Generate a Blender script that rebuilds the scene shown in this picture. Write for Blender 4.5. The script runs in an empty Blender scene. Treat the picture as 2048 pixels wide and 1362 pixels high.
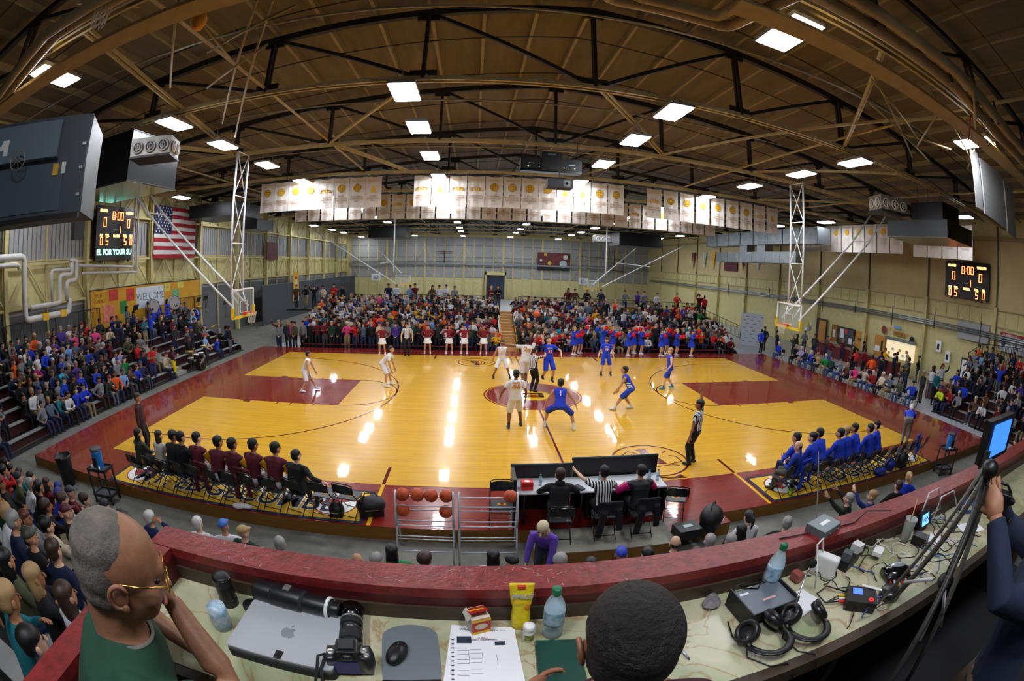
import bpy, math, random
import numpy as np
from mathutils import Vector, Matrix, Euler
random.seed(7)
rng = random.Random(11)
SC = bpy.context.scene
COL = SC.collection
PI = math.pi

# ------------------------------------------------------------------ camera (full-frame 16 mm fisheye held over the press desk)
def cam_rot(a, b, c):
    return (Matrix.Rotation(a, 4, 'Z') @ Matrix.Rotation(b, 4, 'X') @ Matrix.Rotation(c, 4, 'Z'))
cd = bpy.data.cameras.new('camera')
cam = bpy.data.objects.new('camera', cd)
COL.objects.link(cam)
cd.type = 'PANO'
cd.sensor_width = 36.0
cd.sensor_height = 24.0
cd.panorama_type = 'FISHEYE_EQUISOLID'
cd.fisheye_lens = 933.5623 / 2048 * 36.0
cd.fisheye_fov = math.radians(180)
cd.clip_start = 0.05
cd.clip_end = 300
cam.matrix_world = Matrix.Translation((-2.2659, -16.9136, 4.7904)) @ cam_rot(-0.0831, 1.4131, 0.0305)
SC.camera = cam

# ------------------------------------------------------------------ world, exposure
w = bpy.data.worlds.new('world'); SC.world = w; w.use_nodes = True
w.node_tree.nodes['Background'].inputs[0].default_value = (0.35, 0.4, 0.5, 1)
w.node_tree.nodes['Background'].inputs[1].default_value = 0.02
SC.view_settings.view_transform = 'Standard'
SC.view_settings.look = 'None'
SC.view_settings.gamma = 1.0
SC.view_settings.use_curve_mapping = False
SC.view_settings.exposure = 0.0
LIGHT_STRENGTH = 70.0
try:
    SC.cycles.use_denoising = True
    SC.cycles.max_bounces = 5
    SC.cycles.diffuse_bounces = 3
    SC.cycles.glossy_bounces = 3
    SC.cycles.transparent_max_bounces = 12
    SC.cycles.sample_clamp_indirect = 6.0
    SC.cycles.caustics_reflective = False
    SC.cycles.caustics_refractive = False
except Exception:
    pass

# ------------------------------------------------------------------ materials
def lin(c):
    if isinstance(c, str):
        c = tuple(int(c[i:i + 2], 16) for i in (0, 2, 4))
    return tuple(((x / 255) / 12.92 if x / 255 <= .04045 else ((x / 255 + .055) / 1.055) ** 2.4) for x in c)
MATS = {}
def M(name, col=(128, 128, 128), rough=.6, metal=0., emit=0., vary=0., scale=8., bump=0., trans=0., alpha=1., stretch=None, coat=0., spec=None, col2=None, sharp=False):
    """one principled material; 'vary' mixes a noise of the same colour family, 'bump' fine relief"""
    if name in MATS:
        return MATS[name]
    m = bpy.data.materials.new(name); MATS[name] = m; m.use_nodes = True
    nt = m.node_tree; b = nt.nodes['Principled BSDF']
    c = lin(col)
    b.inputs['Base Color'].default_value = (*c, 1)
    m.diffuse_color = (*c, 1)
    b.inputs['Roughness'].default_value = rough
    b.inputs['Metallic'].default_value = metal
    if coat: b.inputs['Coat Weight'].default_value = coat; b.inputs['Coat Roughness'].default_value = .08
    if spec is not None: b.inputs['Specular IOR Level'].default_value = spec
    if trans: b.inputs['Transmission Weight'].default_value = trans
    if alpha < 1: b.inputs['Alpha'].default_value = alpha
    if emit:
        b.inputs['Emission Color'].default_value = (*c, 1); b.inputs['Emission Strength'].default_value = emit
    if vary or bump:
        tc = nt.nodes.new('ShaderNodeTexCoord'); mp = nt.nodes.new('ShaderNodeMapping')
        nt.links.new(tc.outputs['Object'], mp.inputs[0])
        if stretch: mp.inputs['Scale'].default_value = stretch
        nz = nt.nodes.new('ShaderNodeTexNoise'); nz.inputs['Scale'].default_value = scale; nz.inputs['Detail'].default_value = 5
        nz.inputs['Roughness'].default_value = .65
        nt.links.new(mp.outputs[0], nz.inputs['Vector'])
        if vary:
            r = nt.nodes.new('ShaderNodeValToRGB')
            c2 = lin(col2) if col2 else tuple(x * (1 - vary) for x in c)
            c3 = c if col2 else tuple(min(1, x * (1 + vary * .6)) for x in c)
            r.color_ramp.elements[0].color = (*c2, 1); r.color_ramp.elements[1].color = (*c3, 1)
            r.color_ramp.elements[0].position = .46 if sharp else .3; r.color_ramp.elements[1].position = .54 if sharp else .7
            nt.links.new(nz.outputs['Fac'], r.inputs[0]); nt.links.new(r.outputs[0], b.inputs['Base Color'])
        if bump:
            bp = nt.nodes.new('ShaderNodeBump'); bp.inputs['Strength'].default_value = bump; bp.inputs['Distance'].default_value = .02
            nt.links.new(nz.outputs['Fac'], bp.inputs['Height']); nt.links.new(bp.outputs[0], b.inputs['Normal'])
    return m

# ------------------------------------------------------------------ mesh builder
def basis(d, up=(0, 0, 1)):
    d = Vector(d).normalized(); up = Vector(up)
    if abs(d.dot(up)) > .98: up = Vector((0, 1, 0)) if abs(d.y) < .9 else Vector((1, 0, 0))
    s = d.cross(up).normalized(); u = s.cross(d).normalized()
    return s, u, d

class MB:
    def __init__(self):
        self.v = []; self.f = []; self.m = []; self.mi = 0; self.sm = []; self.smooth = False
    def mat(self, i, smooth=None):
        self.mi = i
        if smooth is not None: self.smooth = smooth
        return self
    def add(self, vs, fs):
        n = len(self.v); self.v += [tuple(map(float, v)) for v in vs]
        for f in fs:
            self.f.append(tuple(n + i for i in f)); self.m.append(self.mi); self.sm.append(self.smooth)
        return self
    def box(self, x0, y0, z0, x1, y1, z1):
        vs = [(x, y, z) for z in (z0, z1) for y in (y0, y1) for x in (x0, x1)]
        return self.add(vs, [(0, 2, 3, 1), (4, 5, 7, 6), (0, 1, 5, 4), (2, 6, 7, 3), (0, 4, 6, 2), (1, 3, 7, 5)])
    def obox(self, c, size, R=None):
        R = R or Matrix.Identity(3); c = Vector(c); sx, sy, sz = (s / 2 for s in size)
        vs = [c + R @ Vector((x, y, z)) for z in (-sz, sz) for y in (-sy, sy) for x in (-sx, sx)]
        return self.add(vs, [(0, 2, 3, 1), (4, 5, 7, 6), (0, 1, 5, 4), (2, 6, 7, 3), (0, 4, 6, 2), (1, 3, 7, 5)])
    def bar(self, a, b, w, h=None, up=(0, 0, 1)):
        """rectangular bar from a to b"""
        a = Vector(a); b = Vector(b); h = h or w
        s, u, d = basis(b - a, up); s = s * w / 2; u = u * h / 2
        vs = [a - s - u, a + s - u, a + s + u, a - s + u, b - s - u, b + s - u, b + s + u, b - s + u]
        return self.add(vs, [(0, 1, 2, 3)[::-1] and (0, 1, 2, 3), (7, 6, 5, 4), (0, 4, 5, 1), (1, 5, 6, 2), (2, 6, 7, 3), (3, 7, 4, 0)])
    def tube(self, pts, r, n=8, caps=True, closed=False, flat=None):
        """swept tube through pts; r number or list; flat=(a,b) scales the section"""
        pts = [Vector(p) for p in pts]; k = len(pts)
        rs = r if isinstance(r, (list, tuple)) else [r] * k
        vs = []; prev = None
        for i, p in enumerate(pts):
            if closed: d = pts[(i + 1) % k] - pts[i - 1]
            else: d = pts[min(i + 1, k - 1)] - pts[max(i - 1, 0)]
            if d.length < 1e-9: d = Vector((0, 0, 1))
            d.normalize()
            if prev is None: s, u, _ = basis(d)
            else:
                s = prev - d * prev.dot(d)
                if s.length < 1e-6: s, u, _ = basis(d)
                s.normalize(); u = s.cross(d).normalized()
            prev = s
            fa, fb = flat or (1, 1)
            for j in range(n):
                a = 2 * PI * j / n
                vs.append(p + s * (math.cos(a) * rs[i] * fa) + u * (math.sin(a) * rs[i] * fb))
        fs = []
        for i in range(k if closed else k - 1):
            i2 = (i + 1) % k
            for j in range(n):
                fs.append((i * n + j, i * n + (j + 1) % n, i2 * n + (j + 1) % n, i2 * n + j))
        if caps and not closed:
            fs.append(tuple(range(n))[::-1]); fs.append(tuple((k - 1) * n + j for j in range(n)))
        return self.add(vs, fs)
    def ell(self, c, r, R=None, nu=12, nv=8, z0=-1, z1=1):
        """ellipsoid (radii r), optional rotation R; z0..z1 crop in unit height"""
        c = Vector(c); R = R or Matrix.Identity(3)
        if not isinstance(r, (list, tuple)): r = (r, r, r)
        vs = []; fs = []
        t0 = math.asin(max(-1, z0)); t1 = math.asin(min(1, z1))
        for i in range(nv + 1):
            t = t0 + (t1 - t0) * i / nv
            for j in range(nu):
                a = 2 * PI * j / nu
                vs.append(c + R @ Vector((r[0] * math.cos(t) * math.cos(a), r[1] * math.cos(t) * math.sin(a), r[2] * math.sin(t))))
        for i in range(nv):
            for j in range(nu):
                fs.append((i * nu + j, i * nu + (j + 1) % nu, (i + 1) * nu + (j + 1) % nu, (i + 1) * nu + j))
        fs.append(tuple(range(nu))[::-1]); fs.append(tuple(nv * nu + j for j in range(nu)))
        return self.add(vs, fs)
    def cap(self, a, b, ra, rb, n=10):
        """capsule: a tapered round limb with rounded ends"""
        a = Vector(a); b = Vector(b); d = (b - a)
        L = d.length or 1e-6; d = d / L
        pts = [a - d * ra * .95, a - d * ra * .6, a, b, b + d * rb * .6, b + d * rb * .95]
        return self.tube(pts, [ra * .3, ra * .8, ra, rb, rb * .8, rb * .3], n)
    def lathe(self, prof, c=(0, 0, 0), n=20, R=None):
        """profile [(r,z)...] turned about z at c"""
        c = Vector(c); R = R or Matrix.Identity(3); vs = []; fs = []
        for (r, z) in prof:
            for j in range(n):
                a = 2 * PI * j / n; vs.append(c + R @ Vector((r * math.cos(a), r * math.sin(a), z)))
        for i in range(len(prof) - 1):
            for j in range(n):
                fs.append((i * n + j, i * n + (j + 1) % n, (i + 1) * n + (j + 1) % n, (i + 1) * n + j))
        fs.append(tuple(range(n))[::-1]); fs.append(tuple((len(prof) - 1) * n + j for j in range(n)))
        return self.add(vs, fs)
    def prism(self, poly, z0, z1):
        n = len(poly); vs = [(x, y, z0) for x, y in poly] + [(x, y, z1) for x, y in poly]
        fs = [tuple(range(n))[::-1], tuple(range(n, 2 * n))] + [(i, (i + 1) % n, n + (i + 1) % n, n + i) for i in range(n)]
        return self.add(vs, fs)
    def plate(self, pts, nrm, t):
        """flat polygon pts (3-D) with thickness t along nrm"""
        nrm = Vector(nrm).normalized() * t; n = len(pts); P = [Vector(p) for p in pts]
        return self.add(P + [p + nrm for p in P], [tuple(range(n))[::-1], tuple(range(n, 2 * n))] + [(i, (i + 1) % n, n + (i + 1) % n, n + i) for i in range(n)])
    def xform(self, Mx):
        self.v = [tuple(Mx @ Vector(v)) for v in self.v]; return self
    def mesh(self, name, mats):
        me = bpy.data.meshes.new(name)
        me.from_pydata(self.v, [], self.f)
        for m in (mats if isinstance(mats, (list, tuple)) else [mats]): me.materials.append(m)
        me.polygons.foreach_set('material_index', self.m)
        me.polygons.foreach_set('use_smooth', self.sm)
        me.update()
        return me
    def build(self, name, mats, parent=None, loc=None, rotz=0.):
        o = bpy.data.objects.new(name, self.mesh(name, mats)); COL.objects.link(o)
        if parent is not None: o.parent = parent
        if loc is not None: o.location = loc
        if rotz: o.rotation_euler[2] = rotz
        return o

def tag(o, label=None, cat=None, group=None, kind=None):
    if label: o['label'] = label
    if cat: o['category'] = cat
    if group: o['group'] = group
    if kind: o['kind'] = kind
    return o
def thing(name, label, cat, loc=(0, 0, 0), rotz=0., group=None, kind=None):
    o = bpy.data.objects.new(name, None); COL.objects.link(o); o.location = loc; o.rotation_euler[2] = rotz
    o.empty_display_size = .2
    return tag(o, label, cat, group, kind)
def obj(name, mesh, parent=None, loc=None, rotz=0., rot=None):
    o = bpy.data.objects.new(name, mesh); COL.objects.link(o)
    if parent is not None: o.parent = parent
    if loc is not None: o.location = loc
    if rot is not None: o.rotation_euler = rot
    elif rotz: o.rotation_euler[2] = rotz
    return o
TS = bpy.data.scenes.new('workbench')
KIDS = {}
def copy_tree(o, parent=None):
    c = o.copy(); COL.objects.link(c); c.parent = parent
    for ch in KIDS.get(o.name, [k for k in o.children]): copy_tree(ch, c)
    return c
def text_mesh(s, size, depth=.004, bold=False, align='CENTER', shear=0., spacing=1., offset=0.):
    cu = bpy.data.curves.new('t', 'FONT'); cu.body = s; cu.size = size; cu.extrude = depth / 2; cu.align_x = align; cu.align_y = 'CENTER'
    cu.shear = shear; cu.space_character = spacing; cu.offset = offset; cu.resolution_u = 3
    o = bpy.data.objects.new('t', cu); TS.collection.objects.link(o); TS.view_layers[0].update()
    me = bpy.data.meshes.new_from_object(o.evaluated_get(TS.view_layers[0].depsgraph))
    bpy.data.objects.remove(o); bpy.data.curves.remove(cu)
    return me
def text(s, size, mat, parent=None, loc=(0, 0, 0), rot=(0, 0, 0), name='lettering', depth=.004, align='CENTER', shear=0., spacing=1., offset=0.):
    me = text_mesh(s, size, depth, align=align, shear=shear, spacing=spacing, offset=offset); me.materials.append(mat)
    return obj(name, me, parent, loc, rot=rot)
# ================================================================== structure
XL, XR, YN, YF, ZF = -22.9, 26.0, -20.5, 56.2, -0.30
RIDGE_X, RIDGE_Z, EAVE_Z, CH = 0.6, 12.5, 10.35, 9.6
TRY = [-11.8, -5.75, 0.4, 6.45, 12.55, 18.65, 24.75, 30.9, 37.0, 43.1, 49.2, 55.3]

cream = M('cream_paint', (205, 196, 140), .55, vary=.12, scale=3)
creamD = M('cream_steel', (196, 184, 128), .5, vary=.15, scale=5)
greywall = M('grey_siding', (158, 160, 160), .55, vary=.08, scale=2)
greyD = M('dark_grey_siding', (96, 98, 100), .6, vary=.1, scale=2)
steelB = M('black_steel', (34, 30, 27), .6, vary=.2, scale=4)
steelT = M('tan_steel', (186, 168, 120), .5, vary=.25, scale=6)
steelW = M('white_paint', (225, 227, 228), .35)
steelG = M('galvanised', (150, 158, 162), .35, metal=.8, vary=.25, scale=3, sharp=False)
chrome = M('polished_metal', (210, 214, 218), .2, metal=1.)
blackp = M('black_plastic', (16, 16, 18), .4)
blackg = M('black_gloss', (10, 10, 12), .2, coat=.5)
darkm = M('charcoal_metal', (38, 42, 46), .5)
whitep = M('white_plastic', (232, 232, 230), .4)
paper = M('paper', (236, 237, 240), .8)
ink = M('black_ink', (18, 18, 20), .7)
redp = M('maroon_rail_paint', (132, 34, 34), .35, vary=.35, scale=9, bump=.1)
yellowp = M('yellow_paint', (226, 176, 28), .45)
concrete = M('concrete', (112, 112, 104), .7, vary=.3, scale=2.2, bump=.15)
lightfloor = M('grey_court_surround', (178, 182, 188), .35, vary=.08, scale=1.2)
woodE = M('platform_wood_edge', (134, 92, 30), .5, vary=.35, scale=3, stretch=(.4, .4, 14))

def wood_floor(name, c1, c2, rough=.26):
    m = bpy.data.materials.new(name); MATS[name] = m; m.use_nodes = True
    nt = m.node_tree; b = nt.nodes['Principled BSDF']; L = nt.links
    tc = nt.nodes.new('ShaderNodeTexCoord')
    mp = nt.nodes.new('ShaderNodeMapping'); L.new(tc.outputs['Object'], mp.inputs[0])
    br = nt.nodes.new('ShaderNodeTexBrick'); L.new(mp.outputs[0], br.inputs['Vector'])
    br.inputs['Scale'].default_value = 1.0; br.inputs['Brick Width'].default_value = 1.9; br.inputs['Row Height'].default_value = .057
    br.inputs['Mortar Size'].default_value = .0022; br.inputs['Bias'].default_value = 0
    br.inputs['Color1'].default_value = (*lin(c1), 1); br.inputs['Color2'].default_value = (*lin(c2), 1)
    br.inputs['Mortar'].default_value = (*[x * .72 for x in lin(c2)], 1)
    nz = nt.nodes.new('ShaderNodeTexNoise'); nz.inputs['Scale'].default_value = 1.3; nz.inputs['Detail'].default_value = 6
    mp2 = nt.nodes.new('ShaderNodeMapping'); mp2.inputs['Scale'].default_value = (.5, 6, 1); L.new(tc.outputs['Object'], mp2.inputs[0]); L.new(mp2.outputs[0], nz.inputs['Vector'])
    mx = nt.nodes.new('ShaderNodeMixRGB'); mx.blend_type = 'MULTIPLY'; mx.inputs['Fac'].default_value = .35
    rp = nt.nodes.new('ShaderNodeValToRGB'); rp.color_ramp.elements[0].position = .35; rp.color_ramp.elements[0].color = (.72, .68, .6, 1); rp.color_ramp.elements[1].position = .65
    L.new(nz.outputs['Fac'], rp.inputs[0]); L.new(br.outputs['Color'], mx.inputs[1]); L.new(rp.outputs[0], mx.inputs[2]); L.new(mx.outputs[0], b.inputs['Base Color'])
    b.inputs['Roughness'].default_value = rough
    b.inputs['Specular IOR Level'].default_value = .25; b.inputs['Coat Weight'].default_value = .6; b.inputs['Coat Roughness'].default_value = .035
    n2 = nt.nodes.new('ShaderNodeTexNoise'); n2.inputs['Scale'].default_value = 2.2; n2.inputs['Detail'].default_value = 3
    mp3 = nt.nodes.new('ShaderNodeMapping'); mp3.inputs['Scale'].default_value = (1, 5, 1); L.new(tc.outputs['Object'], mp3.inputs[0]); L.new(mp3.outputs[0], n2.inputs['Vector'])
    bp = nt.nodes.new('ShaderNodeBump'); bp.inputs['Strength'].default_value = .07; bp.inputs['Distance'].default_value = .01
    L.new(n2.outputs['Fac'], bp.inputs['Height']); L.new(bp.outputs[0], b.inputs['Normal']); L.new(bp.outputs[0], b.inputs['Coat Normal'])
    return m
woodY = wood_floor('court_wood_yellow', (228, 176, 46), (216, 163, 40))
woodM = wood_floor('court_wood_maroon', (136, 36, 26), (122, 31, 24), .24)
lineM = M('maroon_line_paint', (96, 14, 20), .15, coat=.3)
lineY = M('yellow_line_paint', (228, 178, 40), .15, coat=.3)

# ---- floor
o = MB().box(XL, YN, ZF - .2, XR, YF, ZF).build('floor', concrete); tag(o, 'worn grey concrete gym floor around the raised court', kind='structure')
fs = MB().box(16.9, -14, ZF - .01, XR - .3, YF - 1, ZF + .012).build('light_surround', lightfloor, o)
fs = MB().box(-15.2, 9.2, ZF - .01, 16.9, YF - 1, ZF + .010).build('light_surround', lightfloor, o)
# tape marks on the concrete
for (x, y, l, a, m_) in [(-7.0, -10.9, .9, 1.2, yellowp), (-5.0, -10.9, 1.0, 1.25, M('pale_green_tape', (150, 165, 120), .6)), (-4.0, -11.0, .7, 1.3, M('orange_tape', (214, 70, 30), .6)), (-1.75, -10.9, .6, 1.5, MATS['orange_tape']), (5.0, -10.6, .8, 2.2, MATS['orange_tape']), (5.9, -10.3, .6, 2.2, MATS['pale_green_tape'])]:
    MB().obox((x, y, ZF + .003), (l, .07, .004), Matrix.Rotation(a, 3, 'Z')).build('floor_tape', m_, o)

# ---- court platform
PX0, PX1, PY0, PY1 = -15.35, 17.0, -9.42, 9.2
cf = thing('court_floor', 'raised varnished basketball court with maroon border and yellow playing area', 'court', kind='structure')
p = MB().box(PX0, PY0, ZF, PX1, PY1, -.012)
p.box(-1.2, -10.25, ZF, 1.5, PY0, -.012); p.box(1.5, -9.85, ZF, 2.9, PY0, -.012)
p.build('platform_edge', woodE, cf)
p = MB().box(PX0, PY0, -.012, PX1, PY1, 0); p.box(1.5, -9.85, -.012, 2.9, PY0, 0)
p.build('maroon_border', woodM, cf)
MB().box(-1.2, -10.25, -.012, 1.5, PY0, 0).build('grey_mat_area', M('worn_grey_mat', (140, 138, 126), .7, vary=.2), cf)
HL, HW = 12.8, 7.62
MB().box(-HL, -HW, -.01, HL, HW, .002).build('yellow_playing_area', woodY, cf)
for s in (-1, 1):
    MB().box(min(s * HL, s * (HL - 5.79)), -1.83, 0, max(s * HL, s * (HL - 5.79)), 1.83, .004).build('maroon_key', woodM, cf)
def arc_strip(cx, cy, r, a0, a1, wd, z=.006, n=48):
    mb = MB(); vs = []; fs = []
    for i in range(n + 1):
        a = a0 + (a1 - a0) * i / n
        for rr in (r - wd / 2, r + wd / 2): vs.append((cx + rr * math.cos(a), cy + rr * math.sin(a), z))
    for i in range(n): fs.append((2 * i, 2 * i + 1, 2 * i + 3, 2 * i + 2))
    mb.add(vs, fs); return mb
def disc(cx, cy, r, z, n=64):
    return MB().add([(cx + r * math.cos(2 * PI * i / n), cy + r * math.sin(2 * PI * i / n), z) for i in range(n)], [tuple(range(n))])
for s in (-1, 1):
    bx = s * (HL - 1.6); mb = arc_strip(bx, 0, 6.02, PI / 2 if s < 0 else PI / 2, -PI / 2 if s < 0 else 3 * PI / 2, .05, n=80)
    for yy in (-6.02, 6.02): mb.add([(bx, yy - .025, .006), (s * HL, yy - .025, .006), (s * HL, yy + .025, .006), (bx, yy + .025, .006)], [(0, 1, 2, 3)])
    mb.build('three_point_line', lineM, cf)
    arc_strip(s * (HL - 5.79), 0, 1.83, PI / 2, (-PI / 2 if s < 0 else 3 * PI / 2), .05).build('free_throw_arc', lineM, cf)
    for yy in (-1, 1):
        for dx in (2.13, 3.05 + .4, 4.0, 4.9):
            wd = .30 if dx < 3 else .05
            MB().box(s * (HL - dx) - wd / 2, min(yy * 1.83, yy * 2.03), 0, s * (HL - dx) + wd / 2, max(yy * 1.83, yy * 2.03), .005).build('lane_mark', lineM, cf)
    for yy in (-1, 1):
        x = s * (HL - 8.53)
        MB().box(x - .04, min(yy * HW, yy * (HW - .95)), 0, x + .04, max(yy * HW, yy * (HW - .95)), .005).build('coaching_mark', lineM, cf)
    MB().box(s * 4.27 - .04, -9.4, 0, s * 4.27 + .04, -HW, .005).build('coaching_box_line', lineY, cf)
    MB().box(s * HL - .02, -1.83, 0, s * HL + .02, 1.83, .006).build('baseline', M('worn_orange_line', (150, 70, 30), .2), cf)
disc(0, 0, 1.87, .005).build('centre_circle', woodM, cf)
arc_strip(0, 0, 1.79, 0, 2 * PI, .03, .007, 72).build('centre_circle_ring', lineY, cf)
disc(0, 0, .66, .007).build('centre_logo_disc', lineY, cf)
arc_strip(0, 0, .72, 0, 2 * PI, .025, .008, 48).build('centre_logo_ring', lineY, cf)
eb = MB()
for (x0, y0, x1, y1) in [(.22, -.3, .4, .3), (-.36, .16, .4, .3), (-.36, -.3, .4, -.16), (-.2, -.06, .3, .06), (-.36, .08, -.28, .3), (-.36, -.3, -.28, -.08)]:
    eb.box(x0, y0, .007, x1, y1, .0095)
eb.build('centre_letter', lineM, cf)
MB().box(-.03, -HW, 0, .03, -.66, .009).build('centre_line', lineM, cf)
MB().box(-.03, .66, 0, .03, HW, .009).build('centre_line', lineM, cf)
# medallion emblems of the floor: plain ring, feather shapes and a profile patch
for (cx, cy, sc, rz) in [(2.35, -6.35, 1.0, 0.), (-2.1, 5.95, .9, PI)]:
    R = Matrix.Rotation(rz, 3, 'Z')
    mb = arc_strip(0, 0, 1.02 * sc, 0, 2 * PI, .06, .006, 56)
    def stroke(pts, wd=.035):
        for a, b in zip(pts[:-1], pts[1:]):
            a = Vector((*a, .0)); b = Vector((*b, 0)); d = (b - a).normalized(); n_ = Vector((-d.y, d.x, 0)) * wd / 2
            mb.add([(q.x * sc, q.y * sc, .006) for q in (a - n_, b - n_, b + n_, a + n_)], [(0, 1, 2, 3)])
    def patch(pts): mb.add([(x * sc, y * sc, .006) for x, y in pts], [tuple(range(len(pts)))])
    stroke([(-.8, -.1), (-.72, .35), (-.45, .62), (-.3, .5), (-.5, -.05), (-.8, -.1)]); stroke([(-.4, .45), (-.42, 0), (-.25, -.5), (-.1, -.42), (-.12, .3), (-.3, .55)])
    stroke([(-.62, .1), (-.5, .4)], .03); stroke([(-.28, -.2), (-.26, .3)], .03)
    patch([(-.2, .72), (.12, .78), (.12, -.3), (-.12, -.3), (-.05, .2)]); patch([(.14, .3), (.3, .0), (.36, -.32), (.14, -.3)])
    stroke([(.62, .2), (.8, .1), (.82, -.25), (.4, -.36), (.66, -.5)]); stroke([(0, -.45), (.4, -.42)]); stroke([(.5, .42), (.64, .48)], .06)
    if rz == 0:
        for i in range(6):
            stroke([(-1.03 + .05 * i, -.12 - .1 * i), (-.95 + .2 * i, -.75 - .09 * i), (-.5 + .22 * i, -1.2)], .03)
        patch([(-.7, -1.2), (-.45, -1.08), (-.5, -1.28)]); patch([(.2, -1.15), (.45, -1.0), (.5, -1.25)])
    for i, v in enumerate(mb.v): q = R @ Vector(v); mb.v[i] = (q.x + cx, q.y + cy, v[2])
    mb.build('floor_emblem', lineM, cf)
# printed runners under the benches
navy = M('navy_mat_border', (18, 26, 52), .7); goldmat = M('gold_mat', (226, 178, 32), .75, vary=.06)
white_ink = M('white_print', (236, 236, 232), .7); maroon_ink = M('maroon_print', (150, 24, 32), .7)
def runner(x0, x1, y0, y1, label, words):
    t = thing('floor_runner', label, 'mat', ((x0 + x1) / 2, (y0 + y1) / 2, 0.002), group=None)
    w, h = (x1 - x0) / 2, (y1 - y0) / 2
    MB().box(-w, -h, 0, w, h, .008).build('border', navy, t)
    MB().box(-w + .09, -h + .09, .007, w - .09, h - .09, .011).build('field', goldmat, t)
    for s in (-1, 1):
        cx = s * (w - .75)
        mb = disc(cx, .02, .48, .012, 32); mb.build('medallion', white_ink, t)
        arc_strip(cx, .02, .47, 0, 2 * PI, .04, .0135, 32).build('medallion_ring', maroon_ink, t)
        mb = MB().add([(cx + x, .02 + y, .014) for x, y in [(-.34, 0), (-.1, .2), (.2, .3), (.3, .12), (.05, .02), (-.05, -.2), (-.2, -.12)]], [tuple(range(7))]); mb.build('medallion_print', maroon_ink, t)
    text(words, .80, white_ink, t, (0, -.05, .012), name='lettering_outline', depth=.002, offset=.03)
    text(words, .80, navy, t, (0, -.05, .0145), name='lettering', depth=.002, offset=.008)
    for o_ in t.children:
        if o_.name.startswith('lettering'): o_.scale = (.92, 1.15, 1)
    return t
runner(-11.35, -4.38, -9.38, -7.98, 'yellow and navy printed runner under the maroon team bench, left of the scorer table', 'MT. EDGECUMBE')
runner(4.38, 11.6, -9.38, -7.98, 'yellow and navy printed runner under the blue team bench, right of the scorer table', 'MT. EDGECUMBE')

# ---- walls
def wall_thing(name, label): return thing(name, label, None, kind='structure')
# left wall: panelled siding between columns, two lattice girders
wl = MB().box(XL - .2, YN, ZF, XL, YF, EAVE_Z).build('wall_left', greywall); tag(wl, 'pale grey panelled side wall with cream lattice girders behind the left bleachers', kind='structure')
MB().box(XL - .01, YN, ZF, XL + .03, 31, 3.55).build('dado_panel', greyD, wl)
MB().box(XL - .01, YN, 3.85, XL + .04, YF, 5.75).build('cream_band', cream, wl)
MB().box(XL - .01, YN, 8.1, XL + .04, YF, EAVE_Z).build('cream_band', cream, wl)
colm = MB(); colm.box(-.18, -.12, ZF, .18, .12, CH + .6); colm.box(-.03, -.16, ZF, .0, .16, CH + .6)
colme = colm.mesh('column', creamD)
for i in range(-1, 11):
    y = .4 + 6.1 * i - 6.1
    if y > YF: continue
    obj('column', colme, wl, (XL + .3, y, 0))
post = MB().box(-.04, -.05, ZF, .06, .05, 9.9).mesh('mullion', creamD)
for i in range(-3, 9):
    obj('mullion', post, wl, (XL + .12, .4 + 6.1 * i + 3.05, 0))
for z0, z1 in ((3.85, 5.75), (8.15, 9.75)):
    for i in range(-3, 9):
        y = .4 + 6.1 * i
        mb = MB()
        mb.bar((XL + .3, y, z0), (XL + .3, y + 6.1, z0), .1, .12); mb.bar((XL + .3, y, z1), (XL + .3, y + 6.1, z1), .1, .12)
        for k in range(2):
            a = y + 3.05 * k
            mb.bar((XL + .3, a, z0), (XL + .3, a + 1.52, z1), .07); mb.bar((XL + .3, a + 1.52, z1), (XL + .3, a + 3.05, z0), .07)
            mb.bar((XL + .26, a + 1.52, z0), (XL + .26, a + 1.52, z1), .06)
        mb.build('lattice_girder', creamD, wl)
panel = MB()
for k in range(9): panel.box(0, .1 + k * .32, 5.9, .035, .14 + k * .32, 8.05)
pm = panel.mesh('siding_rib', M('siding_groove', (110, 112, 112), .6))
for i in range(-5, 18):
    obj('siding_rib', pm, wl, (XL, .4 + 3.05 * i, 0))
wl2 = MB()
for z in (3.75, 5.85, 7.95): wl2.box(XL, YN, z, XL + .09, YF, z + .09)
wl2.build('girt', creamD, wl)

# right wall: cream masonry with columns and rails
wr = MB().box(XR, YN, ZF, XR + .2, YF, EAVE_Z).build('wall_right', cream); tag(wr, 'cream painted right wall with doors, pipes and hanging banners', kind='structure')
colr = MB().box(-.12, -.14, ZF, .2, .14, 5.2).mesh('column', creamD)
colr2 = MB().box(-.05, -.05, 5.2, .05, .05, 9.9).mesh('column_upper', M('dark_joint', (92, 84, 58), .6))
for i in range(-2, 9):
    obj('column', colr, wr, (XR - .2, .4 + 6.1 * i + .8, 0)); obj('column_upper', colr2, wr, (XR - .1, .4 + 6.1 * i + .8, 0))
jm = M('cream_joint', (165, 152, 104), .6)
mb = MB()
mb.box(XR - .08, YN, 5.05, XR, YF, 5.12); mb.box(XR - .06, YN, 4.1, XR, YF, 4.18); mb.box(XR - .1, YN, 9.0, XR, YF, 9.25)
mb.build('wall_rail', jm, wr)
mb = MB()
for i in range(-12, 50): mb.box(XR - .015, .4 + 1.02 * i, 4.18, XR, .44 + 1.02 * i, 5.05)
tag(mb.build('panel_joint', jm, wr), kind='stuff')
MB().box(XR - .02, YN, 5.12, XR - .005, YF, 9.0).build('upper_panel', M('tan_upper_panel', (196, 178, 128), .6, vary=.1, scale=1), wr)
cond = MB(); 
for z in (3.62, 3.74, 3.5): cond.tube([(XR - .35, YN, z), (XR - .35, YF - 2, z)], .045, 6)
cond.build('conduit_run', steelG, wr)
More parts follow.
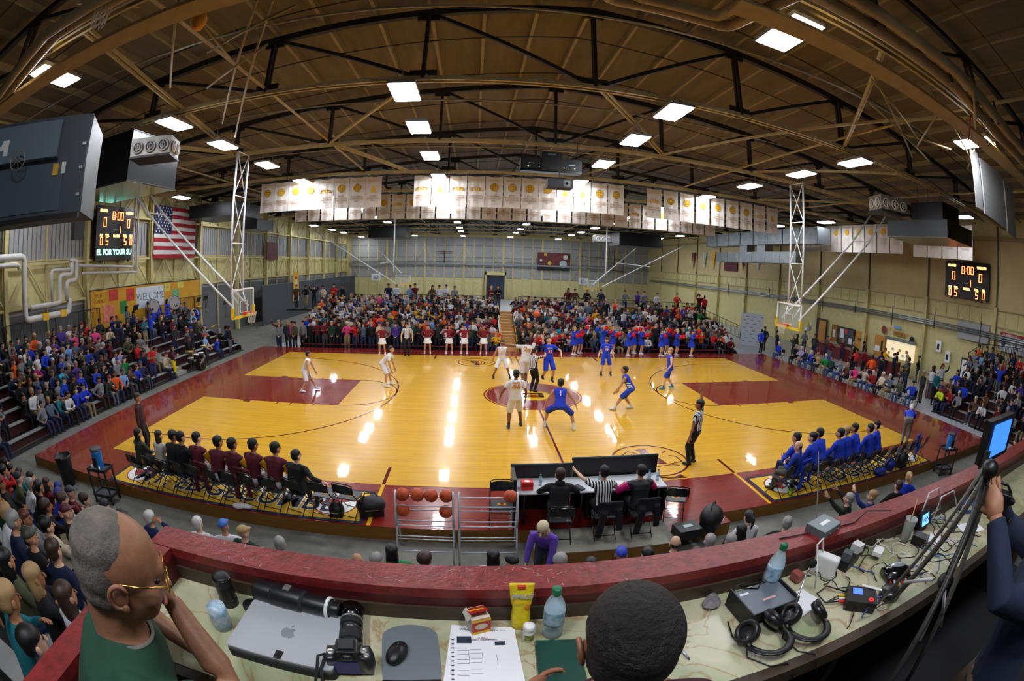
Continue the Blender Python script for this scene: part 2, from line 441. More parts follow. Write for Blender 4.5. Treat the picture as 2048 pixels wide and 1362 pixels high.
for i in range(10):
    y = -8 + 4.1 * i
    MB().box(XR - .42, y, 2.9 if i % 2 else 3.3, XR - .38, y + .05, 4.3).build('drop_pipe', darkm, wr)

# far wall: girt and stud framing in front of pale cladding
wf = MB().box(XL, YF, ZF, XR, YF + .2, EAVE_Z + 2.3).build('wall_far', greywall); tag(wf, 'pale far end wall with a cream stud grid, door opening and wall mural', kind='structure')
stud = MB().box(-.09, -.12, ZF, .09, .02, 9.5).mesh('stud', creamD); stud2 = MB().box(-.16, -.2, ZF, .16, .02, 9.5).mesh('heavy_stud', creamD)
n = 0
x = XL + .5
while x < XR:
    obj('heavy_stud' if n % 4 == 0 else 'stud', stud2 if n % 4 == 0 else stud, wf, (x, YF, 0)); n += 1; x += 1.53
for z in (2.9, 4.6, 5.4, 6.1, 7.9, 9.3):
    MB().box(XL, YF - .1, z, XR, YF, z + .07).build('rail', M('grey_rail', (120, 122, 112), .6) if z not in (9.3,) else creamD, wf)
MB().box(XL, YF - .06, ZF, XR, YF, 2.9).build('cream_dado', cream, wf)
MB().box(XL, YF - .5, 5.0, XR, YF - .3, 5.22).build('crane_rail', steelG, wf)
MB().box(XL, YF - .15, 9.3, XR, YF, 10.1).build('top_band', creamD, wf)
for k in range(8):
    x = XL + .5 + 6.12 * k
    for (za, zb) in ((2.9, 5.4), (5.4, 7.9)):
        mb = MB(); mb.bar((x, YF - .16, zb), (x + 1.53, YF - .16, za), .07); mb.bar((x, YF - .16, zb), (x - 1.53, YF - .16, za), .07); mb.build('knee_brace', creamD, wf)

# near wall behind the press desk
wn = MB().box(XL, YN - .2, ZF, XR, YN, EAVE_Z + 2.3).build('wall_near', greyD); tag(wn, 'dark wall behind the press desk', kind='structure')

# ---- ceiling: two roof slopes of dark board, purlins, trusses
ceilm = M('roof_boards', (112, 101, 86), .85, vary=.22, scale=3.0, stretch=(1, .15, 1), bump=.1)
mb = MB()
t = .15
mb.add([(XL, YN, EAVE_Z), (RIDGE_X, YN, RIDGE_Z), (RIDGE_X, YF, RIDGE_Z), (XL, YF, EAVE_Z), (XL, YN, EAVE_Z + t), (RIDGE_X, YN, RIDGE_Z + t), (RIDGE_X, YF, RIDGE_Z + t), (XL, YF, EAVE_Z + t)],
       [(0, 1, 2, 3), (7, 6, 5, 4), (0, 4, 5, 1), (3, 2, 6, 7), (0, 3, 7, 4)])
mb.add([(XR, YN, EAVE_Z), (RIDGE_X, YN, RIDGE_Z), (RIDGE_X, YF, RIDGE_Z), (XR, YF, EAVE_Z), (XR, YN, EAVE_Z + t), (RIDGE_X, YN, RIDGE_Z + t), (RIDGE_X, YF, RIDGE_Z + t), (XR, YF, EAVE_Z + t)],
       [(3, 2, 1, 0), (4, 5, 6, 7), (1, 5, 4, 0), (7, 6, 2, 3), (4, 7, 3, 0)])
ce = mb.build('ceiling', ceilm); tag(ce, 'dark brown board roof deck above the steel trusses', kind='structure')
def roof_z(x): return RIDGE_Z - (RIDGE_X - x) * (RIDGE_Z - EAVE_Z) / (RIDGE_X - XL) if x < RIDGE_X else RIDGE_Z - (x - RIDGE_X) * (RIDGE_Z - EAVE_Z) / (XR - RIDGE_X)
purlinm = M('purlin_paint', (150, 136, 104), .6, vary=.2)
k = -15
while RIDGE_X + k * 1.46 < XR - .5:
    x = RIDGE_X + k * 1.46
    if x > XL + .4:
        MB().box(x - .05, YN, roof_z(x) - .2, x + .05, YF, roof_z(x) + .01).build('purlin', purlinm, ce)
    k += 1
mb = MB()
for i in range(26):
    y = YN + 1.5 + i * 3.05
    for (xa, xb) in ((XL, RIDGE_X), (RIDGE_X, XR)):
        mb.bar((xa, y, roof_z(xa) - .24), (xb, y, roof_z(xb) - .24), .03)
tag(mb.build('sag_rod', steelB, ce), kind='stuff')
PANELX = [XL + .35] + [RIDGE_X + 4.38 * i for i in range(-5, 6)] + [XR - .35]
PANELX = sorted(set(round(v, 3) for v in PANELX if XL < v < XR))
def truss(y, big):
    t = thing('roof_truss', None, None, (0, y, 0), kind='structure')
    top = MB(); topl = [(x, 0, roof_z(x) - .38) for x in PANELX]
    for a, b in zip(topl[:-1], topl[1:]): top.bar(a, b, .16, .2)
    top.build('top_chord', steelB, t)
    bc = MB(); bc.bar((XL + .3, -.09, CH), (XR - .3, -.09, CH), .07, .12); bc.bar((XL + .3, .09, CH), (XR - .3, .09, CH), .07, .12)
    bc.build('bottom_chord', steelT, t)
    for i, (x, _, z) in enumerate(topl):
        if 0 < i < len(topl) - 1:
            mb = MB(); mb.bar((x, -.08, CH), (x, -.08, z), .09, .09); mb.bar((x, .08, CH), (x, .08, z), .09, .09); mb.obox((x, 0, CH + .12), (.7, .06, .3)); mb.obox((x, 0, z - .1), (.6, .06, .3))
            mb.build('web_post', steelB, t)
        if i < len(topl) - 1:
            x2, _, z2 = topl[i + 1]; mb = MB()
            if (x + x2) / 2 < RIDGE_X: mb.bar((x, 0, z), (x2, 0, CH), .1, .1)
            else: mb.bar((x, 0, CH), (x2, 0, z2), .1, .1)
            mb.build('web_diagonal', steelB, t)
    return t
for i, y in enumerate(TRY): 
    tr = truss(y, True); tr['label'] = 'black steel roof truss with tan double bottom chord, number %d counted from the press desk' % (i + 1)
# longitudinal and diagonal bracing in the bottom chord plane
lb = thing('roof_bracing', 'long diagonal tan braces running between the roof trusses', None, kind='structure')
for x in (-16.5, -8.2, 8.9, 17.5):
    MB().tube([(x, YN, CH + .15), (x, YF, CH + .15)], .045, 6).build('long_strut', steelT, lb)
for (x0, y0, x1, y1) in [(9.4, -11.8, 4.9, .4), (4.9, .4, .6, 12.5), (-10, -11.8, -12.6, .4), (-8.2, .4, -3.8, 12.5), (.6, -5.8, 5, .4), (-16.5, -5.8, -12.6, .4), (13.7, -5.8, 9.4, .4), (18, .4, 13.7, 6.5), (-12.6, 6.5, -8.2, 12.5), (9.4, 6.5, 13.7, 12.5), (-3.8, -5.8, -8.2, .4), (9.4, -5.75, 4.9, -11.8)]:
    mb = MB(); mb.bar((x0, y0, CH + .05), (x1, y1, CH + .05), .05, .08); mb.bar((x0 + .12, y0, CH + .1), (x1 + .12, y1, CH + .1), .05, .08)
    mb.build('diagonal_brace', steelT, lb)
for y in (-8.6, -2.7, 3.4, 9.5, 15.6, 21.7):
    MB().tube([(XL + .5, y, CH + .55), (XR - .5, y, CH + .55)], .03, 6).build('sprinkler_pipe', M('galvanised_pipe', (150, 140, 120), .4, metal=.5), lb)

# ---- luminaires
lampm = M('lamp_diffuser', (236, 240, 255), .3, emit=LIGHT_STRENGTH)
lampm.node_tree.nodes['Principled BSDF'].inputs['Emission Color'].default_value = (.90, .93, 1.0, 1)
lamph = M('lamp_housing', (150, 150, 146), .4)
dif = MB().box(-.62, -.31, -.03, .62, .31, 0).mesh('diffuser', lampm)
hou = MB().box(-.66, -.35, 0, .66, .35, .09); hou.box(-.2, -.14, .09, .2, .14, .2)
for sx in (-.5, .5): hou.bar((sx, 0, .09), (sx, 0, .45), .02)
hou = hou.mesh('housing', lamph)
ORD_ = ['first', 'second', 'third', 'fourth', 'fifth', 'sixth', 'seventh', 'eighth', 'ninth', 'tenth', 'eleventh', 'twelfth', 'thirteenth', 'fourteenth']
YS = [-11.2, -5.85, -2.65, 1.3, 5.8, 12.1, 18.6, 20.9, 24.9, 30.2, 36.6, 42.3, 51.8]
YB = [-17.6]  # unseen light behind the camera, added to brighten the press desk
rows = {-20.0: [6.4, 14.0, 31.6, 38.4, 43.6, 53.5, -5.5], -11.35: YS, -4.2: YB + YS[1:], -.9: [-17.6], 2.75: YS, 9.9: YS, 19.9: [-5.1, 6.4, 12.3, 30.6, 36.8, 42.6]}  # the lone rear row is one more added light, out of view
nl = 0
for rx, ys in rows.items():
    for y in ys:
        nl += 1
        side = {-20.0: 'outermost left', -11.35: 'second from left', -4.2: 'third from left', -.9: 'added unseen rear', 2.75: 'third from right', 9.9: 'second from right', 19.9: 'outermost right'}[rx]
        l = thing('ceiling_light', 'bright white rectangular gym light, %s from the camera in the %s row' % (ORD_[sorted(ys).index(y)], side), 'light', (rx, y, 9.2), group='gym ceiling lights')
        l.rotation_euler[2] = PI / 2
        obj('diffuser', dif, l); obj('housing', hou, l)
# ================================================================== people: one posed-figure generator
V = Vector
def ik(a, t, l1, l2, pole):
    a = V(a); t = V(t); d = t - a; L = max(1e-4, min(d.length, (l1 + l2) * .995)); d.normalize(); t = a + d * L
    x = (l1 * l1 - l2 * l2 + L * L) / (2 * L); h = math.sqrt(max(0, l1 * l1 - x * x))
    p = V(pole) - d * V(pole).dot(d)
    if p.length < 1e-4: p = V((0, 1, 0))
    return a + d * x + p.normalized() * h, t
def loft(mb, rings, n=14):
    """rings: (centre, xaxis, yaxis, rx, ry); superellipse section"""
    vs = []; fs = []
    for c, ax, ay, rx, ry in rings:
        for j in range(n):
            a = 2 * PI * j / n; ca, sa = math.cos(a), math.sin(a)
            e = .82
            vs.append(V(c) + ax * (rx * math.copysign(abs(ca) ** e, ca)) + ay * (ry * math.copysign(abs(sa) ** e, sa)))
    for i in range(len(rings) - 1):
        for j in range(n): fs.append((i * n + j, i * n + (j + 1) % n, (i + 1) * n + (j + 1) % n, (i + 1) * n + j))
    fs.append(tuple(range(n))[::-1]); fs.append(tuple((len(rings) - 1) * n + j for j in range(n)))
    mb.add(vs, fs)
def remesh(mb, voxel=.02, smooth=3, dec=1.0):
    me = bpy.data.meshes.new('tmp'); me.from_pydata(mb.v, [], mb.f)
    o = bpy.data.objects.new('tmp', me); TS.collection.objects.link(o)
    r = o.modifiers.new('r', 'REMESH'); r.mode = 'VOXEL'; r.voxel_size = voxel; r.adaptivity = 0
    if smooth: s = o.modifiers.new('s', 'SMOOTH'); s.factor = .5; s.iterations = smooth
    if dec < 1: d = o.modifiers.new('d', 'DECIMATE'); d.ratio = dec
    TS.view_layers[0].update(); ev = bpy.data.meshes.new_from_object(o.evaluated_get(TS.view_layers[0].depsgraph))
    bpy.data.objects.remove(o); bpy.data.meshes.remove(me)
    out = MB(); out.v = [tuple(v.co) for v in ev.vertices]; out.f = [tuple(p.vertices) for p in ev.polygons]
    out.m = [0] * len(out.f); out.sm = [True] * len(out.f); bpy.data.meshes.remove(ev)
    return out
def merge(mbs, idx=None):
    out = MB()
    for k, m in enumerate(mbs):
        n = len(out.v); out.v += m.v; out.f += [tuple(n + i for i in f) for f in m.f]
        out.m += [(idx[k] if idx else 0)] * len(m.f); out.sm += [True] * len(m.f)
    return out

def hand(mb, wrist, d, side, pn=None, curl=.5, s=1., spread=.0, point=False):
    """palm, four unequal fingers with knuckle bends, thumb from the side of the palm. pn = palm normal"""
    d = V(d).normalized(); pn = V(pn) if pn else V((-side, 0, 0)); pn = (pn - d * pn.dot(d))
    if pn.length < 1e-3: pn = V((0, 0, -1)) - d * V((0, 0, -1)).dot(d)
    pn.normalize(); lat = d.cross(pn).normalized() * side      # towards the thumb
    if side > 0: lat = -lat
    lat = d.cross(pn).normalized(); lat = lat if side < 0 else -lat
    w = V(wrist); R = Matrix((lat, d, pn)).transposed()
    mb.ell(w + d * .038 * s, (.038 * s, .060 * s, .019 * s), R, 10, 6)
    for k, (off, ln) in enumerate(((.028, .072), (.010, .08), (-.009, .075), (-.027, .058))):
        b = w + d * .078 * s + lat * off * s; dd = (d + lat * (off * spread * 10)).normalized(); c = curl
        if point and k == 0: c = .05
        elif point: c = 1.3
        p1 = b + (dd * math.cos(c * .5) + pn * math.sin(c * .5)) * ln * .45 * s
        p2 = p1 + (dd * math.cos(c * 1.3) + pn * math.sin(c * 1.3)) * ln * .32 * s
        p3 = p2 + (dd * math.cos(c * 2.0) + pn * math.sin(c * 2.0)) * ln * .25 * s
        mb.tube([b - dd * .02 * s, b, p1, p2, p3], [.008 * s, .0092 * s, .0086 * s, .0078 * s, .0055 * s], 6)
    b = w + d * .022 * s + lat * .026 * s
    p1 = b + (d * .6 + lat * .75 + pn * .25).normalized() * .038 * s; p2 = p1 + (d * .85 + lat * .25 + pn * .45).normalized() * .03 * s
    mb.tube([b - lat * .012 * s, b, p1, p2], [.011 * s, .0118 * s, .0098 * s, .007 * s], 6)

def head_mesh(hc, R, s, fem=False, face=True):
    """head centred at hc, face towards R's +y. returns skin MB and eye MB, lip MB"""
    mb = MB(); E = lambda c, r, nu=12, nv=8: mb.ell(V(hc) + R @ (V(c) * s), tuple(x * s for x in r), R, nu, nv)
    E((0, -.008, .028), (.076, .095, .088), 16, 10)
    E((0, .022, -.03), (.063, .072, .078), 14, 9)
    E((0, .045, -.075), (.038, .038, .035))
    mbx = MB(); EX = lambda c, r: mbx.ell(V(hc) + R @ (V(c) * s), tuple(x * s for x in r), R, 8, 6)
    EX((0, .092, -.018), (.013, .022, .024)); EX((0, .105, -.032), (.016, .014, .012))
    for sx in (-1, 1):
        EX((sx * .079, -.008, -.012), (.010, .022, .033))
    eyes = MB()
    for sx in (-1, 1): eyes.ell(V(hc) + R @ (V((sx * .031, .083, .004)) * s), (.014 * s, .01 * s, .0065 * s), R, 8, 5); eyes.ell(V(hc) + R @ (V((sx * .032, .088, .024)) * s), (.018 * s, .006 * s, .004 * s), R, 6, 4)
    lips = MB().ell(V(hc) + R @ (V((0, .090, -.062)) * s), (.023 * s, .009 * s, .007 * s), R, 8, 5)
    return mb, mbx, eyes, lips

def hair_mesh(hc, R, s, style):
    mb = MB(); E = lambda c, r, nu=14, nv=9, z0=-1: mb.ell(V(hc) + R @ (V(c) * s), tuple(x * s for x in r), R, nu, nv, z0)
    if style in ('bald',):
        E((0, -.035, -.005), (.078, .07, .05)); return mb
    if style == 'cap':
        E((0, -.012, .045), (.084, .104, .083), 16, 9, -.15)
        c = V(hc) + R @ (V((0, .115, .04)) * s); mb.ell(c, (.066 * s, .065 * s, .008 * s), R, 12, 5); return mb
    if style == 'beanie':
        E((0, -.014, .05), (.086, .106, .092), 16, 9, -.3); return mb
    E((0, -.016, .05), (.086, .102, .082), 16, 10, -.3)
    E((0, -.045, -.005), (.080, .068, .075), 12, 8)
    if style == 'long':
        E((0, -.06, -.09), (.088, .05, .13), 12, 8); E((.062, -.012, -.06), (.026, .04, .11), 8, 6); E((-.062, -.012, -.06), (.026, .04, .11), 8, 6); E((0, -.07, -.2), (.075, .035, .12), 10, 6)
    if style == 'pony':
        mb.tube([V(hc) + R @ (V(p) * s) for p in ((0, -.1, .07), (0, -.15, .05), (0, -.165, -.04), (0, -.14, -.16))], [.02 * s, .032 * s, .03 * s, .008 * s], 8)
    if style == 'bun': E((0, -.115, .06), (.035, .035, .035), 8, 6)
    if style == 'bushy': E((0, -.03, .04), (.098, .11, .095), 12, 8, -.5)
    return mb

def shoe_mb(a, fy, s, knee=None, sock=.1):
    m = MB(); f = fy @ V((0, 1, 0)); up = V((0, 0, 1))
    m.ell(a + f * .06 * s - up * .036 * s, (.05 * s, .125 * s, .04 * s), fy, 12, 6); m.ell(a + f * .11 * s - up * .05 * s, (.05 * s, .075 * s, .03 * s), fy, 8, 6); m.ell(a - f * .02 * s - up * .03 * s, (.042 * s, .06 * s, .048 * s), fy, 12, 6)
    if knee is not None and sock > 0: m.tube([a, a.lerp(knee, sock / .42)], [.043 * s, .043 * s], 12)
    return m
def figure(h=1.75, pelvis=(0, 0, .92), lean=0., side=0., twist=0., pyaw=0., head=(0, 0), hands=None, feet=None, elbow=None, knee=None, fem=False, wide=1., top='long', bottom='trousers',
           hair='short', handdir=None, palms=None, curl=.5, foot_yaw=(0, 0), point=False, lod=False, sock=.1, neck_up=.5, belly=0.):
    """joints in the person's own frame: +y ahead, +x to the person's right, z up. hands / feet = (left, right) targets"""
    s = h / 1.75; H = V(pelvis)
    Rp = Matrix.Rotation(pyaw, 3, 'Z'); px = Rp @ V((1, 0, 0)); py = Rp @ V((0, 1, 0))
    sp = Matrix.Rotation(pyaw, 3, 'Z') @ V((math.sin(side), math.sin(lean) * math.cos(side), math.cos(lean) * math.cos(side)))
    sp.normalize()
    cx = (Matrix.Rotation(pyaw + twist, 3, 'Z') @ V((1, 0, 0))); cx = (cx - sp * cx.dot(sp)).normalized(); cy = sp.cross(cx).normalized()
    lowx = (px - sp * px.dot(sp)).normalized(); lowy = sp.cross(lowx).normalized()
    nb = H + sp * .50 * s; shw = (.168 if fem else .19) * s * (1 + (wide - 1) * .5)
    sh = [nb - sp * .072 * s - cx * shw, nb - sp * .072 * s + cx * shw]
    hp = [H - lowx * .09 * s, H + lowx * .09 * s]
    up = V((0, 0, 1)); hd = (sp * (1 - neck_up) + up * neck_up).normalized()
    Rh = Matrix.Rotation(pyaw + twist + head[0], 3, 'Z') @ Matrix.Rotation(head[1], 3, 'X')
    ht = nb + hd * .055 * s; hc = ht + hd * .038 * s + (Rh @ V((0, .012, .078))) * s
    la, lf, lt, ls = .285 * s, .25 * s, .43 * s, .42 * s
    elbow = elbow or [(-.6, -.5, -.4), (.6, -.5, -.4)]; knee = knee or [(-.1, 1, 0), (.1, 1, 0)]
    hands = hands or [(-.24, .05, .80), (.24, .05, .80)]; feet = feet or [(-.1, 0, .08), (.1, 0, .08)]
    el, wr, kn, an = [], [], [], []
    for i in (0, 1):
        e, wq = ik(sh[i], hands[i], la, lf, elbow[i]); el.append(e); wr.append(wq)
        k, a = ik(hp[i], feet[i], lt, ls, knee[i]); kn.append(k); an.append(a)
    n = 6 if lod else 12; w = wide
    body, topm, bot, shoes, fing, slv = MB(), MB(), MB(), MB(), MB(), MB()
    fw = .88 if fem else 1.
    def torso(mb, g, lo=True):
        rg = [(H - sp * .10 * s, lowx, lowy, .10 * s * w + g, .085 * s * w + g), (H - sp * .03 * s, lowx, lowy, (.172 if fem else .165) * s * w + g, (.115 + belly * .3) * s * w + g), (H + sp * .08 * s, lowx, lowy, .150 * s * fw * w + g, (.105 + belly) * s * w + g),
              (H + sp * .19 * s, (lowx + cx).normalized(), (lowy + cy).normalized(), .138 * s * fw * w + g, (.10 + belly) * s * w + g), (H + sp * .33 * s, cx, cy, .165 * s * fw * w + g, .112 * s * w + g),
              (H + sp * .43 * s, cx, cy, .172 * s * fw * w + g, .098 * s * w + g), (H + sp * .475 * s, cx, cy, .115 * s * fw + g, .078 * s + g), (H + sp * .52 * s, cx, cy, .062 * s + g * .5, .06 * s + g * .5)]
        loft(mb, rg if lo else rg[1:], 8 if lod else 16)
    # body (skin)
    if not lod: torso(body, -.004)
    body.tube([nb - hd * .03 * s, ht, ht + hd * .05 * s], [.058 * s * fw, .052 * s * fw, .05 * s * fw], n)
    hm, hx, eyes, lips = head_mesh(hc, Rh, s * 1.08, fem)
    body.add(hm.v, hm.f)
    for i in (0, 1):
        a, e, wq = sh[i], el[i], wr[i]
        body.tube([a, a.lerp(e, .35), e, e.lerp(wq, .3), wq.lerp(e, .12), wq], [.05 * s, .049 * s * fw, .038 * s * fw, .04 * s * fw, .028 * s, .026 * s], n)
        if not lod: body.ell(a, .053 * s, None, 10, 8)
        hdv = handdir[i] if handdir and handdir[i] else (wq - e)
        if lod: body.ell(wq + V(hdv).normalized() * .07 * s, .04 * s, None, 6, 4)
        else: hand(fing, wq, hdv, -1 if i == 0 else 1, palms[i] if palms and palms[i] else None, curl, s, .1, point and i == 1)
        k, q = kn[i], an[i]
        if not lod or bottom in ('shorts', 'skirt'):
            body.tube([hp[i], hp[i].lerp(k, .4), k, k.lerp(q, .3), q.lerp(k, .15), q], [.085 * s, .08 * s, .055 * s, .058 * s, .038 * s, .036 * s], n)
    # top
    if top:
        torso(topm, .010)
        for i in (0, 1):
            a, e, wq = sh[i], el[i], wr[i]
            if top == 'jersey': topm.ell(a - (a - nb) * .22, (.066 * s, .066 * s, .06 * s), None, 10, 8)
            elif top in ('tee', 'vest'):
                q = a.lerp(e, .62 if top == 'tee' else .12); topm.tube([nb.lerp(a, .55), a, q], [.055 * s, .068 * s, .062 * s], n)
            else:
                topm.tube([nb.lerp(a, .5), a, a.lerp(e, .5), e, wq.lerp(e, .5), wq.lerp(e, .06)], [.058 * s, .068 * s * w, .062 * s, .052 * s, .046 * s, .037 * s], n)
        for i in (0, 1):
            a, e, wq = sh[i], el[i], wr[i]
            slv.tube([a.lerp(e, -.06), a.lerp(e, .08), a.lerp(e, .5), e, wq.lerp(e, .5), wq.lerp(e, .05)], [.03 * s, .073 * s * w, .068 * s, .058 * s, .051 * s, .041 * s], n)
        if top == 'hood': topm.ell(nb - cy * .06 * s + sp * .02 * s, (.1 * s, .065 * s, .06 * s), None, 10, 6)
    # bottom
    if bottom:
        rg = [(H - sp * .11 * s, lowx, lowy, .12 * s, .09 * s), (H - sp * .04 * s, lowx, lowy, .178 * s * w, .124 * s * w), (H + sp * .06 * s, lowx, lowy, .158 * s * w + .006, .112 * s * w + .006)]
        loft(bot, rg, 8 if lod else 16)
        for i in (0, 1):
            k, q = kn[i], an[i]
            if bottom == 'shorts': bot.tube([hp[i], hp[i].lerp(k, .5), hp[i].lerp(k, 1.02)], [.098 * s, .098 * s, .092 * s], n)
            elif bottom == 'skirt': pass
            else: bot.tube([hp[i], hp[i].lerp(k, .4), k, k.lerp(q, .35), q.lerp(k, .02)], [.097 * s * w, .092 * s * w, .068 * s, .066 * s, .055 * s], n)
        if bottom == 'skirt':
            bot.lathe([(.165 * s, .05), (.2 * s, -.1), (.25 * s, -.27)], H, 16)
    for i in (0, 1):
        a = an[i]; fy = Matrix.Rotation(pyaw + foot_yaw[i], 3, 'Z'); f = fy @ V((0, 1, 0))
        shoes.ell(a + f * .06 * s - up * .036 * s, (.05 * s, .125 * s, .04 * s), fy, 8 if lod else 12, 6); shoes.ell(a + f * .11 * s - up * .05 * s, (.05 * s, .075 * s, .03 * s), fy, 8, 6)
        shoes.ell(a - f * .02 * s - up * .03 * s, (.042 * s, .06 * s, .048 * s), fy, 8 if lod else 12, 6)
        if sock > 0: shoes.tube([a, a.lerp(kn[i], sock / .42)], [.043 * s, .043 * s], n) if bottom in ('shorts', 'skirt') else None
    hr = hair_mesh(hc, Rh, s * 1.1, hair) if hair else MB()
    return dict(sleeve=slv, body=body, fing=fing, face=hx, eyes=eyes, lips=lips, top=topm, bottom=bot, shoes=shoes, hair=hr, hc=hc, Rh=Rh, nb=nb, cx=cx, cy=cy, sp=sp, H=H, wr=wr, el=el, s=s, an=an, kn=kn)

# ---- materials that read the wearer's colours from the object
def attr_mat(name, prop, rough=.8, spec=.3):
    m = bpy.data.materials.new(name); MATS[name] = m; m.use_nodes = True; nt = m.node_tree; b = nt.nodes['Principled BSDF']
    a = nt.nodes.new('ShaderNodeAttribute'); a.attribute_type = 'OBJECT'; a.attribute_name = prop
    nz = nt.nodes.new('ShaderNodeTexNoise'); nz.inputs['Scale'].default_value = 14; tc = nt.nodes.new('ShaderNodeTexCoord'); nt.links.new(tc.outputs['Object'], nz.inputs['Vector'])
    mr = nt.nodes.new('ShaderNodeMapRange'); mr.inputs[3].default_value = .75; mr.inputs[4].default_value = 1.15; nt.links.new(nz.outputs['Fac'], mr.inputs[0])
    mx = nt.nodes.new('ShaderNodeMixRGB'); mx.blend_type = 'MULTIPLY'; mx.inputs[0].default_value = 1
    nt.links.new(a.outputs['Color'], mx.inputs[1]); nt.links.new(mr.outputs[0], mx.inputs[2]); nt.links.new(mx.outputs[0], b.inputs['Base Color'])
    b.inputs['Roughness'].default_value = rough; b.inputs['Specular IOR Level'].default_value = spec
    return m
A_SKIN = attr_mat('skin_tone', 'c_skin', .55, .4); A_TOP = attr_mat('top_cloth', 'c_top', .85); A_LEG = attr_mat('trouser_cloth', 'c_leg', .85); A_HAIR = attr_mat('hair_tone', 'c_hair', .5, .5); A_SHOE = attr_mat('shoe_tone', 'c_shoe', .6)
EYE = M('dark_eye', (24, 18, 16), .3); LIP = M('lip', (150, 82, 72), .5)
SKINS = {'fair': (224, 178, 148), 'medium': (198, 146, 112), 'tan': (172, 118, 84), 'brown': (120, 76, 52)}
HAIRS = {'black': (16, 13, 13), 'brown': (58, 38, 26), 'fair': (170, 138, 92), 'grey': (150, 148, 146), 'white': (214, 212, 208), 'auburn': (96, 48, 28)}
SLOTS = [A_SKIN, A_TOP, A_LEG, A_HAIR, A_SHOE, EYE]
def body_variant(name, voxel=.021, dec=.55, **kw):
    F = figure(**kw)
    parts = [remesh(F['body'], voxel, 2, dec), remesh(F['top'], voxel, 2, dec), remesh(F['bottom'], voxel, 2, dec), remesh(F['shoes'], voxel, 2, dec * .7)]
    hr = remesh(F['hair'], .014, 2, .5)
    mb = merge([parts[0], F['fing'], F['face'], F['eyes'], parts[1], parts[2], parts[3]], [0, 0, 0, 5, 1, 2, 4])
    return mb.mesh(name, SLOTS), merge([hr], [0]).mesh(name + '_hair', [A_HAIR])
def set_cols(o, top, leg, hair, skin='medium', shoe=(40, 40, 44)):
    o['c_top'] = [*lin(top), 1.]; o['c_leg'] = [*lin(leg), 1.]; o['c_hair'] = [*lin(HAIRS.get(hair, hair) if isinstance(hair, str) else hair), 1.]
    o['c_skin'] = [*lin(SKINS[skin]), 1.]; o['c_shoe'] = [*lin(shoe), 1.]
# named people: body, clothing and hair are parts of their own
def person(name, label, loc, rotz, cols, cat='person', group=None, mats=None, voxel=.017, textnum=None, extra=None, **kw):
    """cols: top, bottom, hair, skin, shoe"""
    F = figure(**kw)
    t = thing('person', label, cat, loc, rotz, group)
    sk = remesh(F['body'], voxel, 3, .8); skin = M('skin_' + cols[3], SKINS[cols[3]], .55, vary=.06, scale=20)
    b = merge([sk, F['fing'], F['face'], F['lips']], [0, 0, 0, 1]).build('body', [skin, LIP], t)
    for i in (0, 1):
        e = MB(); h_ = len(F['eyes'].v) // 2; hf = len(F['eyes'].f) // 2; e.v = F['eyes'].v[i * h_:(i + 1) * h_]; e.f = [tuple(q - i * h_ for q in f) for f in F['eyes'].f[i * hf:(i + 1) * hf]]; e.m = [0] * hf; e.sm = [True] * hf; e.build('eye', EYE, b)
    def cm(c, nm, r=.85):
        if isinstance(c, str): c = HAIRS[c]
        return c if isinstance(c, bpy.types.Material) else M('%s_%02x%02x%02x' % (nm, *c), c, r, vary=.12, scale=12)
    if kw.get('top', 'long'): F['topo'] = remesh(F['top'], voxel, 4, .8).build({'jersey': 'jersey', 'tee': 'shirt', 'vest': 'vest', 'hood': 'hooded_top'}.get(kw.get('top'), 'jacket'), cm(cols[0], 'cloth'), t)
    if len(cols) > 5:
        h_ = len(F['sleeve'].v) // 2; hf = len(F['sleeve'].f) // 2
        for i in (0, 1): e = MB(); e.v = F['sleeve'].v[i * h_:(i + 1) * h_]; e.f = [tuple(q - i * h_ for q in f) for f in F['sleeve'].f[i * hf:(i + 1) * hf]]; remesh(e, voxel, 3, .8).build('sleeve', cm(cols[5], 'cloth'), t)
    if kw.get('bottom', 'trousers'): F['boto'] = remesh(F['bottom'], voxel, 3, .8).build({'shorts': 'shorts', 'skirt': 'skirt'}.get(kw.get('bottom'), 'trousers'), cm(cols[1], 'cloth'), t)
    if kw.get('hair', 'short'): remesh(F['hair'], .012, 2, .6).build({'cap': 'cap', 'beanie': 'knit_hat'}.get(kw.get('hair'), 'hair'), cm(cols[2], 'hair', .6), t)
    for i in (0, 1):
        fy = Matrix.Rotation(kw.get('pyaw', 0) + kw.get('foot_yaw', (0, 0))[i], 3, 'Z'); remesh(shoe_mb(F['an'][i], fy, F['s'], F['kn'][i] if kw.get('bottom') in ('shorts', 'skirt') else None, kw.get('sock', .1)), .015, 2, .6).build('shoe', cm(cols[4], 'shoe', .5), t)
    F['root'] = t
    return F
def chest_print(F, s, size, mat, back=True, up=.33, outline=None, name='jersey_number'):
    """number wrapped on the shirt: vertices are projected onto the jersey mesh"""
    from mathutils.bvhtree import BVHTree
    o = F['topo']; me = o.data; bvh = BVHTree.FromPolygons([v.co for v in me.vertices], [p.vertices for p in me.polygons])
    cy = -F['cy'] if back else F['cy']; right = F['cx'] if back else -F['cx']; sp = F['sp']; c = F['H'] + sp * up * F['s']
    for (mt, off, z) in ([(outline, .012, .004)] if outline else []) + [(mat, .0, .007)]:
        tm = text_mesh(s, size, .0, offset=off); vs = []
        for v in tm.vertices:
            p = c + right * v.co.x + sp * v.co.y; hit = bvh.ray_cast(p + cy * .5, -cy)
            q = hit[0] if hit[0] is not None else p + cy * .13
            vs.append(q + cy * z)
        tm.from_pydata if False else None
        for v, q in zip(tm.vertices, vs): v.co = q
        tm.materials.append(mt); obj(name, tm, F['root'])
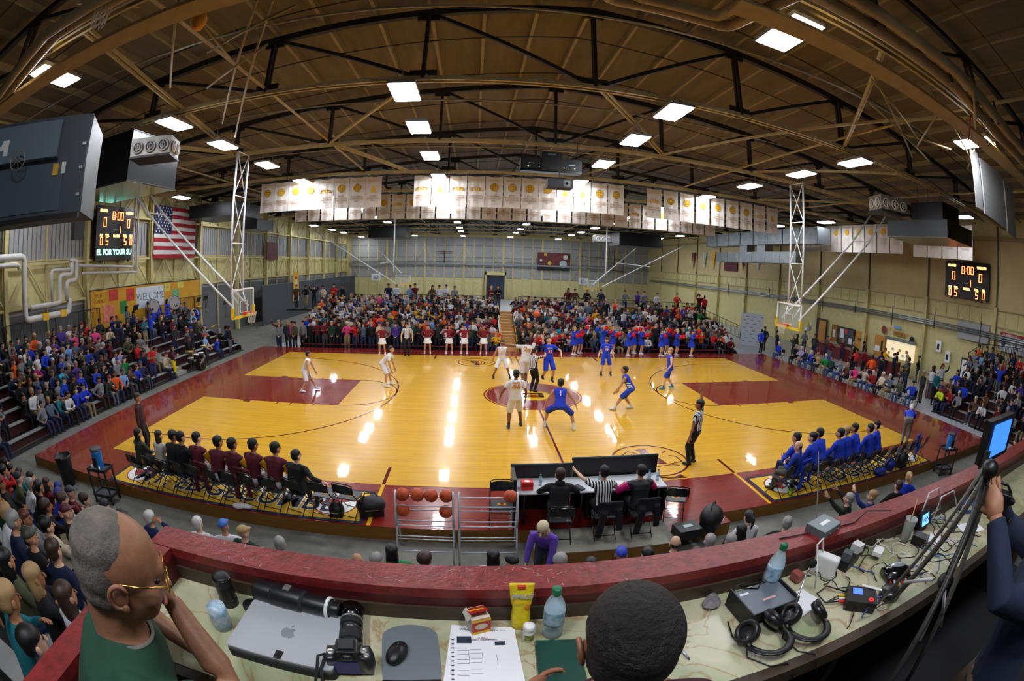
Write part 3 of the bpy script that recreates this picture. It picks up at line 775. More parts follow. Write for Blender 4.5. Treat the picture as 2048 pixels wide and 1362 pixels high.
# ================================================================== bleachers
seatm = M('bleacher_board', (150, 152, 150), .45, vary=.1, scale=4)
seatM = M('maroon_seat_board', (104, 26, 32), .45)
riserm = M('bleacher_dark', (24, 22, 24), .7)
maroonriser = M('maroon_riser', (70, 20, 26), .6)
goldp = M('gold_panel', (214, 160, 30), .5)
def bleacher(name, label, origin, rotz, length, rows, run, rise, z0, seat, riser, gaps=()):
    """rows climb along local +y; origin at the first row's pelvis line"""
    t = thing(name, label, 'bleachers', (origin[0], origin[1], 0), rotz)
    segs = []; a = 0.
    for g0, g1 in list(gaps) + [(length, length)]:
        if g0 > a: segs.append((a, g0))
        a = g1
    for (x0, x1) in segs:
        sb = MB().box(x0, -.14, -.035, x1, .14, 0).mesh('seat_board', seat)
        fb = MB().box(x0, -.16, -.03, x1, .16, 0).mesh('foot_board', riserm)
        rb = MB().box(x0, -.015, -rise - .12, x1, .015, -.04).mesh('riser', riser)
        for r in range(rows):
            z = z0 + rise * r; y = run * r
            obj('seat_board', sb, t, (0, y, z)); obj('foot_board', fb, t, (0, y - run * .45, max(ZF + .04, z - .43)))
            obj('riser', rb, t, (0, y + .12, z))
    for (g0, g1) in gaps:
        for r in range(rows * 2):
            z = ZF + .02 + (z0 + .0 - ZF) * 0 + rise * r / 2
            MB().box(g0 + .05, run * r / 2 - .35, z, g1 - .05, run * r / 2 - .02, z + rise / 2 + .02).build('aisle_step', M('aisle_step', (150, 146, 138), .6), t)
    for x in (0, length):
        MB().prism([(0, 0), (1, 0), (1, 1), (0, 1)], 0, 0)
        mb = MB(); n = 0
        prof = [(-.3, ZF), (run * rows, ZF), (run * rows, z0 + rise * rows - .2), (-.3, z0 - .1)]
        mb.add([(x - .02, y, z) for y, z in prof] + [(x + .02, y, z) for y, z in prof], [(0, 1, 2, 3), (7, 6, 5, 4), (0, 4, 5, 1), (1, 5, 6, 2), (2, 6, 7, 3), (3, 7, 4, 0)])
        mb.build('end_panel', riserm, t)
    return t
LEFT = dict(x0=-17.35, dx=-.7, z0=.07, dz=.30, rows=7)
FAR = dict(y0=10.0, dy=.62, z0=.10, dz=.19, rows=10)
NEAR = dict(y0=-11.85, dy=-.72, z0=.15, dz=.33, rows=7)
RIGHT = dict(x0=19.6, dx=.74, z0=.15, dz=.34, rows=7)
bleacher('bleacher', 'grey and black bleachers along the left wall, facing the basket', (-17.35, 9.3), PI / 2, 1, 1, .7, .3, .07, seatm, riserm) if False else None
# left: local x runs along -y ... rotz=+90deg turns local +y to -x, local +x to +y
bleacher('bleacher', 'left bleachers climbing to the lattice wall beside the yellow welcome board', (-17.35, -15.5), PI / 2, 24.8, 7, .7, .30, .07, seatm, maroonriser, gaps=[(17.3, 18.3)])
bleacher('bleacher', 'far bleachers packed with fans in front of the end wall, left block', (-12.9, 10.0), 0, 12.2, 10, .62, .19, .10, seatM, maroonriser)
bleacher('bleacher', 'far bleachers packed with fans in front of the end wall, right block', (.45, 10.0), 0, 14.6, 10, .62, .19, .10, seatM, maroonriser, gaps=[(6.5, 7.3)])
MB()
bleacher('bleacher', 'near bleachers below and left of the press desk', (-4.1, -11.85), PI, 13.2, 7, .72, .33, .15, seatm, riserm)
bleacher('bleacher', 'low front rows of seats directly below the maroon ledge', (1.9, -11.85), PI, 5.9, 3, .72, .33, .15, seatm, riserm)
bleacher('bleacher', 'near bleachers right of the press desk behind the blue bench', (16.9, -11.85), PI, 14.9, 4, .72, .33, .15, seatm, riserm)
bleacher('bleacher', 'right bleachers climbing to the cream wall beyond the press desk', (19.6, -4.6), -PI / 2, 11.5, 7, .74, .34, .15, seatm, maroonriser)
# side stair with yellow rails between the far blocks
t = thing('stairs', 'wooden access stair with yellow stringers between the two far bleacher blocks', 'stairs', (-.12, 9.7, 0))
for r in range(14):
    MB().box(-.42, .42 * r, ZF + .14 * r, .42, .42 * r + .44, ZF + .14 * r + .16).build('step', M('plywood', (196, 152, 96), .6, vary=.2), t)
for s in (-1, 1): MB().bar((s * .47, 0, ZF + .25), (s * .47, 5.9, ZF + 2.25), .05, .22).build('stringer', M('yellow_stringer', (214, 160, 40), .5), t)

# guard rails of vertical bars
railm = M('black_rail', (22, 22, 24), .45)
def guard_rail(label, pts, h=1.05, gap=.12, mat=None):
    t = thing('guard_rail', label, 'railing', pts[0]); p0 = V(pts[0]); P = [V(p) - p0 for p in pts]
    for a, b in zip(P[:-1], P[1:]):
        L = (b - a).length; n = max(1, int(L / 1.8))
        MB().tube([a + V((0, 0, h)), b + V((0, 0, h))], .022, 6).build('top_bar', mat or railm, t)
        MB().tube([a + V((0, 0, .12)), b + V((0, 0, .12))], .016, 6).build('bottom_bar', mat or railm, t)
        for i in range(n + 1):
            q = a.lerp(b, i / n); MB().tube([q, q + V((0, 0, h))], .022, 6).build('post', mat or railm, t)
        mb = MB(); k = int(L / gap)
        for i in range(k):
            q = a.lerp(b, (i + .5) / k); mb.tube([q + V((0, 0, .12)), q + V((0, 0, h))], .009, 4, caps=False)
        tag(mb.build('balusters', mat or railm, t), kind='stuff')
    return t
guard_rail('black bar railing along the top of the left bleachers beside the big white pipes', [(-22.3, -15, 2.1), (-22.3, 1.2, 2.1)], 1.15)
guard_rail('black bar railing at the top of the left bleachers right of the yellow board', [(-22.3, 13.4, 1.9), (-22.3, 9.5, 1.9)], 1.1)
guard_rail('black bar railing along the back of the far left block', [(-12.9, 16.7, 1.65), (-.8, 16.7, 1.65)], 1.0)
guard_rail('black bar railing along the back of the far right block', [(.9, 16.7, 1.65), (15.2, 16.7, 1.65)], 1.0)
guard_rail('railing down the right flank of the far right block', [(15.3, 16.6, 1.4), (16.2, 14.5, .9), (17.2, 12.8, .4)], 1.0)
guard_rail('black bar railing at the top of the right bleachers', [(24.9, -5.0, 2.3), (24.9, -8.0, 2.3)], 1.1)
guard_rail('black bar railing on the landing above the right bleachers', [(23.2, -4.3, 1.5), (25.4, -4.3, 2.0), (25.4, -9.0, 2.4)], 1.05)
# gold drape panels behind the far rail
for (x0, x1) in ((-12.6, -8.9), (-7.5, -1.2), (1.2, 7.4), (9.0, 12.3)):
    MB().box(x0, 16.85, ZF, x1, 16.9, 2.15).build('gold_screen', goldp, None)
    tag(bpy.context.scene.objects[-1] if False else COL.objects[-1], 'gold back screen behind the far bleachers, x') if False else None
sc_names = ['far left end', 'left of the access stair', 'right of the access stair', 'far right end']
for o, nm in zip([o for o in COL.objects if o.name.startswith('gold_screen')], sc_names): tag(o, 'gold back screen behind the top of the far bleachers, ' + nm, 'screen')
# decks for those who stand at the back of the far blocks
for (x0, x1, nm) in ((-16.5, -.8, 'left'), (.8, 16.2, 'right')):
    tag(MB().box(x0, 16.0, 1.5, x1, 16.8, 1.62).build('rear_deck', riserm), 'narrow black standing deck behind the far %s bleacher block' % nm, 'deck')
# ================================================================== spectators
def project(P):
    d = cam.matrix_world.to_3x3().transposed() @ (V(P) - cam.matrix_world.translation)
    r = math.hypot(d.x, d.y); th = math.atan2(r, -d.z); rr = 2 * 933.5623 * math.sin(th / 2)
    return 1024 + rr * d.x / r, 681 - rr * d.y / r
SIT = dict(pelvis=(0, 0, .06), bottom='trousers')
def sit(**k):
    d = dict(pelvis=(0, 0, .10), feet=[(-.11, .46, -.35), (.11, .44, -.35)], knee=[(-.15, 1, .7), (.15, 1, .7)], elbow=[(-1, -.4, -.5), (1, -.4, -.5)], bottom='trousers'); d.update(k); return d
SITV = [
    sit(hands=[(-.07, .30, .19), (.07, .28, .20)], lean=.15), sit(hands=[(-.05, .42, .33), (.06, .42, .31)], lean=.55, head=(.1, .1)),
    sit(hands=[(-.16, .36, .21), (.16, .36, .21)], lean=.08, head=(.2, 0), fem=True), sit(hands=[(-.1, .24, .36), (.1, .22, .38)], lean=.1, head=(-.2, -.05), elbow=[(-1, .2, -.5), (1, .2, -.5)]),
    sit(hands=[(-.06, .30, .52), (.05, .30, .52)], lean=.12, elbow=[(-1, .1, -.8), (1, .1, -.8)], fem=True), sit(hands=[(-.08, .38, .42), (.16, .38, .2)], lean=.3, head=(.25, -.2)),
    sit(hands=[(-.22, .05, .12), (.1, .25, .66)], lean=.2, elbow=[(-.5, -1, -.4), (1, .3, -.9)], fem=True), sit(hands=[(-.13, .33, .22), (.06, .33, .23)], lean=-.03, head=(-.35, .05), wide=1.15, belly=.03),
    sit(hands=[(-.04, .36, .24), (.04, .38, .24)], lean=.3, feet=[(-.05, .5, -.35), (.2, .4, -.35)], head=(.4, 0), fem=True), sit(hands=[(.05, .25, .2), (.25, .2, .2)], lean=.1, twist=.2, head=(.1, -.12))]
STV = [
    dict(hands=[(-.25, .06, .80), (.25, .05, .80)]), dict(hands=[(-.10, .22, 1.16), (.10, .22, 1.18)], elbow=[(-1, -.3, -1), (1, -.3, -1)], fem=True), dict(hands=[(.12, .17, 1.18), (-.12, .19, 1.2)], elbow=[(-1, .1, -.8), (1, .1, -.8)]),
    dict(hands=[(-.24, .1, .84), (.12, .25, 1.35)], elbow=[(-1, -.5, -.5), (1, -.3, -1)], head=(.25, 0)), dict(hands=[(-.06, .2, .92), (.06, .2, .92)], head=(-.2, -.1), fem=True), dict(hands=[(-.32, .3, 1.7), (.32, .28, 1.72)], elbow=[(-1, .2, -.6), (1, .2, -.6)]),
    dict(hands=[(-.2, -.1, .86), (.2, -.1, .86)], wide=1.15, belly=.02), dict(hands=[(-.08, .25, 1.28), (.08, .24, 1.3)], elbow=[(-1, 0, -.9), (1, 0, -.9)], fem=True)]
HST = ['short', 'long', 'cap', 'beanie', 'pony', 'bald', 'bushy']
_var = {}
def hires(kind, i):
    k = (kind, i)
    if k not in _var:
        spec = dict((SITV if kind == 'sit' else STV)[i]); spec.setdefault('top', 'long'); spec['hair'] = 'short'
        F = figure(**spec)
        parts = [remesh(F['body'], .022, 2, .5), remesh(F['top'], .022, 2, .5), remesh(F['bottom'], .022, 2, .5), remesh(F['shoes'], .018, 1, .5)]
        _var[k] = (merge([parts[0], F['fing'], F['face'], F['eyes'], parts[1], parts[2], parts[3]], [0, 0, 0, 5, 1, 2, 4]).mesh('person_' + kind, SLOTS), F, {})
    return _var[k]
def hairmesh(kind, i, style):
    me, F, hs = hires(kind, i)
    if style not in hs: hs[style] = merge([remesh(hair_mesh(F['hc'], F['Rh'], F['s'] * 1.1, style), .016, 2, .5)], [0]).mesh('hair_' + style, [A_HAIR])
    return hs[style]
CN = {'black': (20, 20, 24), 'charcoal': (44, 46, 50), 'navy': (24, 32, 62), 'dark blue': (30, 48, 92), 'royal blue': (26, 58, 190), 'grey': (120, 124, 130), 'white': (214, 216, 220), 'maroon': (96, 20, 32), 'dark red': (140, 24, 28), 'red': (196, 34, 34),
      'teal': (28, 110, 120), 'turquoise': (30, 160, 190), 'olive': (74, 78, 54), 'green': (30, 130, 62), 'dark green': (24, 60, 46), 'gold': (222, 168, 32), 'orange': (226, 92, 34), 'pink': (214, 60, 128), 'purple': (78, 50, 140), 'lavender': (150, 140, 190), 'cream': (206, 192, 166),
      'brown': (86, 60, 44), 'light blue': (120, 160, 214), 'slate': (80, 96, 116), 'magenta': (150, 30, 96), 'tan': (176, 148, 106), 'hi-vis yellow': (206, 230, 40), 'hi-vis orange': (250, 96, 30), 'striped teal': (26, 96, 100)}
PAL = ['black'] * 16 + ['charcoal'] * 8 + ['navy'] * 9 + ['dark blue'] * 4 + ['royal blue'] * 4 + ['grey'] * 6 + ['white'] * 5 + ['maroon'] * 5 + ['dark red', 'red', 'teal', 'olive', 'olive', 'dark green', 'orange', 'pink', 'purple', 'lavender', 'cream', 'brown', 'brown', 'light blue', 'slate', 'slate']
PALF = ['black'] * 14 + ['charcoal'] * 5 + ['navy'] * 5 + ['grey'] * 6 + ['white'] * 9 + ['maroon'] * 7 + ['dark red', 'red', 'olive', 'olive', 'cream', 'cream', 'gold', 'orange', 'dark green', 'pink', 'purple', 'brown', 'light blue', 'royal blue', 'slate', 'teal']
LEGS = [(22, 24, 30)] * 6 + [(34, 44, 74)] * 6 + [(60, 66, 76)] * 2 + [(140, 124, 92), (46, 40, 36), (90, 96, 104)]
# colours seen at given places of the crowd: (pixel x, pixel y, colour, hair tone or None, hair style or None)
HINTS = [(30, 730, 'orange', 0, 0), (91, 716, 'royal blue', 0, 0), (121, 730, 'royal blue', 0, 0), (128, 753, 'turquoise', 'black', 'long'), (73, 751, 'magenta', 0, 0), (173, 756, 'royal blue', 0, 0), (185, 745, 'royal blue', 0, 0), (144, 797, 'royal blue', 'brown', 'short'), (161, 787, 'royal blue', 'black', 'short'),
         (178, 785, 'grey', 'black', 'short'), (131, 806, 'white', 'black', 'pony'), (104, 812, 'slate', 0, 0), (119, 806, 'teal', 0, 0), (62, 829, 'grey', 'black', 'short'), (72, 806, 'white', 0, 0), (219, 722, 'white', 'black', 'short'), (234, 735, 'grey', 0, 0), (234, 716, 'lavender', 0, 0), (248, 730, 'green', 0, 0), (218, 764, 'charcoal', 'fair', 'beanie'),
         (207, 663, 'cream', 0, 0), (197, 669, 'pink', 0, 0), (179, 657, 'red', 0, 0), (150, 661, 'slate', 0, 0), (120, 672, 'purple', 0, 0), (113, 684, 'purple', 'white', 'beanie'), (78, 680, 'orange', 0, 0), (46, 705, 'white', 0, 0), (262, 705, 'red', 0, 0), (328, 618, 'royal blue', 0, 0), (319, 625, 'royal blue', 'white', 'cap'), (405, 628, 'royal blue', 0, 0), (285, 735, 'navy', 'white', 'cap'), (300, 732, 'navy', 0, 0),
         (42, 899, 'navy', (170, 24, 24), 'cap'), (53, 933, 'royal blue', 0, 0), (69, 940, 'royal blue', 'grey', 0), (136, 990, 'striped teal', 'black', 'beanie'), (152, 965, 'navy', 'brown', 'short'), (179, 1005, 'navy', 'brown', 'bushy'), (212, 990, 'black', 'grey', 'bald'), (228, 1021, 'navy', (20, 20, 30), 'beanie'), (288, 1045, 'dark blue', 'white', 'short'), (94, 990, 'maroon', 'brown', 'long'), (124, 1018, 'grey', 'brown', 'bushy'), (42, 1040, 'slate', 'black', 'bushy'), (81, 1030, 'black', 'brown', 'bushy'),
         (150, 1060, 'black', (80, 14, 30), 'cap'), (85, 1120, 'black', (60, 64, 50), 'cap'), (16, 1160, 'olive', 'black', 'long'), (18, 1340, 'black', (200, 130, 20), 'beanie'),
         (1878, 785, 'hi-vis yellow', 0, 0), (1881, 799, 'dark red', 0, 0), (1905, 809, 'grey', 'black', 'cap'), (1920, 797, 'royal blue', 0, 0), (1944, 876, 'green', 0, 0), (1993, 815, 'maroon', 0, 0), (1969, 763, 'grey', 0, 0), (1992, 760, 'royal blue', 0, 0), (2016, 732, 'red', 0, 0), (2031, 721, 'navy', 0, 0), (1983, 830, 'white', 0, 0),
         (586, 647, 'pink', 0, 0), (703, 632, 'royal blue', 0, 0), (838, 638, 'gold', 0, 0), (868, 644, 'gold', 0, 0), (654, 661, 'maroon', 0, 0), (755, 653, 'red', 0, 0), (794, 656, 'black', 0, 'cap'), (886, 640, 'maroon', 0, 0), (908, 640, 'maroon', 0, 0), (925, 640, 'maroon', 0, 0), (999, 647, 'red', 0, 0), (983, 670, 'grey', 0, 0), (1016, 674, 'orange', 0, 0), (1113, 672, 'red', 0, 0), (1117, 659, 'turquoise', 0, 0), (622, 612, 'gold', 0, 0), (686, 632, 'white', 0, 0), (717, 628, 'white', 0, 0), (750, 628, 'gold', 0, 0), (850, 600, 'turquoise', 0, 0), (670, 580, 'red', 0, 0), (830, 590, 'maroon', 0, 0), (870, 580, 'brown', 0, 0), (1419, 615, 'red', 0, 0), (1412, 632, 'green', 0, 0), (1268, 632, 'light blue', 0, 0), (1300, 630, 'white', 0, 0), (1500, 665, 'royal blue', 0, 0), (1225, 650, 'gold', 0, 0)]
ORD = ['first', 'second', 'third', 'fourth', 'fifth', 'sixth', 'seventh', 'eighth', 'ninth', 'tenth', 'eleventh', 'twelfth', 'thirteenth', 'fourteenth', 'fifteenth', 'sixteenth', 'seventeenth', 'eighteenth', 'nineteenth', 'twentieth']
def ordn(i): return ORD[i] if i < 20 else ('twenty-' if i < 30 else 'thirty-' if i < 40 else 'forty-') + ORD[(i - 20) % 10] if (i - 20) % 10 != 9 or i < 20 else {29: 'thirtieth', 39: 'fortieth', 49: 'fiftieth'}.get(i, 'last')
CR = random.Random(5)
seats = []      # x, y, z, rot, kind, where, row, pal
def add_seat(x, y, z, rot, kind, where, row, pal=PAL, **k): seats.append(dict(x=x, y=y, z=z, rot=rot, kind=kind, where=where, row=row, pal=pal, **k))
# left bleachers
for r in range(7):
    y = -15.2
    while y < 9.0:
        x = LEFT['x0'] + LEFT['dx'] * r; z = LEFT['z0'] + LEFT['dz'] * r
        band = y > .8; p = .88 if y < -.5 else (.55 if band and r > 3 else .3)
        if -8.9 < y < -7.9 and r < 5: p = .1
        if 1.6 < y < 3.0 and r < 4: p = .1
        if CR.random() < p:
            k = 'stand' if band and CR.random() < .35 else 'sit'
            add_seat(x + CR.uniform(-.05, .05), y, z, -PI / 2 + CR.uniform(-.25, .35) + (.25 if y < -4 else -.15), k, 'left bleachers', r, PAL)
        y += CR.uniform(.47, .56)
# far blocks
for r in range(10):
    for x0, x1, nm in ((-12.8, -.8, 'far left block'), (.6, 15.0, 'far right block')):
        x = x0
        while x < x1:
            if nm == 'far right block' and (6.9 < x < 7.8): x += .5; continue
            if CR.random() < (.93 if nm == 'far left block' or x < 8 else .7):
                st = nm == 'far left block' and x < -2.2 and (r < 8)
                if nm == 'far right block' and CR.random() < .04: st = True
                if r == 0 and st: pass
                add_seat(x, FAR['y0'] + FAR['dy'] * r, FAR['z0'] + FAR['dz'] * r, PI + CR.uniform(-.35, .35), 'stand' if st else 'sit', nm, r, PALF)
            x += CR.uniform(.44, .53)
for x in (-15.8, -15, -14.3, -13.6, -12.7, -12.05, -8.5, -7.9, -6.9, -6.56, -5.3, -4.8, -4.3, -3.7, -1.08, -.6, 4.5, 5.0, 5.9, 6.95, 8.85, 9.85, 10.4, 11.5, 13.2, 15.2, 15.7):
    add_seat(x, 16.35, 1.64 + .43, PI + CR.uniform(-.2, .2), 'stand', 'far standing deck', 0, PALF)
for x in (-13.6, -13.9, -14.4, -14.8, -13.3): add_seat(x, 9.6 + CR.random(), .1, PI + CR.uniform(-.3, .6), 'stand', 'far floor corner', 0, PALF)
# near, left of the press box
for r in range(7):
    x = -4.3
    while x > -17.2:
        y = NEAR['y0'] + NEAR['dy'] * r
        if CR.random() < .86 and not (x > -4.5 and r > 5): add_seat(x, y + CR.uniform(-.04, .04), NEAR['z0'] + NEAR['dz'] * r, CR.uniform(-.35, .05) - (.25 if x < -8 else .1), 'sit', 'near left bleachers', r)
        x -= CR.uniform(.5, .62)
# near, right of the press box
for r in range(3):
    x = 5.6
    while x < 16.8:
        if CR.random() < .8: add_seat(x, NEAR['y0'] + NEAR['dy'] * r, NEAR['z0'] + NEAR['dz'] * r, CR.uniform(.05, .5), 'sit', 'near right bleachers', r)
        x += CR.uniform(.5, .62)
# right bleachers
for r in range(7):
    y = -4.8
    while y > -15.8:
        if CR.random() < .85: add_seat(RIGHT['x0'] + RIGHT['dx'] * r, y, RIGHT['z0'] + RIGHT['dz'] * r, PI / 2 + CR.uniform(-.4, .2), 'stand' if CR.random() < .06 else 'sit', 'right bleachers', r)
        y -= CR.uniform(.5, .6)
FLOORZ = ZF
for (x, y, c) in [(19.5, .9, 'hi-vis orange'), (20.5, .9, 'black'), (20.6, 3.3, 'red'), (22.2, 5.2, 'brown'), (23.2, 6.0, 'black'), (21.5, 3.3, 'dark red'), (24.0, 3.4, 'gold'), (24.4, 2.5, 'navy'), (24.5, 1.6, 'light blue'), (25, .8, 'black'), (23.3, 1.9, 'charcoal'), (22.6, 2.6, 'dark blue'), (20.6, -3.6, 'teal'), (20.0, -3.0, 'charcoal'), (21.6, -2.6, 'white'), (22.4, -2.2, 'black'), (23.4, -2.3, 'white'), (24.2, -1.9, 'navy'), (21.4, -.6, 'olive'), (22.2, -.2, 'black'), (19.1, -1.9, 'charcoal'), (18.9, 10.2, 'navy'), (18.0, 11, 'brown'), (19.4, 8.8, 'olive'), (20.4, 9.6, 'black'), (21.6, 8.8, 'charcoal'), (22.8, 8.6, 'brown'), (19.2, 12.3, 'navy'), (23.9, 7.9, 'maroon'), (22.6, 11.2, 'grey'), (21.2, 6.6, 'maroon'), (24.9, 6.4, 'black')]:
    add_seat(x, y, FLOORZ + .43, CR.uniform(0, 2 * PI), 'stand', 'right concourse', 0, PAL, col=c)
# choose the ones that show largest for individual people, the rest is one mass
camp = cam.matrix_world.translation
def hidden(s):
    hx, hy, hz = s['x'], s['y'], s['z'] + (.85 if s['kind'] == 'sit' else 1.3)
    px, py = project((hx, hy, hz))
    if px < -30 or px > 2078 or py > 1400: return True
    if hy < -11 and -3.6 < hx + (camp.x - hx) * ((-15.6 - hy) / (camp.y - hy)) < 2.2:
        tt = (-15.6 - hy) / (camp.y - hy); zz = hz + (camp.z - hz) * tt
        if zz < 3.86: return True
    if px > 1900 and py > 940: return True
    return False
seats = [s for s in seats if not hidden(s)]
for s in seats: s['d'] = (V((s['x'], s['y'], s['z'] + .5)) - camp).length; s['p'] = project((s['x'], s['y'], s['z'] + .55))
seats.sort(key=lambda s: s['d'])
N_IND = 212
for s in seats:
    s['hair'] = CR.choice(['black', 'black', 'black', 'brown', 'brown', 'fair', 'grey', 'auburn', 'black']); s['hs'] = CR.choice(['short', 'short', 'short', 'long', 'long', 'pony', 'bushy', 'cap', 'beanie', 'short'])
    if s['hair'] == 'grey' and s['hs'] in ('long', 'pony'): s['hs'] = 'short'
    s['c'] = s.get('col') or CR.choice(s['pal']); s['leg'] = CR.choice(LEGS); s['skin'] = CR.choice(['fair', 'medium', 'medium', 'tan', 'medium', 'fair', 'brown'] if CR.random() < .3 else ['fair', 'medium', 'tan'])
    s['hatc'] = CR.choice([(20, 20, 24), (120, 20, 34), (30, 50, 130), (200, 200, 200), (40, 44, 60)])
for (hx, hy, c, hair, hs) in HINTS:
    b = min((s for s in seats if not s.get('hinted')), key=lambda s: (s['p'][0] - hx) ** 2 + (s['p'][1] - hy) ** 2)
    if (b['p'][0] - hx) ** 2 + (b['p'][1] - hy) ** 2 < 30 ** 2:
        b['hinted'] = 1; b['c'] = c
        if isinstance(hair, tuple): b['hatc'] = hair
        elif hair: b['hair'] = hair
        if hs: b['hs'] = hs
        elif hair and b['hs'] in ('cap', 'beanie'): b['hs'] = 'short'
garment = {'sit': ['sweater', 'hoodie', 'jacket'], 'stand': ['top', 'jacket', 'hoodie']}
hatname = {(20, 20, 24): 'black', (120, 20, 34): 'maroon', (30, 50, 130): 'blue', (200, 200, 200): 'pale', (40, 44, 60): 'dark', (170, 24, 24): 'red', (20, 20, 30): 'black', (80, 14, 30): 'maroon', (60, 64, 50): 'camouflage', (200, 130, 20): 'mustard'}
rowseen = {}
ind, mass = seats[:N_IND], seats[N_IND:]
# the two standing-deck / concourse people keep plain positions in the label
for s in sorted(ind, key=lambda s: (s['where'], s['row'], s['d'])):
    k = (s['where'], s['row']); n = rowseen.get(k, 0); rowseen[k] = n + 1
    head = {'cap': 'person in a %s cap' % hatname[s['hatc']], 'beanie': 'person in a %s knit hat' % hatname[s['hatc']], 'bald': 'balding person', 'long': 'long-haired person', 'pony': 'ponytailed person', 'bushy': 'curly-haired person', 'short': '%s-haired person' % s['hair']}[s['hs']]
    g = CR.choice(garment[s['kind']])
    if s['c'].startswith('hi-vis'): g = 'jacket'
    if s['where'] == 'right concourse': lab = '%s in %s %s on right concourse, %s nearest the camera' % (head, s['c'], g, ordn(n))
    else: lab = '%s in %s %s, %s row %s, %s from camera' % (head, s['c'], g, s['where'], ['one', 'two', 'three', 'four', 'five', 'six', 'seven', 'eight', 'nine', 'ten'][s['row']], ordn(n))
    kind = s['kind']; i = CR.randrange(len(SITV if kind == 'sit' else STV)); 
    if s['hs'] in ('long', 'pony') and CR.random() < .6: i = CR.choice([2, 4, 6, 8] if kind == 'sit' else [1, 4, 7])
    me, F, _ = hires(kind, i)
    z = s['z'] if kind == 'sit' else s['z'] - .43
    if s['where'] in ('right concourse',): z = s['z'] - .43
    o = obj('person', me, None, (s['x'], s['y'], z), s['rot']); sc_ = CR.uniform(.98, 1.08); o.scale = (sc_, sc_, sc_)
    hc = s['hatc'] if s['hs'] in ('cap', 'beanie') else HAIRS[s['hair']]
    set_cols(o, CN[s['c']], s['leg'], hc, s['skin'], CR.choice([(30, 30, 32), (200, 200, 200), (60, 60, 70)]))
    tag(o, lab, 'person', 'spectators in the ' + s['where'] if s['where'] != 'right concourse' else 'people standing on the right concourse')
    h = obj({'cap': 'cap', 'beanie': 'knit_hat'}.get(s['hs'], 'hair'), hairmesh(kind, i, s['hs']), o); h['c_hair'] = o['c_hair']
# the mass: one object of simple seated and standing figures, colours per face
def lod_variant(kind, i, style):
    spec = dict((SITV if kind == 'sit' else STV)[i]); spec.setdefault('top', 'long'); spec['hair'] = style; spec['lod'] = True
    F = figure(**spec)
    F['body'].v = F['body'].v; ms = [(F['body'], 0), (F['top'], 1), (F['bottom'], 2), (F['hair'], 3), (F['shoes'], 4), (F['eyes'], 5)]
    vs, fs, ms_ = [], [], []
    for mb, k in ms:
        n = len(vs); vs += mb.v; fs += [tuple(n + q for q in f) for f in mb.f]; ms_ += [k] * len(mb.f)
    return np.array(vs), fs, ms_
lods = {}
AV, AF, AC = [], [], []; nv = 0
for s in mass:
    kind = s['kind']; i = CR.randrange(len(SITV if kind == 'sit' else STV)); st = s['hs'] if s['hs'] not in ('bushy',) else 'short'
    k = (kind, i, st)
    if k not in lods: lods[k] = lod_variant(*k)
    v, f, m_ = lods[k]
    z = s['z'] if kind == 'sit' else s['z'] - .43; a = s['rot']; sc_ = CR.uniform(.97, 1.08); ca, sa = math.cos(a) * sc_, math.sin(a) * sc_
    w_ = np.stack([v[:, 0] * ca - v[:, 1] * sa + s['x'], v[:, 0] * sa + v[:, 1] * ca + s['y'], v[:, 2] * sc_ + z], 1)
    cols = [lin(SKINS[s['skin']]), lin(CN[s['c']]), lin(s['leg']), lin(s['hatc'] if s['hs'] in ('cap', 'beanie') else HAIRS[s['hair']]), lin((40, 40, 44)), lin((30, 22, 20))]
    AV.append(w_); AF += [tuple(nv + q for q in ff) for ff in f]; AC += [cols[q] for q in m_]; nv += len(v)
me = bpy.data.meshes.new('crowd'); me.from_pydata(np.concatenate(AV).tolist(), [], AF)
at = me.attributes.new('col', 'FLOAT_COLOR', 'FACE'); at.data.foreach_set('color', np.array([[*c, 1.] for c in AC], dtype=np.float32).ravel())
me.polygons.foreach_set('use_smooth', [True] * len(me.polygons))
cm_ = M('crowd_cloth', (100, 100, 100), .8, spec=.3); a_ = cm_.node_tree.nodes.new('ShaderNodeAttribute'); a_.attribute_name = 'col'
cm_.node_tree.links.new(a_.outputs['Color'], cm_.node_tree.nodes['Principled BSDF'].inputs['Base Color'])
me.materials.append(cm_)
o = obj('crowd', me); tag(o, 'the remaining distant spectators packed into the far and side bleachers', 'crowd', kind='stuff')
print('PEOPLE individual', len(ind), 'mass', len(mass), 'tris', len(AF), 'cut distance', ind[-1]['d'])
# ================================================================== players, officials, benches
def stripes(name, axis=0, period=.052, c1=(238, 238, 238), c2=(16, 16, 18)):
    m = bpy.data.materials.new(name); MATS[name] = m; m.use_nodes = True; nt = m.node_tree; b = nt.nodes['Principled BSDF']
    tc = nt.nodes.new('ShaderNodeTexCoord'); sx = nt.nodes.new('ShaderNodeSeparateXYZ'); nt.links.new(tc.outputs['Object'], sx.inputs[0])
    mt = nt.nodes.new('ShaderNodeMath'); mt.operation = 'MULTIPLY'; mt.inputs[1].default_value = 2 * PI / period; nt.links.new(sx.outputs[axis], mt.inputs[0])
    sn = nt.nodes.new('ShaderNodeMath'); sn.operation = 'COSINE'; nt.links.new(mt.outputs[0], sn.inputs[0])
    gt = nt.nodes.new('ShaderNodeMath'); gt.operation = 'GREATER_THAN'; gt.inputs[1].default_value = 0; nt.links.new(sn.outputs[0], gt.inputs[0])
    mx = nt.nodes.new('ShaderNodeMixRGB'); mx.inputs[1].default_value = (*lin(c1), 1); mx.inputs[2].default_value = (*lin(c2), 1); nt.links.new(gt.outputs[0], mx.inputs[0])
    nt.links.new(mx.outputs[0], b.inputs['Base Color']); b.inputs['Roughness'].default_value = .85
    return m
refm = stripes('referee_stripes')
WH = (226, 226, 230); BL = (24, 58, 198); BK = (18, 18, 22)
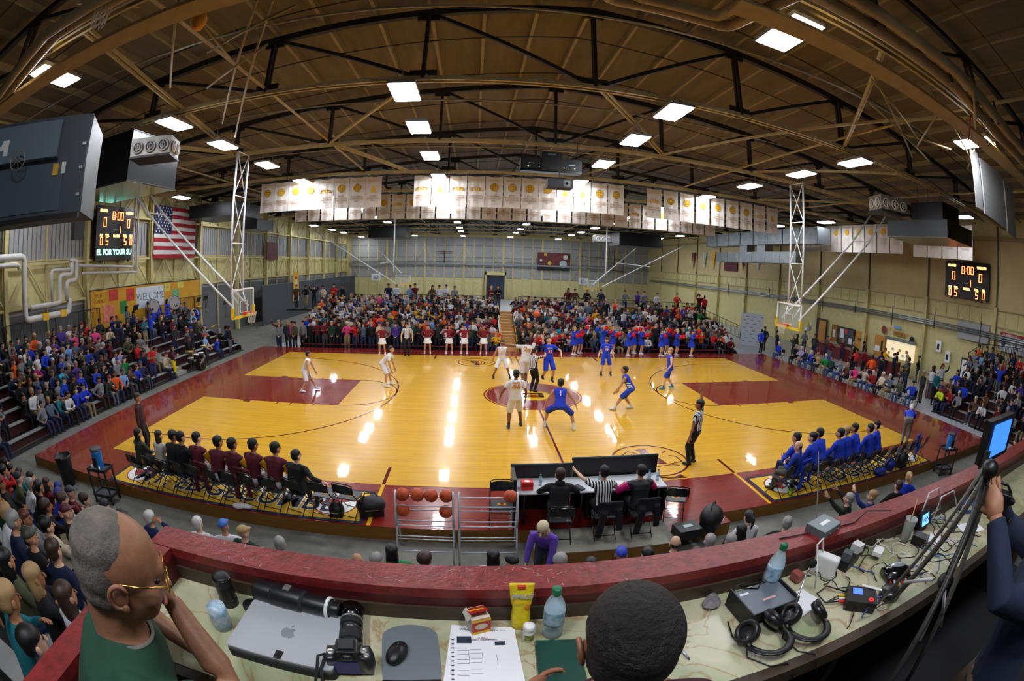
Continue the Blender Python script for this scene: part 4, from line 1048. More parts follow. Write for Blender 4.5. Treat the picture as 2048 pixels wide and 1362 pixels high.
goldn = M('gold_number', (246, 160, 28), .7); maroonn = M('maroon_outline', (110, 20, 30), .7); whiten = M('white_number', (240, 240, 240), .7); redo = M('red_outline', (200, 40, 40), .7)
P = person
# white team
F = P('p', 'white team player crouching in the left key with hands low', (-8.75, -.15, 0), -PI / 2 + .1, (WH, WH, 'black', 'medium', (210, 212, 216)), h=1.74, group='white team players', top='jersey', bottom='shorts', lean=.42, pelvis=(0, -.1, .83), feet=[(-.2, .3, .08), (.28, -.2, .08)], hands=[(-.25, .35, .62), (.3, .2, .62)], head=(.1, .25))
F = P('p', 'white team player bent over with hands on knees at the three-point line', (-5.72, 1.05, 0), -PI / 2 - .1, (WH, WH, 'black', 'medium', (214, 214, 210)), h=1.86, group='white team players', top='tee', bottom='shorts', lean=.75, pelvis=(0, -.18, .92), feet=[(-.2, .1, .08), (.25, .0, .08)], hands=[(-.22, .28, .62), (.24, .26, .62)], head=(-.1, .35), neck_up=.7)
F = P('p', 'white team player facing the camera beside the floor emblem, legs apart', (-1.04, 2.75, 0), PI, (WH, WH, 'black', 'tan', (20, 20, 26)), h=1.8, group='white team players', top='jersey', bottom='shorts', lean=.1, pelvis=(0, 0, .87), feet=[(-.36, 0, .08), (.36, .05, .08)], hands=[(-.42, .15, .78), (.42, .15, .78)], sock=.16, head=(0, .2))
chest_print(F, '22', .17, goldn, back=False, up=.27)
F = P('p', 'white team player number 24 leaping for the jump ball, seen from behind', (-.38, -.3, 0), .1, (WH, WH, 'black', 'brown', (230, 230, 230)), h=1.93, group='white team players', top='tee', bottom='shorts', lean=.08, side=.12, pelvis=(0, 0, 1.42), feet=[(-.1, -.32, .62), (.06, .05, .50)], knee=[(0, 1, .4), (0, 1, .1)], hands=[(-.8, .15, 1.98), (.52, .3, 2.55)], elbow=[(0, -1, -.3), (1, -.2, 0)], head=(-.15, .5), curl=.1, sock=.12)
chest_print(F, '24', .26, goldn, back=True, up=.36, outline=maroonn)
F = P('p', 'white team player number 33 standing with his back to the camera', (-1.0, -3.62, 0), .12, (WH, WH, 'black', 'brown', (40, 50, 66)), h=1.86, group='white team players', top='tee', bottom='shorts', lean=.06, pelvis=(0, 0, .95), feet=[(-.2, -.08, .08), (.22, .12, .08)], hands=[(-.44, .15, .95), (.34, .12, .88)], sock=.18, head=(.15, .1))
chest_print(F, '33', .27, goldn, back=True, up=.36, outline=maroonn)
# blue team
F = P('p', 'blue team player number 32 leaping for the jump ball, facing the camera', (.62, .5, 0), PI + .25, (BL, BL, 'brown', 'fair', (24, 24, 30)), h=1.88, group='blue team players', top='tee', bottom='shorts', lean=-.05, pelvis=(0, 0, 1.33), feet=[(-.16, .05, .50), (.16, -.18, .58)], hands=[(-.42, .25, 1.45), (.38, .25, 2.35)], elbow=[(-1, -.2, 0), (1, -.3, 0)], head=(-.1, .4), curl=.15, sock=.2, neck_up=.3)
chest_print(F, '32', .17, whiten, back=False, up=.26, outline=redo); chest_print(F, 'SITKA', .085, whiten, back=False, up=.38)
F = P('p', 'blue team player number 1 in a wide crouch with his back to the camera', (.33, -3.72, 0), -.1, (BL, BL, 'black', 'medium', (226, 228, 232)), h=1.84, group='blue team players', top='jersey', bottom='shorts', lean=.45, pelvis=(0, -.12, .76), feet=[(-.42, .1, .08), (.46, -.12, .08)], knee=[(-.7, 1, 0), (.7, 1, 0)], hands=[(-.46, .15, .62), (.58, .15, .60)], elbow=[(-1, -.3, 0), (1, -.3, 0)], head=(0, .2), sock=.16)
chest_print(F, '1', .22, whiten, back=True, up=.34, outline=redo)
F = P('p', 'bearded blue team player standing beyond the centre circle, facing the camera', (3.78, 3.43, 0), PI - .1, (BL, BL, 'brown', 'fair', (22, 22, 28)), h=1.84, group='blue team players', top='tee', bottom='shorts', pelvis=(0, 0, .94), feet=[(-.28, 0, .08), (.18, 0, .08)], hands=[(-.36, .06, .85), (.36, .06, .85)], sock=.18)
chest_print(F, '13', .16, whiten, back=False, up=.27, outline=redo); chest_print(F, 'SITKA', .085, whiten, back=False, up=.38)
F['beard'] = MB().ell(F['hc'] + F['Rh'] @ V((0, .045, -.085)), (.06, .055, .045), F['Rh'], 10, 6).build('beard', M('brown_beard', (90, 56, 34), .8), F['root'])
F = P('p', 'blue team player crouching sideways right of the centre circle, facing left', (3.02, -1.92, 0), PI / 2 - .35, (BL, BL, 'black', 'medium', (226, 226, 228)), h=1.86, group='blue team players', top='jersey', bottom='shorts', lean=.55, pelvis=(0, -.18, .80), feet=[(-.15, .35, .08), (.2, -.25, .08)], knee=[(-.2, 1, 0), (.35, 1, 0)], hands=[(-.2, .42, .58), (.25, .3, .6)], head=(-.1, .3), sock=.14)
for k in range(3):
    for s in (-1, 1): MB().obox(F['H'] + F['sp'] * (.06 + .09 * k) + F['cx'] * s * .165, (.02, .16, .035)).build('side_stripe', whiten, F['root'])
F = P('p', 'fair-haired blue team player walking at the top of the right key', (5.9, .8, 0), PI / 2 - .15, (BL, BL, 'fair', 'fair', (40, 120, 150)), h=1.84, group='blue team players', top='jersey', bottom='shorts', lean=.08, pelvis=(0, 0, .93), feet=[(-.12, .25, .09), (.12, -.22, .12)], hands=[(-.3, .2, .9), (.3, -.15, .9)], sock=.12)
# referees
P('p', 'referee in striped shirt standing on the far sideline by the cheer squad', (-5.81, 7.35, 0), PI, (refm, BK, 'brown', 'fair', (14, 14, 16)), h=1.86, group='referees', top='tee', pelvis=(0, 0, .94), hands=[(-.3, .08, .86), (.3, .08, .86)])
P('p', 'referee in striped shirt tossing the ball, half hidden behind player 24', (.05, .5, 0), -.9, (refm, BK, 'brown', 'fair', (14, 14, 16)), h=1.84, group='referees', top='tee', pelvis=(0, 0, .93), hands=[(-.25, .3, 1.0), (.25, .35, 1.6)])
P('p', 'referee in striped shirt near the right emblem raising one open hand', (3.36, -6.8, 0), .75, (refm, BK, 'black', 'tan', (14, 14, 16)), h=1.83, group='referees', top='tee', pelvis=(0, 0, .93), feet=[(-.14, .02, .08), (.14, 0, .08)], hands=[(-.34, .04, .82), (.25, .12, 2.12)], elbow=[(-1, -.4, 0), (1, -.1, .1)], head=(.25, 0), curl=.1)
# ball in the air
ballm = M('basketball_leather', (206, 84, 38), .55, bump=.2, scale=60, vary=.08); seam = M('ball_seam', (30, 18, 14), .6)
bsph = MB().mat(0, True).ell((0, 0, 0), .119, None, 24, 16).mesh('ball_skin', ballm)
bseam = MB()
for ang in ((0, 0), (PI / 2, 0)):
    Rm = Euler((ang[0], 0, ang[1])).to_matrix(); bseam.tube([Rm @ V((.1192 * math.cos(a), .1192 * math.sin(a), 0)) for a in [2 * PI * i / 28 for i in range(28)]], .0022, 4, closed=True)
for s in (-1, 1): bseam.tube([V((.1192 * math.sin(.62) * math.cos(a) * 1.0 + 0, s * .1192 * (.80 - .22 * math.cos(2 * a)), .1192 * math.sin(a) * .85)).normalized() * .1192 for a in [2 * PI * i / 28 for i in range(28)]], .0022, 4, closed=True)
bseam = bseam.mesh('ball_seams', seam)
def ball(loc, label, rot, group='basketballs'):
    t = thing('basketball', label, 'ball', loc, 0, group); t.rotation_euler = rot
    obj('skin', bsph, t); obj('seams', bseam, t); return t
ball((.02, .0, 3.09), 'orange basketball in the air above the two jumping players', (.4, .7, .2))

# ---- folding chairs
chairm = M('chair_black', (14, 14, 16), .25, coat=.4); chairseat = M('chair_seat_vinyl', (52, 54, 58), .35)
emb1 = M('emblem_gold', (232, 160, 36), .6); emb2 = M('emblem_maroon', (140, 24, 30), .6)
def folding_chair():
    t = thing('folding_chair', 'x', 'chair')
    mb = MB().mat(0, True)
    def curved(y0, z0, y1, z1, w, n=7, h=.17):
        pass
    MB().mat(0).prism([(-.2, -.18), (.2, -.18), (.21, .12), (.17, .2), (-.17, .2), (-.21, .12)], .425, .45).build('seat', chairseat, t)
    b = MB(); vs = []; fs = []
    for i in range(9):
        x = -.21 + .42 * i / 8; y = -.24 - .025 * math.cos((i - 4) / 4 * PI / 2)
        vs += [(x, y, .60), (x, y - .03, .80 - .03 * abs((i - 4) / 4) ** 3), (x, y - .018, .60), (x, y - .048, .80 - .03 * abs((i - 4) / 4) ** 3)]
    for i in range(8):
        a = 4 * i; fs += [(a, a + 4, a + 5, a + 1), (a + 3, a + 7, a + 6, a + 2), (a + 1, a + 5, a + 7, a + 3), (a, a + 2, a + 6, a + 4)]
    b.add(vs, fs).build('backrest', chairm, t)
    MB().mat(0, True).tube([(-.225, .24, .01), (-.225, -.26, .60), (-.215, -.285, .80), (-.15, -.30, .83), (.15, -.30, .83), (.215, -.285, .80), (.225, -.26, .60), (.225, .24, .01)], .012, 6).build('front_leg', chairm, t)
    for s in (-1, 1): MB().mat(0, True).tube([(s * .20, -.3, .01), (s * .20, .12, .43)], .011, 6).build('rear_leg', chairm, t)
    MB().tube([(-.2, -.24, .09), (.2, -.24, .09)], .009, 6).build('cross_bar', chairm, t)
    MB().tube([(-.22, .2, .06), (.22, .2, .06)], .009, 6).build('cross_bar', chairm, t)
    e = MB(); e.ell((0, .0, .452), (.085, .05, .003), None, 14, 4); e.build('seat_emblem', emb1, t)
    e = MB(); e.obox((0, .0, .4555), (.06, .06, .002), Matrix.Rotation(.5, 3, 'Z')); e.build('seat_emblem_mark', emb2, t)
    return t
CHAIR0 = folding_chair(); chair_used = [False]
def chair(x, y, z, rot, label, group):
    t = CHAIR0 if not chair_used[0] else copy_tree(CHAIR0); chair_used[0] = True
    t.location = (x, y, z); t.rotation_euler[2] = rot; t['label'] = label; t['group'] = group; return t
def quick(label, x, y, z, rot, kind, i, hs, hair, top, leg=(24, 26, 32), skin='medium', shoe=(40, 40, 44), hat=None, group=None, sc_=1.):
    me, F, _ = hires(kind, i)
    o = obj('person', me, None, (x, y, z), rot); o.scale = (sc_,) * 3
    set_cols(o, CN.get(top, top) if isinstance(top, str) else top, leg, hat if hat else HAIRS[hair], skin, shoe)
    tag(o, label, 'person', group); h = obj({'cap': 'cap', 'beanie': 'knit_hat'}.get(hs, 'hair'), hairmesh(kind, i, hs), o); h['c_hair'] = o['c_hair']; return o
# left bench (maroon warm-up tops with gold sleeves)
MR = (92, 22, 40); GD = (228, 160, 32)
lb_ = [(-10.2, 'long', 'black', (60, 62, 54), None, 'medium', 'long-haired woman in a grey-green sweater, first seat of the maroon bench'), (-9.55, 'long', 'brown', (196, 190, 176), None, 'fair', 'long brown-haired woman in a pale top, second seat of the maroon bench'),
       (-9.1, 'short', 'black', (20, 22, 26), None, 'tan', 'black-haired man in a black jacket, third seat of the maroon bench'), (-8.75, 'short', 'black', (18, 20, 24), None, 'medium', 'man in a black jacket between two bench mates, fourth seat of the maroon bench'),
       (-8.35, 'short', 'black', MR, GD, 'fair', 'player in maroon top with gold sleeves, leftmost player on the maroon bench'), (-7.75, 'short', 'black', MR, GD, 'tan', 'player in maroon top with gold sleeves, second player on the maroon bench'),
       (-7.3, 'short', 'black', MR, GD, 'tan', 'player in maroon top with gold sleeves, third player on the maroon bench'), (-6.85, 'short', 'black', MR, GD, 'tan', 'player in maroon top with gold sleeves, fourth player on the maroon bench'), (-6.3, 'short', 'black', MR, GD, 'medium', 'player in maroon top beside the coach in black, last player on the maroon bench')]
for k, (x, hs, hair, top, slv, skin, lab) in enumerate(lb_):
    hsx = hs; y = -8.98 + .05 * math.sin(k * 2.1)
    cols = (top, (30, 30, 36) if not slv else (190, 190, 196), hair, skin, (230, 230, 230)) + ((slv,) if slv else ())
    P('p', lab, (x, y, .44), -.25 + .1 * math.sin(k * 1.7), cols, group='maroon team bench', h=1.9 if k > 1 else 1.72, wide=1.1, hair=hsx, fem=(hs == 'long'), **{kk: vv for kk, vv in sit(hands=[(-.1, .36, .22), (.1, .38, .22)], lean=.1 + .12 * (k % 3), head=(-.15 - .1 * (k % 3), 0)).items()})
P('p', 'heavy-set coach in a black jacket resting an arm along the empty chair', (-5.75, -9.1, .44), -.35, ((16, 17, 20), (16, 16, 20), (30, 28, 26), 'fair', BK), group='maroon team bench', hair='short', **sit(hands=[(-.1, .36, .22), (.72, -.02, .42)], elbow=[(-1, -.4, -.5), (.3, -.6, -.6)], lean=.15, wide=1.25, belly=.05, head=(-.2, 0)))
P('p', 'man in a dark maroon suit and tie standing at the left end of the bench', (-11.3, -7.55, 0), -1.15, ((60, 24, 30), (34, 22, 24), 'brown', 'medium', BK), h=1.8, hands=[(-.28, .05, .82), (.28, .02, .82)])
n = 0
for x in [-10.2, -9.65, -9.15, -8.7, -8.25, -7.75, -7.3, -6.8, -6.3, -5.75, -5.2, -4.66]:
    n += 1; chair(x, -9.05, .01, -.2 + .05 * math.sin(n * 3), 'black folding chair, %s from the left on the maroon bench' % ordn(n - 1), 'folding chairs on the left runner')
# right bench (royal blue warm-ups)
rb_ = [(5.45, -8.6, 'short', 'black', 'blue-clad player at the near end of the blue bench, behind the bald coach'), (6.0, -8.72, 'short', 'black', 'player in royal blue long sleeves leaning forward, second on the blue bench'), (6.5, -8.5, 'short', 'black', 'player in royal blue long sleeves, third on the blue bench'),
       (7.0, -8.7, 'short', 'black', 'player in royal blue long sleeves, fourth on the blue bench'), (7.45, -8.6, 'short', 'fair', 'sandy-haired player in royal blue long sleeves, fifth on the blue bench'), (8.0, -8.5, 'short', 'black', 'player in royal blue long sleeves, sixth on the blue bench'), (8.35, -8.7, 'short', 'black', 'player in royal blue long sleeves, seventh on the blue bench'), (8.95, -8.55, 'short', 'black', 'player in royal blue long sleeves hunched over, last on the blue bench')]
for k, (x, y, hs, hair, lab) in enumerate(rb_):
    P('p', lab, (x - .1, y - .2, .44), .35 + .1 * math.sin(k * 1.9), ((26, 60, 196), (30, 40, 90), hair, ['medium', 'fair', 'tan'][k % 3], (226, 226, 230)), group='blue team bench', h=1.9, wide=1.1, hair=hs, **sit(hands=[(-.1, .4, .28), (.1, .42, .28)], lean=.28 + .1 * (k % 3), head=(.2 + .1 * (k % 2), .1)))
P('p', 'bald bearded coach in royal blue seated at the near end of the blue bench', (5.05, -9.1, .44), .6, ((22, 50, 150), (86, 84, 78), 'brown', 'fair', BK), group='blue team bench', hair='bald', **sit(hands=[(-.1, .26, .3), (.1, .24, .34)], lean=.05, wide=1.15, belly=.03, head=(.3, 0)))
P('p', 'grey-haired man in a royal blue shirt bending over at the end of the blue bench', (11.9, -7.75, 0), -1.0, ((26, 60, 196), (104, 110, 112), 'white', 'fair', BK), h=1.8, top='tee', lean=1.25, pelvis=(0, -.1, .92), hands=[(-.1, .5, .55), (.14, .5, .5)], elbow=[(-1, -.2, -.2), (1, -.2, -.2)], head=(0, -.5), neck_up=.1)
for n in range(13):
    chair(4.75 + .53 * n, -9.03 + .09 * (n > 10), .01, .25 + .05 * math.sin(n * 2.2), 'black folding chair, %s from the left on the blue bench' % ordn(n), 'folding chairs on the right runner')
jk = MB().mat(0, True)
jk.obox((0, 0, 0), (.46, .05, .3)); jk.obox((-.16, -.07, -.3), (.13, .07, .55), Matrix.Rotation(.12, 3, 'Y')); jk.obox((.17, -.06, -.22), (.12, .06, .45), Matrix.Rotation(-.1, 3, 'Y'))
jkm = merge([remesh(jk, .022, 4, .7)]).mesh('draped_jacket', M('royal_cloth', (28, 62, 190), .85, vary=.15))
tag(obj('draped_jacket', jkm, None, (5.35, -9.18, .74), .25), 'royal blue jacket hanging over a chair behind the bald coach', 'jacket')
tag(obj('draped_jacket', jkm, None, (10.7, -9.1, .78), .35), 'royal blue jacket hanging over a chair near the far end of the blue bench', 'jacket')
jkm2 = jkm.copy(); jkm2.materials.clear(); jkm2.materials.append(M('maroon_cloth', MR, .85, vary=.15))
tag(obj('draped_jacket', jkm2, None, (-7.0, -9.17, .72), -.2), 'maroon and gold jacket hanging over a bench chair, nearer the coach', 'jacket'); tag(obj('draped_jacket', jkm2, None, (-8.1, -9.17, .72), -.2), 'maroon jacket hanging over the bench chair behind the leftmost player', 'jacket')
# bags and bottles round the benches
def bag(loc, size, mat, label, rot=0, strap=True):
    t = thing('sports_bag', label, 'bag', loc, rot); mb = MB(); sx, sy, sz = size
    mb.ell((0, 0, sz * .48), (sx / 2, sy / 2, sz / 2), None, 16, 10); mb.ell((sx * .12, sy * .08, sz * .62), (sx * .33, sy * .36, sz * .36), None, 12, 8); mb.box(-sx * .4, -sy * .36, 0, sx * .4, sy * .36, sz * .4)
    merge([remesh(mb, .03, 4, .6)]).build('body', mat, t)
    if strap: MB().mat(0, True).tube([(-sx * .3, 0, sz * .8), (-sx * .15, .02, sz * 1.12), (sx * .15, .02, sz * 1.12), (sx * .3, 0, sz * .8)], .012, 6).build('strap', M('bag_strap', (30, 32, 34), .7), t)
    MB().obox((0, -sy * .49, sz * .45), (sx * .4, .012, .012)).build('zip', chrome, t)
    return t
bagk = M('black_nylon', (20, 21, 24), .5, vary=.2, scale=10)
bag((-4.28, -8.95, 0), (.62, .42, .42), bagk, 'large round black bag with bottle beside the left end of the ball rack', .3)
bag((-4.95, -9.15, 0), (.34, .3, .32), bagk, 'black backpack under the last empty chair of the left bench', 0)
bag((9.3, -9.1, 0), (.5, .4, .35), M('blue_nylon', (22, 44, 140), .5, vary=.2), 'blue sports bag behind the blue bench', .4); bag((9.9, -9.15, 0), (.55, .4, .5), bagk, 'tall black backpack behind the blue bench', .1); bag((10.3, -8.7, 0), (.5, .4, .4), bagk, 'black bag with red pouch behind the blue bench, at its far end', .8); bag((2.35, -9.9, 0), (.6, .5, .5), bagk, 'black bag with white towel right of the scorer table', .8)
bag((8.6, -9.25, 0), (.5, .3, .25), MATS['blue_nylon'], 'low blue duffel bag in front of the black backpack', -.2)
tag(merge([remesh(MB().ell((0, 0, .05), (.16, .12, .06)).ell((.2, .04, .04), (.14, .08, .05)).ell((.1, .02, .06), (.1, .05, .05)), .02, 3, .7)]).build('towel', M('white_towel', (220, 216, 214), .9), None, (-7.15, -9.33, .0)), 'crumpled white towel on the edge of the left runner', 'towel')
MB().obox((4.95, -9.2, .06), (.12, .3, .06), Matrix.Rotation(.6, 3, 'Z')); 
o = MB().mat(0, True).tube([(0, 0, .05), (.1, .12, .06), (.3, .2, .05)], [.05, .06, .04], 8); tag(o.build('shoe', M('neon_green', (160, 220, 40), .6), None, (4.95, -9.25, .012)), 'neon green shoe under the first chair of the blue bench', 'shoe')

# ---- scorer table
t = thing('scorer_table', 'black scorer table with a tall front panel and white top at mid court', 'table', (0, -9.05, 0))
MB().box(-1.48, -.24, .70, 1.52, .42, .73).build('table_top', M('white_laminate', (206, 210, 216), .35), t)
fp = MB(); fp.box(-1.5, .42, .0, -.42, .50, 1.05); fp.box(-.42, .44, .0, 1.5, .52, 1.13)
MB().box(-1.5, .42, 0, -.30, .50, 1.0).build('front_panel', blackp, t); MB().box(-.28, .46, 0, 1.54, .54, 1.10).build('front_panel', blackp, t)
for (x0, x1, y, z) in ((-1.52, -.28, .46, 1.0), (-.3, 1.55, .5, 1.10)): MB().mat(0, True).tube([(x0, y, z), (x1, y, z)], .035, 10).build('top_rail', M('rounded_rail', (34, 46, 48), .4), t)
MB().box(-1.52, -.2, 0, -1.46, .5, 1.0).build('end_panel', blackp, t); MB().box(1.5, -.2, .0, 1.55, .5, .72).build('end_panel', blackp, t)
MB().box(-1.46, .30, .45, -.3, .42, .66).build('apron', blackp, t)
for x in (-1.3, -.2, .9, 1.4): MB().mat(0, True).tube([(x, -.15, 0), (x, -.15, .7)], .018, 6).build('leg', darkm, t)
t = thing('medical_kit', 'small red case with white badge at the left end of the scorer table', 'case', (-1.25, -9.08, .73)); MB().box(-.11, -.09, 0, .11, .09, .16).build('body', M('red_case', (206, 24, 24), .4), t); MB().ell((0, .0, .162), (.06, .045, .003), None, 12, 4).build('badge', whitep, t); MB().tube([(-.05, -.1, .12), (0, -.12, .12), (.05, -.1, .12)], .008, 5).build('handle', redp, t)
def bottle(loc, label, s=1., cap=(20, 120, 60), group=None):
    t = thing('water_bottle', label, 'bottle', loc, 0, group)
    prof = [(.030, 0), (.033, .006), (.033, .03), (.031, .04), (.033, .05), (.0335, .07), (.0335, .125), (.033, .135), (.030, .15), (.020, .172), (.0135, .184), (.0135, .196)]
    MB().mat(0, True).lathe([(r * s, z * s) for r, z in prof], n=20).build('body', M('clear_plastic', (200, 226, 236), .08, alpha=.45), t)
    MB().mat(0, True).lathe([(.0338 * s, .062 * s), (.0342 * s, .07 * s), (.0342 * s, .12 * s), (.0338 * s, .128 * s)], n=20).build('label', M('bottle_label', (40, 120, 160), .4, vary=.7, scale=30, col2=(210, 228, 236)), t)
    MB().mat(0, True).lathe([(.0155 * s, .190 * s), (.016 * s, .193 * s), (.016 * s, .21 * s), (.014 * s, .214 * s)], n=16).build('cap', M('cap_%02x%02x%02x' % cap, cap, .4), t)
    return t
bottle((-.98, -8.95, .73), 'clear water bottle beside the red case on the scorer table', 1.1); bottle((.2, -8.95, .73), 'clear water bottle in the middle of the scorer table', 1.1); bottle((1.22, -9.0, .73), 'left one of two water bottles at the right end of the scorer table', 1.15, (40, 90, 160)); bottle((1.42, -8.98, .73), 'rightmost water bottle on the scorer table', 1.15, (40, 90, 160))
for (x, y, r, nm) in ((-.45, -9.12, .3, 'between the first two scorers'), (.55, -9.05, -.3, 'between the second and third scorers'), (.35, -9.15, .1, 'in front of the striped scorer'), (1.2, -9.16, .5, 'at the right end of the scorer table')):
    tag(MB().obox((0, 0, .004), (.22, .3, .006), Matrix.Rotation(r, 3, 'Z')).build('score_sheet', paper, None, (x, y, .732)), 'white score sheet ' + nm, 'paper')
tag(MB().obox((0, 0, .01), (.07, .14, .012), Matrix.Rotation(-.5, 3, 'Z')).build('phone', blackg, None, (-.95, -9.2, .732)), 'black phone lying left of the first scorer', 'phone')
tag(MB().obox((0, 0, .02), (.1, .22, .04), Matrix.Rotation(.5, 3, 'Z')).build('control_console', blackp, None, (-.25, -9.15, .732)), 'small black scoreboard console before the first scorer', 'console')
tag(MB().obox((0, 0, .005), (.09, .09, .012)).build('sticky_note', M('yellow_note', (240, 224, 130), .8), None, (1.3, -9.12, .732)), 'yellow note pad at the right end of the scorer table', 'paper')
g = 'scorers behind the table'
P('p', 'scorer in a black hooded jacket at the left of the scorer table', (-.72, -9.6, .44), -.1, ((20, 20, 22), (22, 22, 26), 'brown', 'fair', BK), group=g, **dict(sit(hands=[(-.2, .45, .36), (.2, .45, .36)], lean=.25), top='hood', wide=1.12))
P('p', 'scorer in a striped referee shirt in the middle of the scorer table', (.12, -9.55, .44), .05, (refm, BK, 'black', 'fair', BK), group=g, **dict(sit(hands=[(-.42, .55, .62), (.22, .45, .36)], elbow=[(-1, .2, .2), (1, -.4, -.5)], lean=.2), top='tee'))
P('p', 'scorer in a black quilted vest over pink sleeves, rightmost at the table', (.83, -9.6, .44), .05, (M('quilted_vest', (22, 26, 30), .5, bump=.6, scale=4, stretch=(.1, .1, 9)), BK, 'black', 'medium', BK, (206, 20, 120)), group=g, **dict(sit(hands=[(-.24, .4, .34), (.24, .4, .34)], lean=.2), wide=1.15))
chair(-.72, -9.72, .01, -.05, 'black folding chair under the scorer in the black hooded jacket', 'chairs at the scorer table'); chair(.12, -9.68, .01, 0, 'black folding chair under the striped scorer', 'chairs at the scorer table'); chair(.83, -9.72, .01, 0, 'black folding chair under the scorer in the quilted vest', 'chairs at the scorer table')
chair(-1.72, -9.2, .01, PI - .05, 'empty black folding chair standing left of the scorer table', 'chairs at the scorer table'); chair(1.75, -9.3, .01, -.35, 'empty black folding chair standing right of the scorer table', 'chairs at the scorer table')
jkm3 = jkm.copy(); jkm3.materials.clear(); jkm3.materials.append(M('black_cloth', (20, 20, 24), .85, vary=.15))
tag(obj('draped_jacket', jkm3, None, (.85, -10.02, .76), 0), 'black jacket with white sleeve stripes hanging behind the vest scorer', 'jacket'); tag(obj('draped_jacket', jkm3, None, (.14, -9.98, .72), 0), 'black coat hanging on the chair of the striped scorer', 'jacket')
t = thing('monitor_speaker', 'low black wedge box on the floor step right of the scorer table', 'speaker', (1.75, -10.05, 0), .1); MB().prism([(-.25, -.18), (.25, -.18), (.25, .18), (-.25, .18)], 0, .2).build('cabinet', blackp, t); MB().box(-.1, -.05, .2, .1, .05, .21).build('handle', steelG, t)

# ---- ball racks
whiter = M('white_tube', (216, 222, 230), .25, metal=.3)
def rack(x, label):
    t = thing('ball_rack', label, 'rack', (x, -9.85, ZF), 0)
    for s in (-1, 1):
        MB().mat(0, True).tube([(s * .5, -.34, .03), (s * .5, .0, .85), (s * .5, .1, 1.28), (s * .5, .06, 1.32), (s * .5, .0, 1.3), (s * .5, -.1, .9), (s * .5, -.1, .7)], .018, 8).build('side_frame', whiter, t)
        MB().mat(0, True).tube([(s * .5, .28, .03), (s * .5, .05, .9)], .018, 8).build('rear_leg', whiter, t)
        for y in (-.36, .3): MB().mat(0, True).lathe([(.008, -.012), (.03, -.012), (.03, .012), (.008, .012)], (s * .5, y, .03), 12, Matrix.Rotation(PI / 2, 3, 'Y')).build('caster', blackp, t)
    for (y, z) in ((.13, 1.18), (-.04, 1.08), (.1, .92), (-.08, .8), (.04, .62), (-.14, .5), (.0, .34), (-.24, .24)): MB().mat(0, True).tube([(-.5, y, z), (.5, y, z)], .012, 8).build('rail', whiter, t)
    return t
rack(-3.1, 'white tube ball rack holding six basketballs, left of the pair'); rack(-2.0, 'nearly empty white tube ball rack, right of the pair')
for k, dx in enumerate((-.38, -.12, .12, .38)): ball((-3.1 + dx, -9.80, .95), 'basketball on the top shelf of the left rack, %s from the left' % ordn(k), (k, .5 * k, 1 + k), 'basketballs on the racks')
ball((-3.48, -9.85, .66), 'basketball on the lower shelf of the left rack, at its left end', (1, 1.3, 0), 'basketballs on the racks'); ball((-2.73, -9.85, .66), 'basketball on the lower shelf of the left rack, at its right end', (2, .3, 1), 'basketballs on the racks')
ball((-1.62, -9.80, .95), 'lone basketball on the top shelf of the right rack', (.3, 1.1, .2), 'basketballs on the racks')

# ---- drink carts and waste bin
def cart(loc, rot, label, z0):
    t = thing('utility_cart', label, 'cart', loc, rot)
    for z in (.18, .82):
        MB().box(-.3, -.2, z, .3, .2, z + .025).build('shelf', M('grey_plastic', (78, 76, 84), .5), t)
        mb = MB()
        for (a, b, c, d) in ((-.32, -.22, .32, -.19), (-.32, .19, .32, .22), (-.32, -.22, -.29, .22), (.29, -.22, .32, .22)): mb.box(a, b, z, c, d, z + .07)
        mb.build('shelf_rim', darkm, t)
    for x in (-.29, .29):
        for y in (-.19, .19): MB().box(x - .02, y - .02, .08, x + .02, y + .02, .85).build('leg', darkm, t); MB().mat(0, True).lathe([(.01, -.015), (.045, -.015), (.045, .015), (.01, .015)], (x, y, .045), 12, Matrix.Rotation(PI / 2, 3, 'Y')).build('caster', blackp, t)
    c = thing('drink_cooler', label.replace('grey utility cart', 'tall blue drink cooler with grey lid standing on the cart'), 'cooler', (loc[0], loc[1], loc[2] + .845), rot)
    MB().mat(0, True).lathe([(.13, 0), (.14, .02), (.15, .4), (.15, .44)], n=24).build('body', M('cooler_blue', (34, 122, 200), .4), c)
    MB().mat(0, True).lathe([(.155, .44), (.16, .45), (.16, .49), (.13, .51)], n=24).build('lid', M('cooler_lid', (70, 74, 78), .5), c)
    MB().box(-.06, -.17, .06, .06, -.135, .3).build('print', M('cooler_print', (14, 20, 30), .5), c); MB().mat(0, True).tube([(0, -.14, .06), (0, -.2, .06), (0, -.2, .03)], .012, 8).build('spigot', whitep, c)
    for k in range(4): tag(MB().mat(0, True).lathe([(.022, 0), (.03, .09)], n=12).build('cup', whitep, None, (loc[0] - .18 + .1 * k, loc[1] - .12, loc[2] + .845)), 'white cup on the cart, %s of four, %s' % (ordn(k), 'left cart' if loc[0] < 0 else 'right cart'), 'cup', 'cups on the drink carts')
cart((-11.05, -9.85, ZF), .15, 'grey utility cart left of the maroon bench', 0); cart((11.9, -9.85, ZF), -.3, 'grey utility cart at the far end of the blue bench', 0)
t = thing('waste_bin', 'tall black waste bin with a bag at the near left corner of the court', 'bin', (-12.95, -9.75, ZF)); MB().mat(0, True).lathe([(.2, 0), (.27, .75), (.27, .82), (.255, .82), (.25, .74)], n=24).build('body', bagk, t); MB().mat(0, True).tube([(.28 * math.cos(a), .28 * math.sin(a), .8 + .02 * math.sin(5 * a)) for a in [2 * PI * i / 24 for i in range(24)]], .03, 6, closed=True).build('bag_rim', blackg, t)
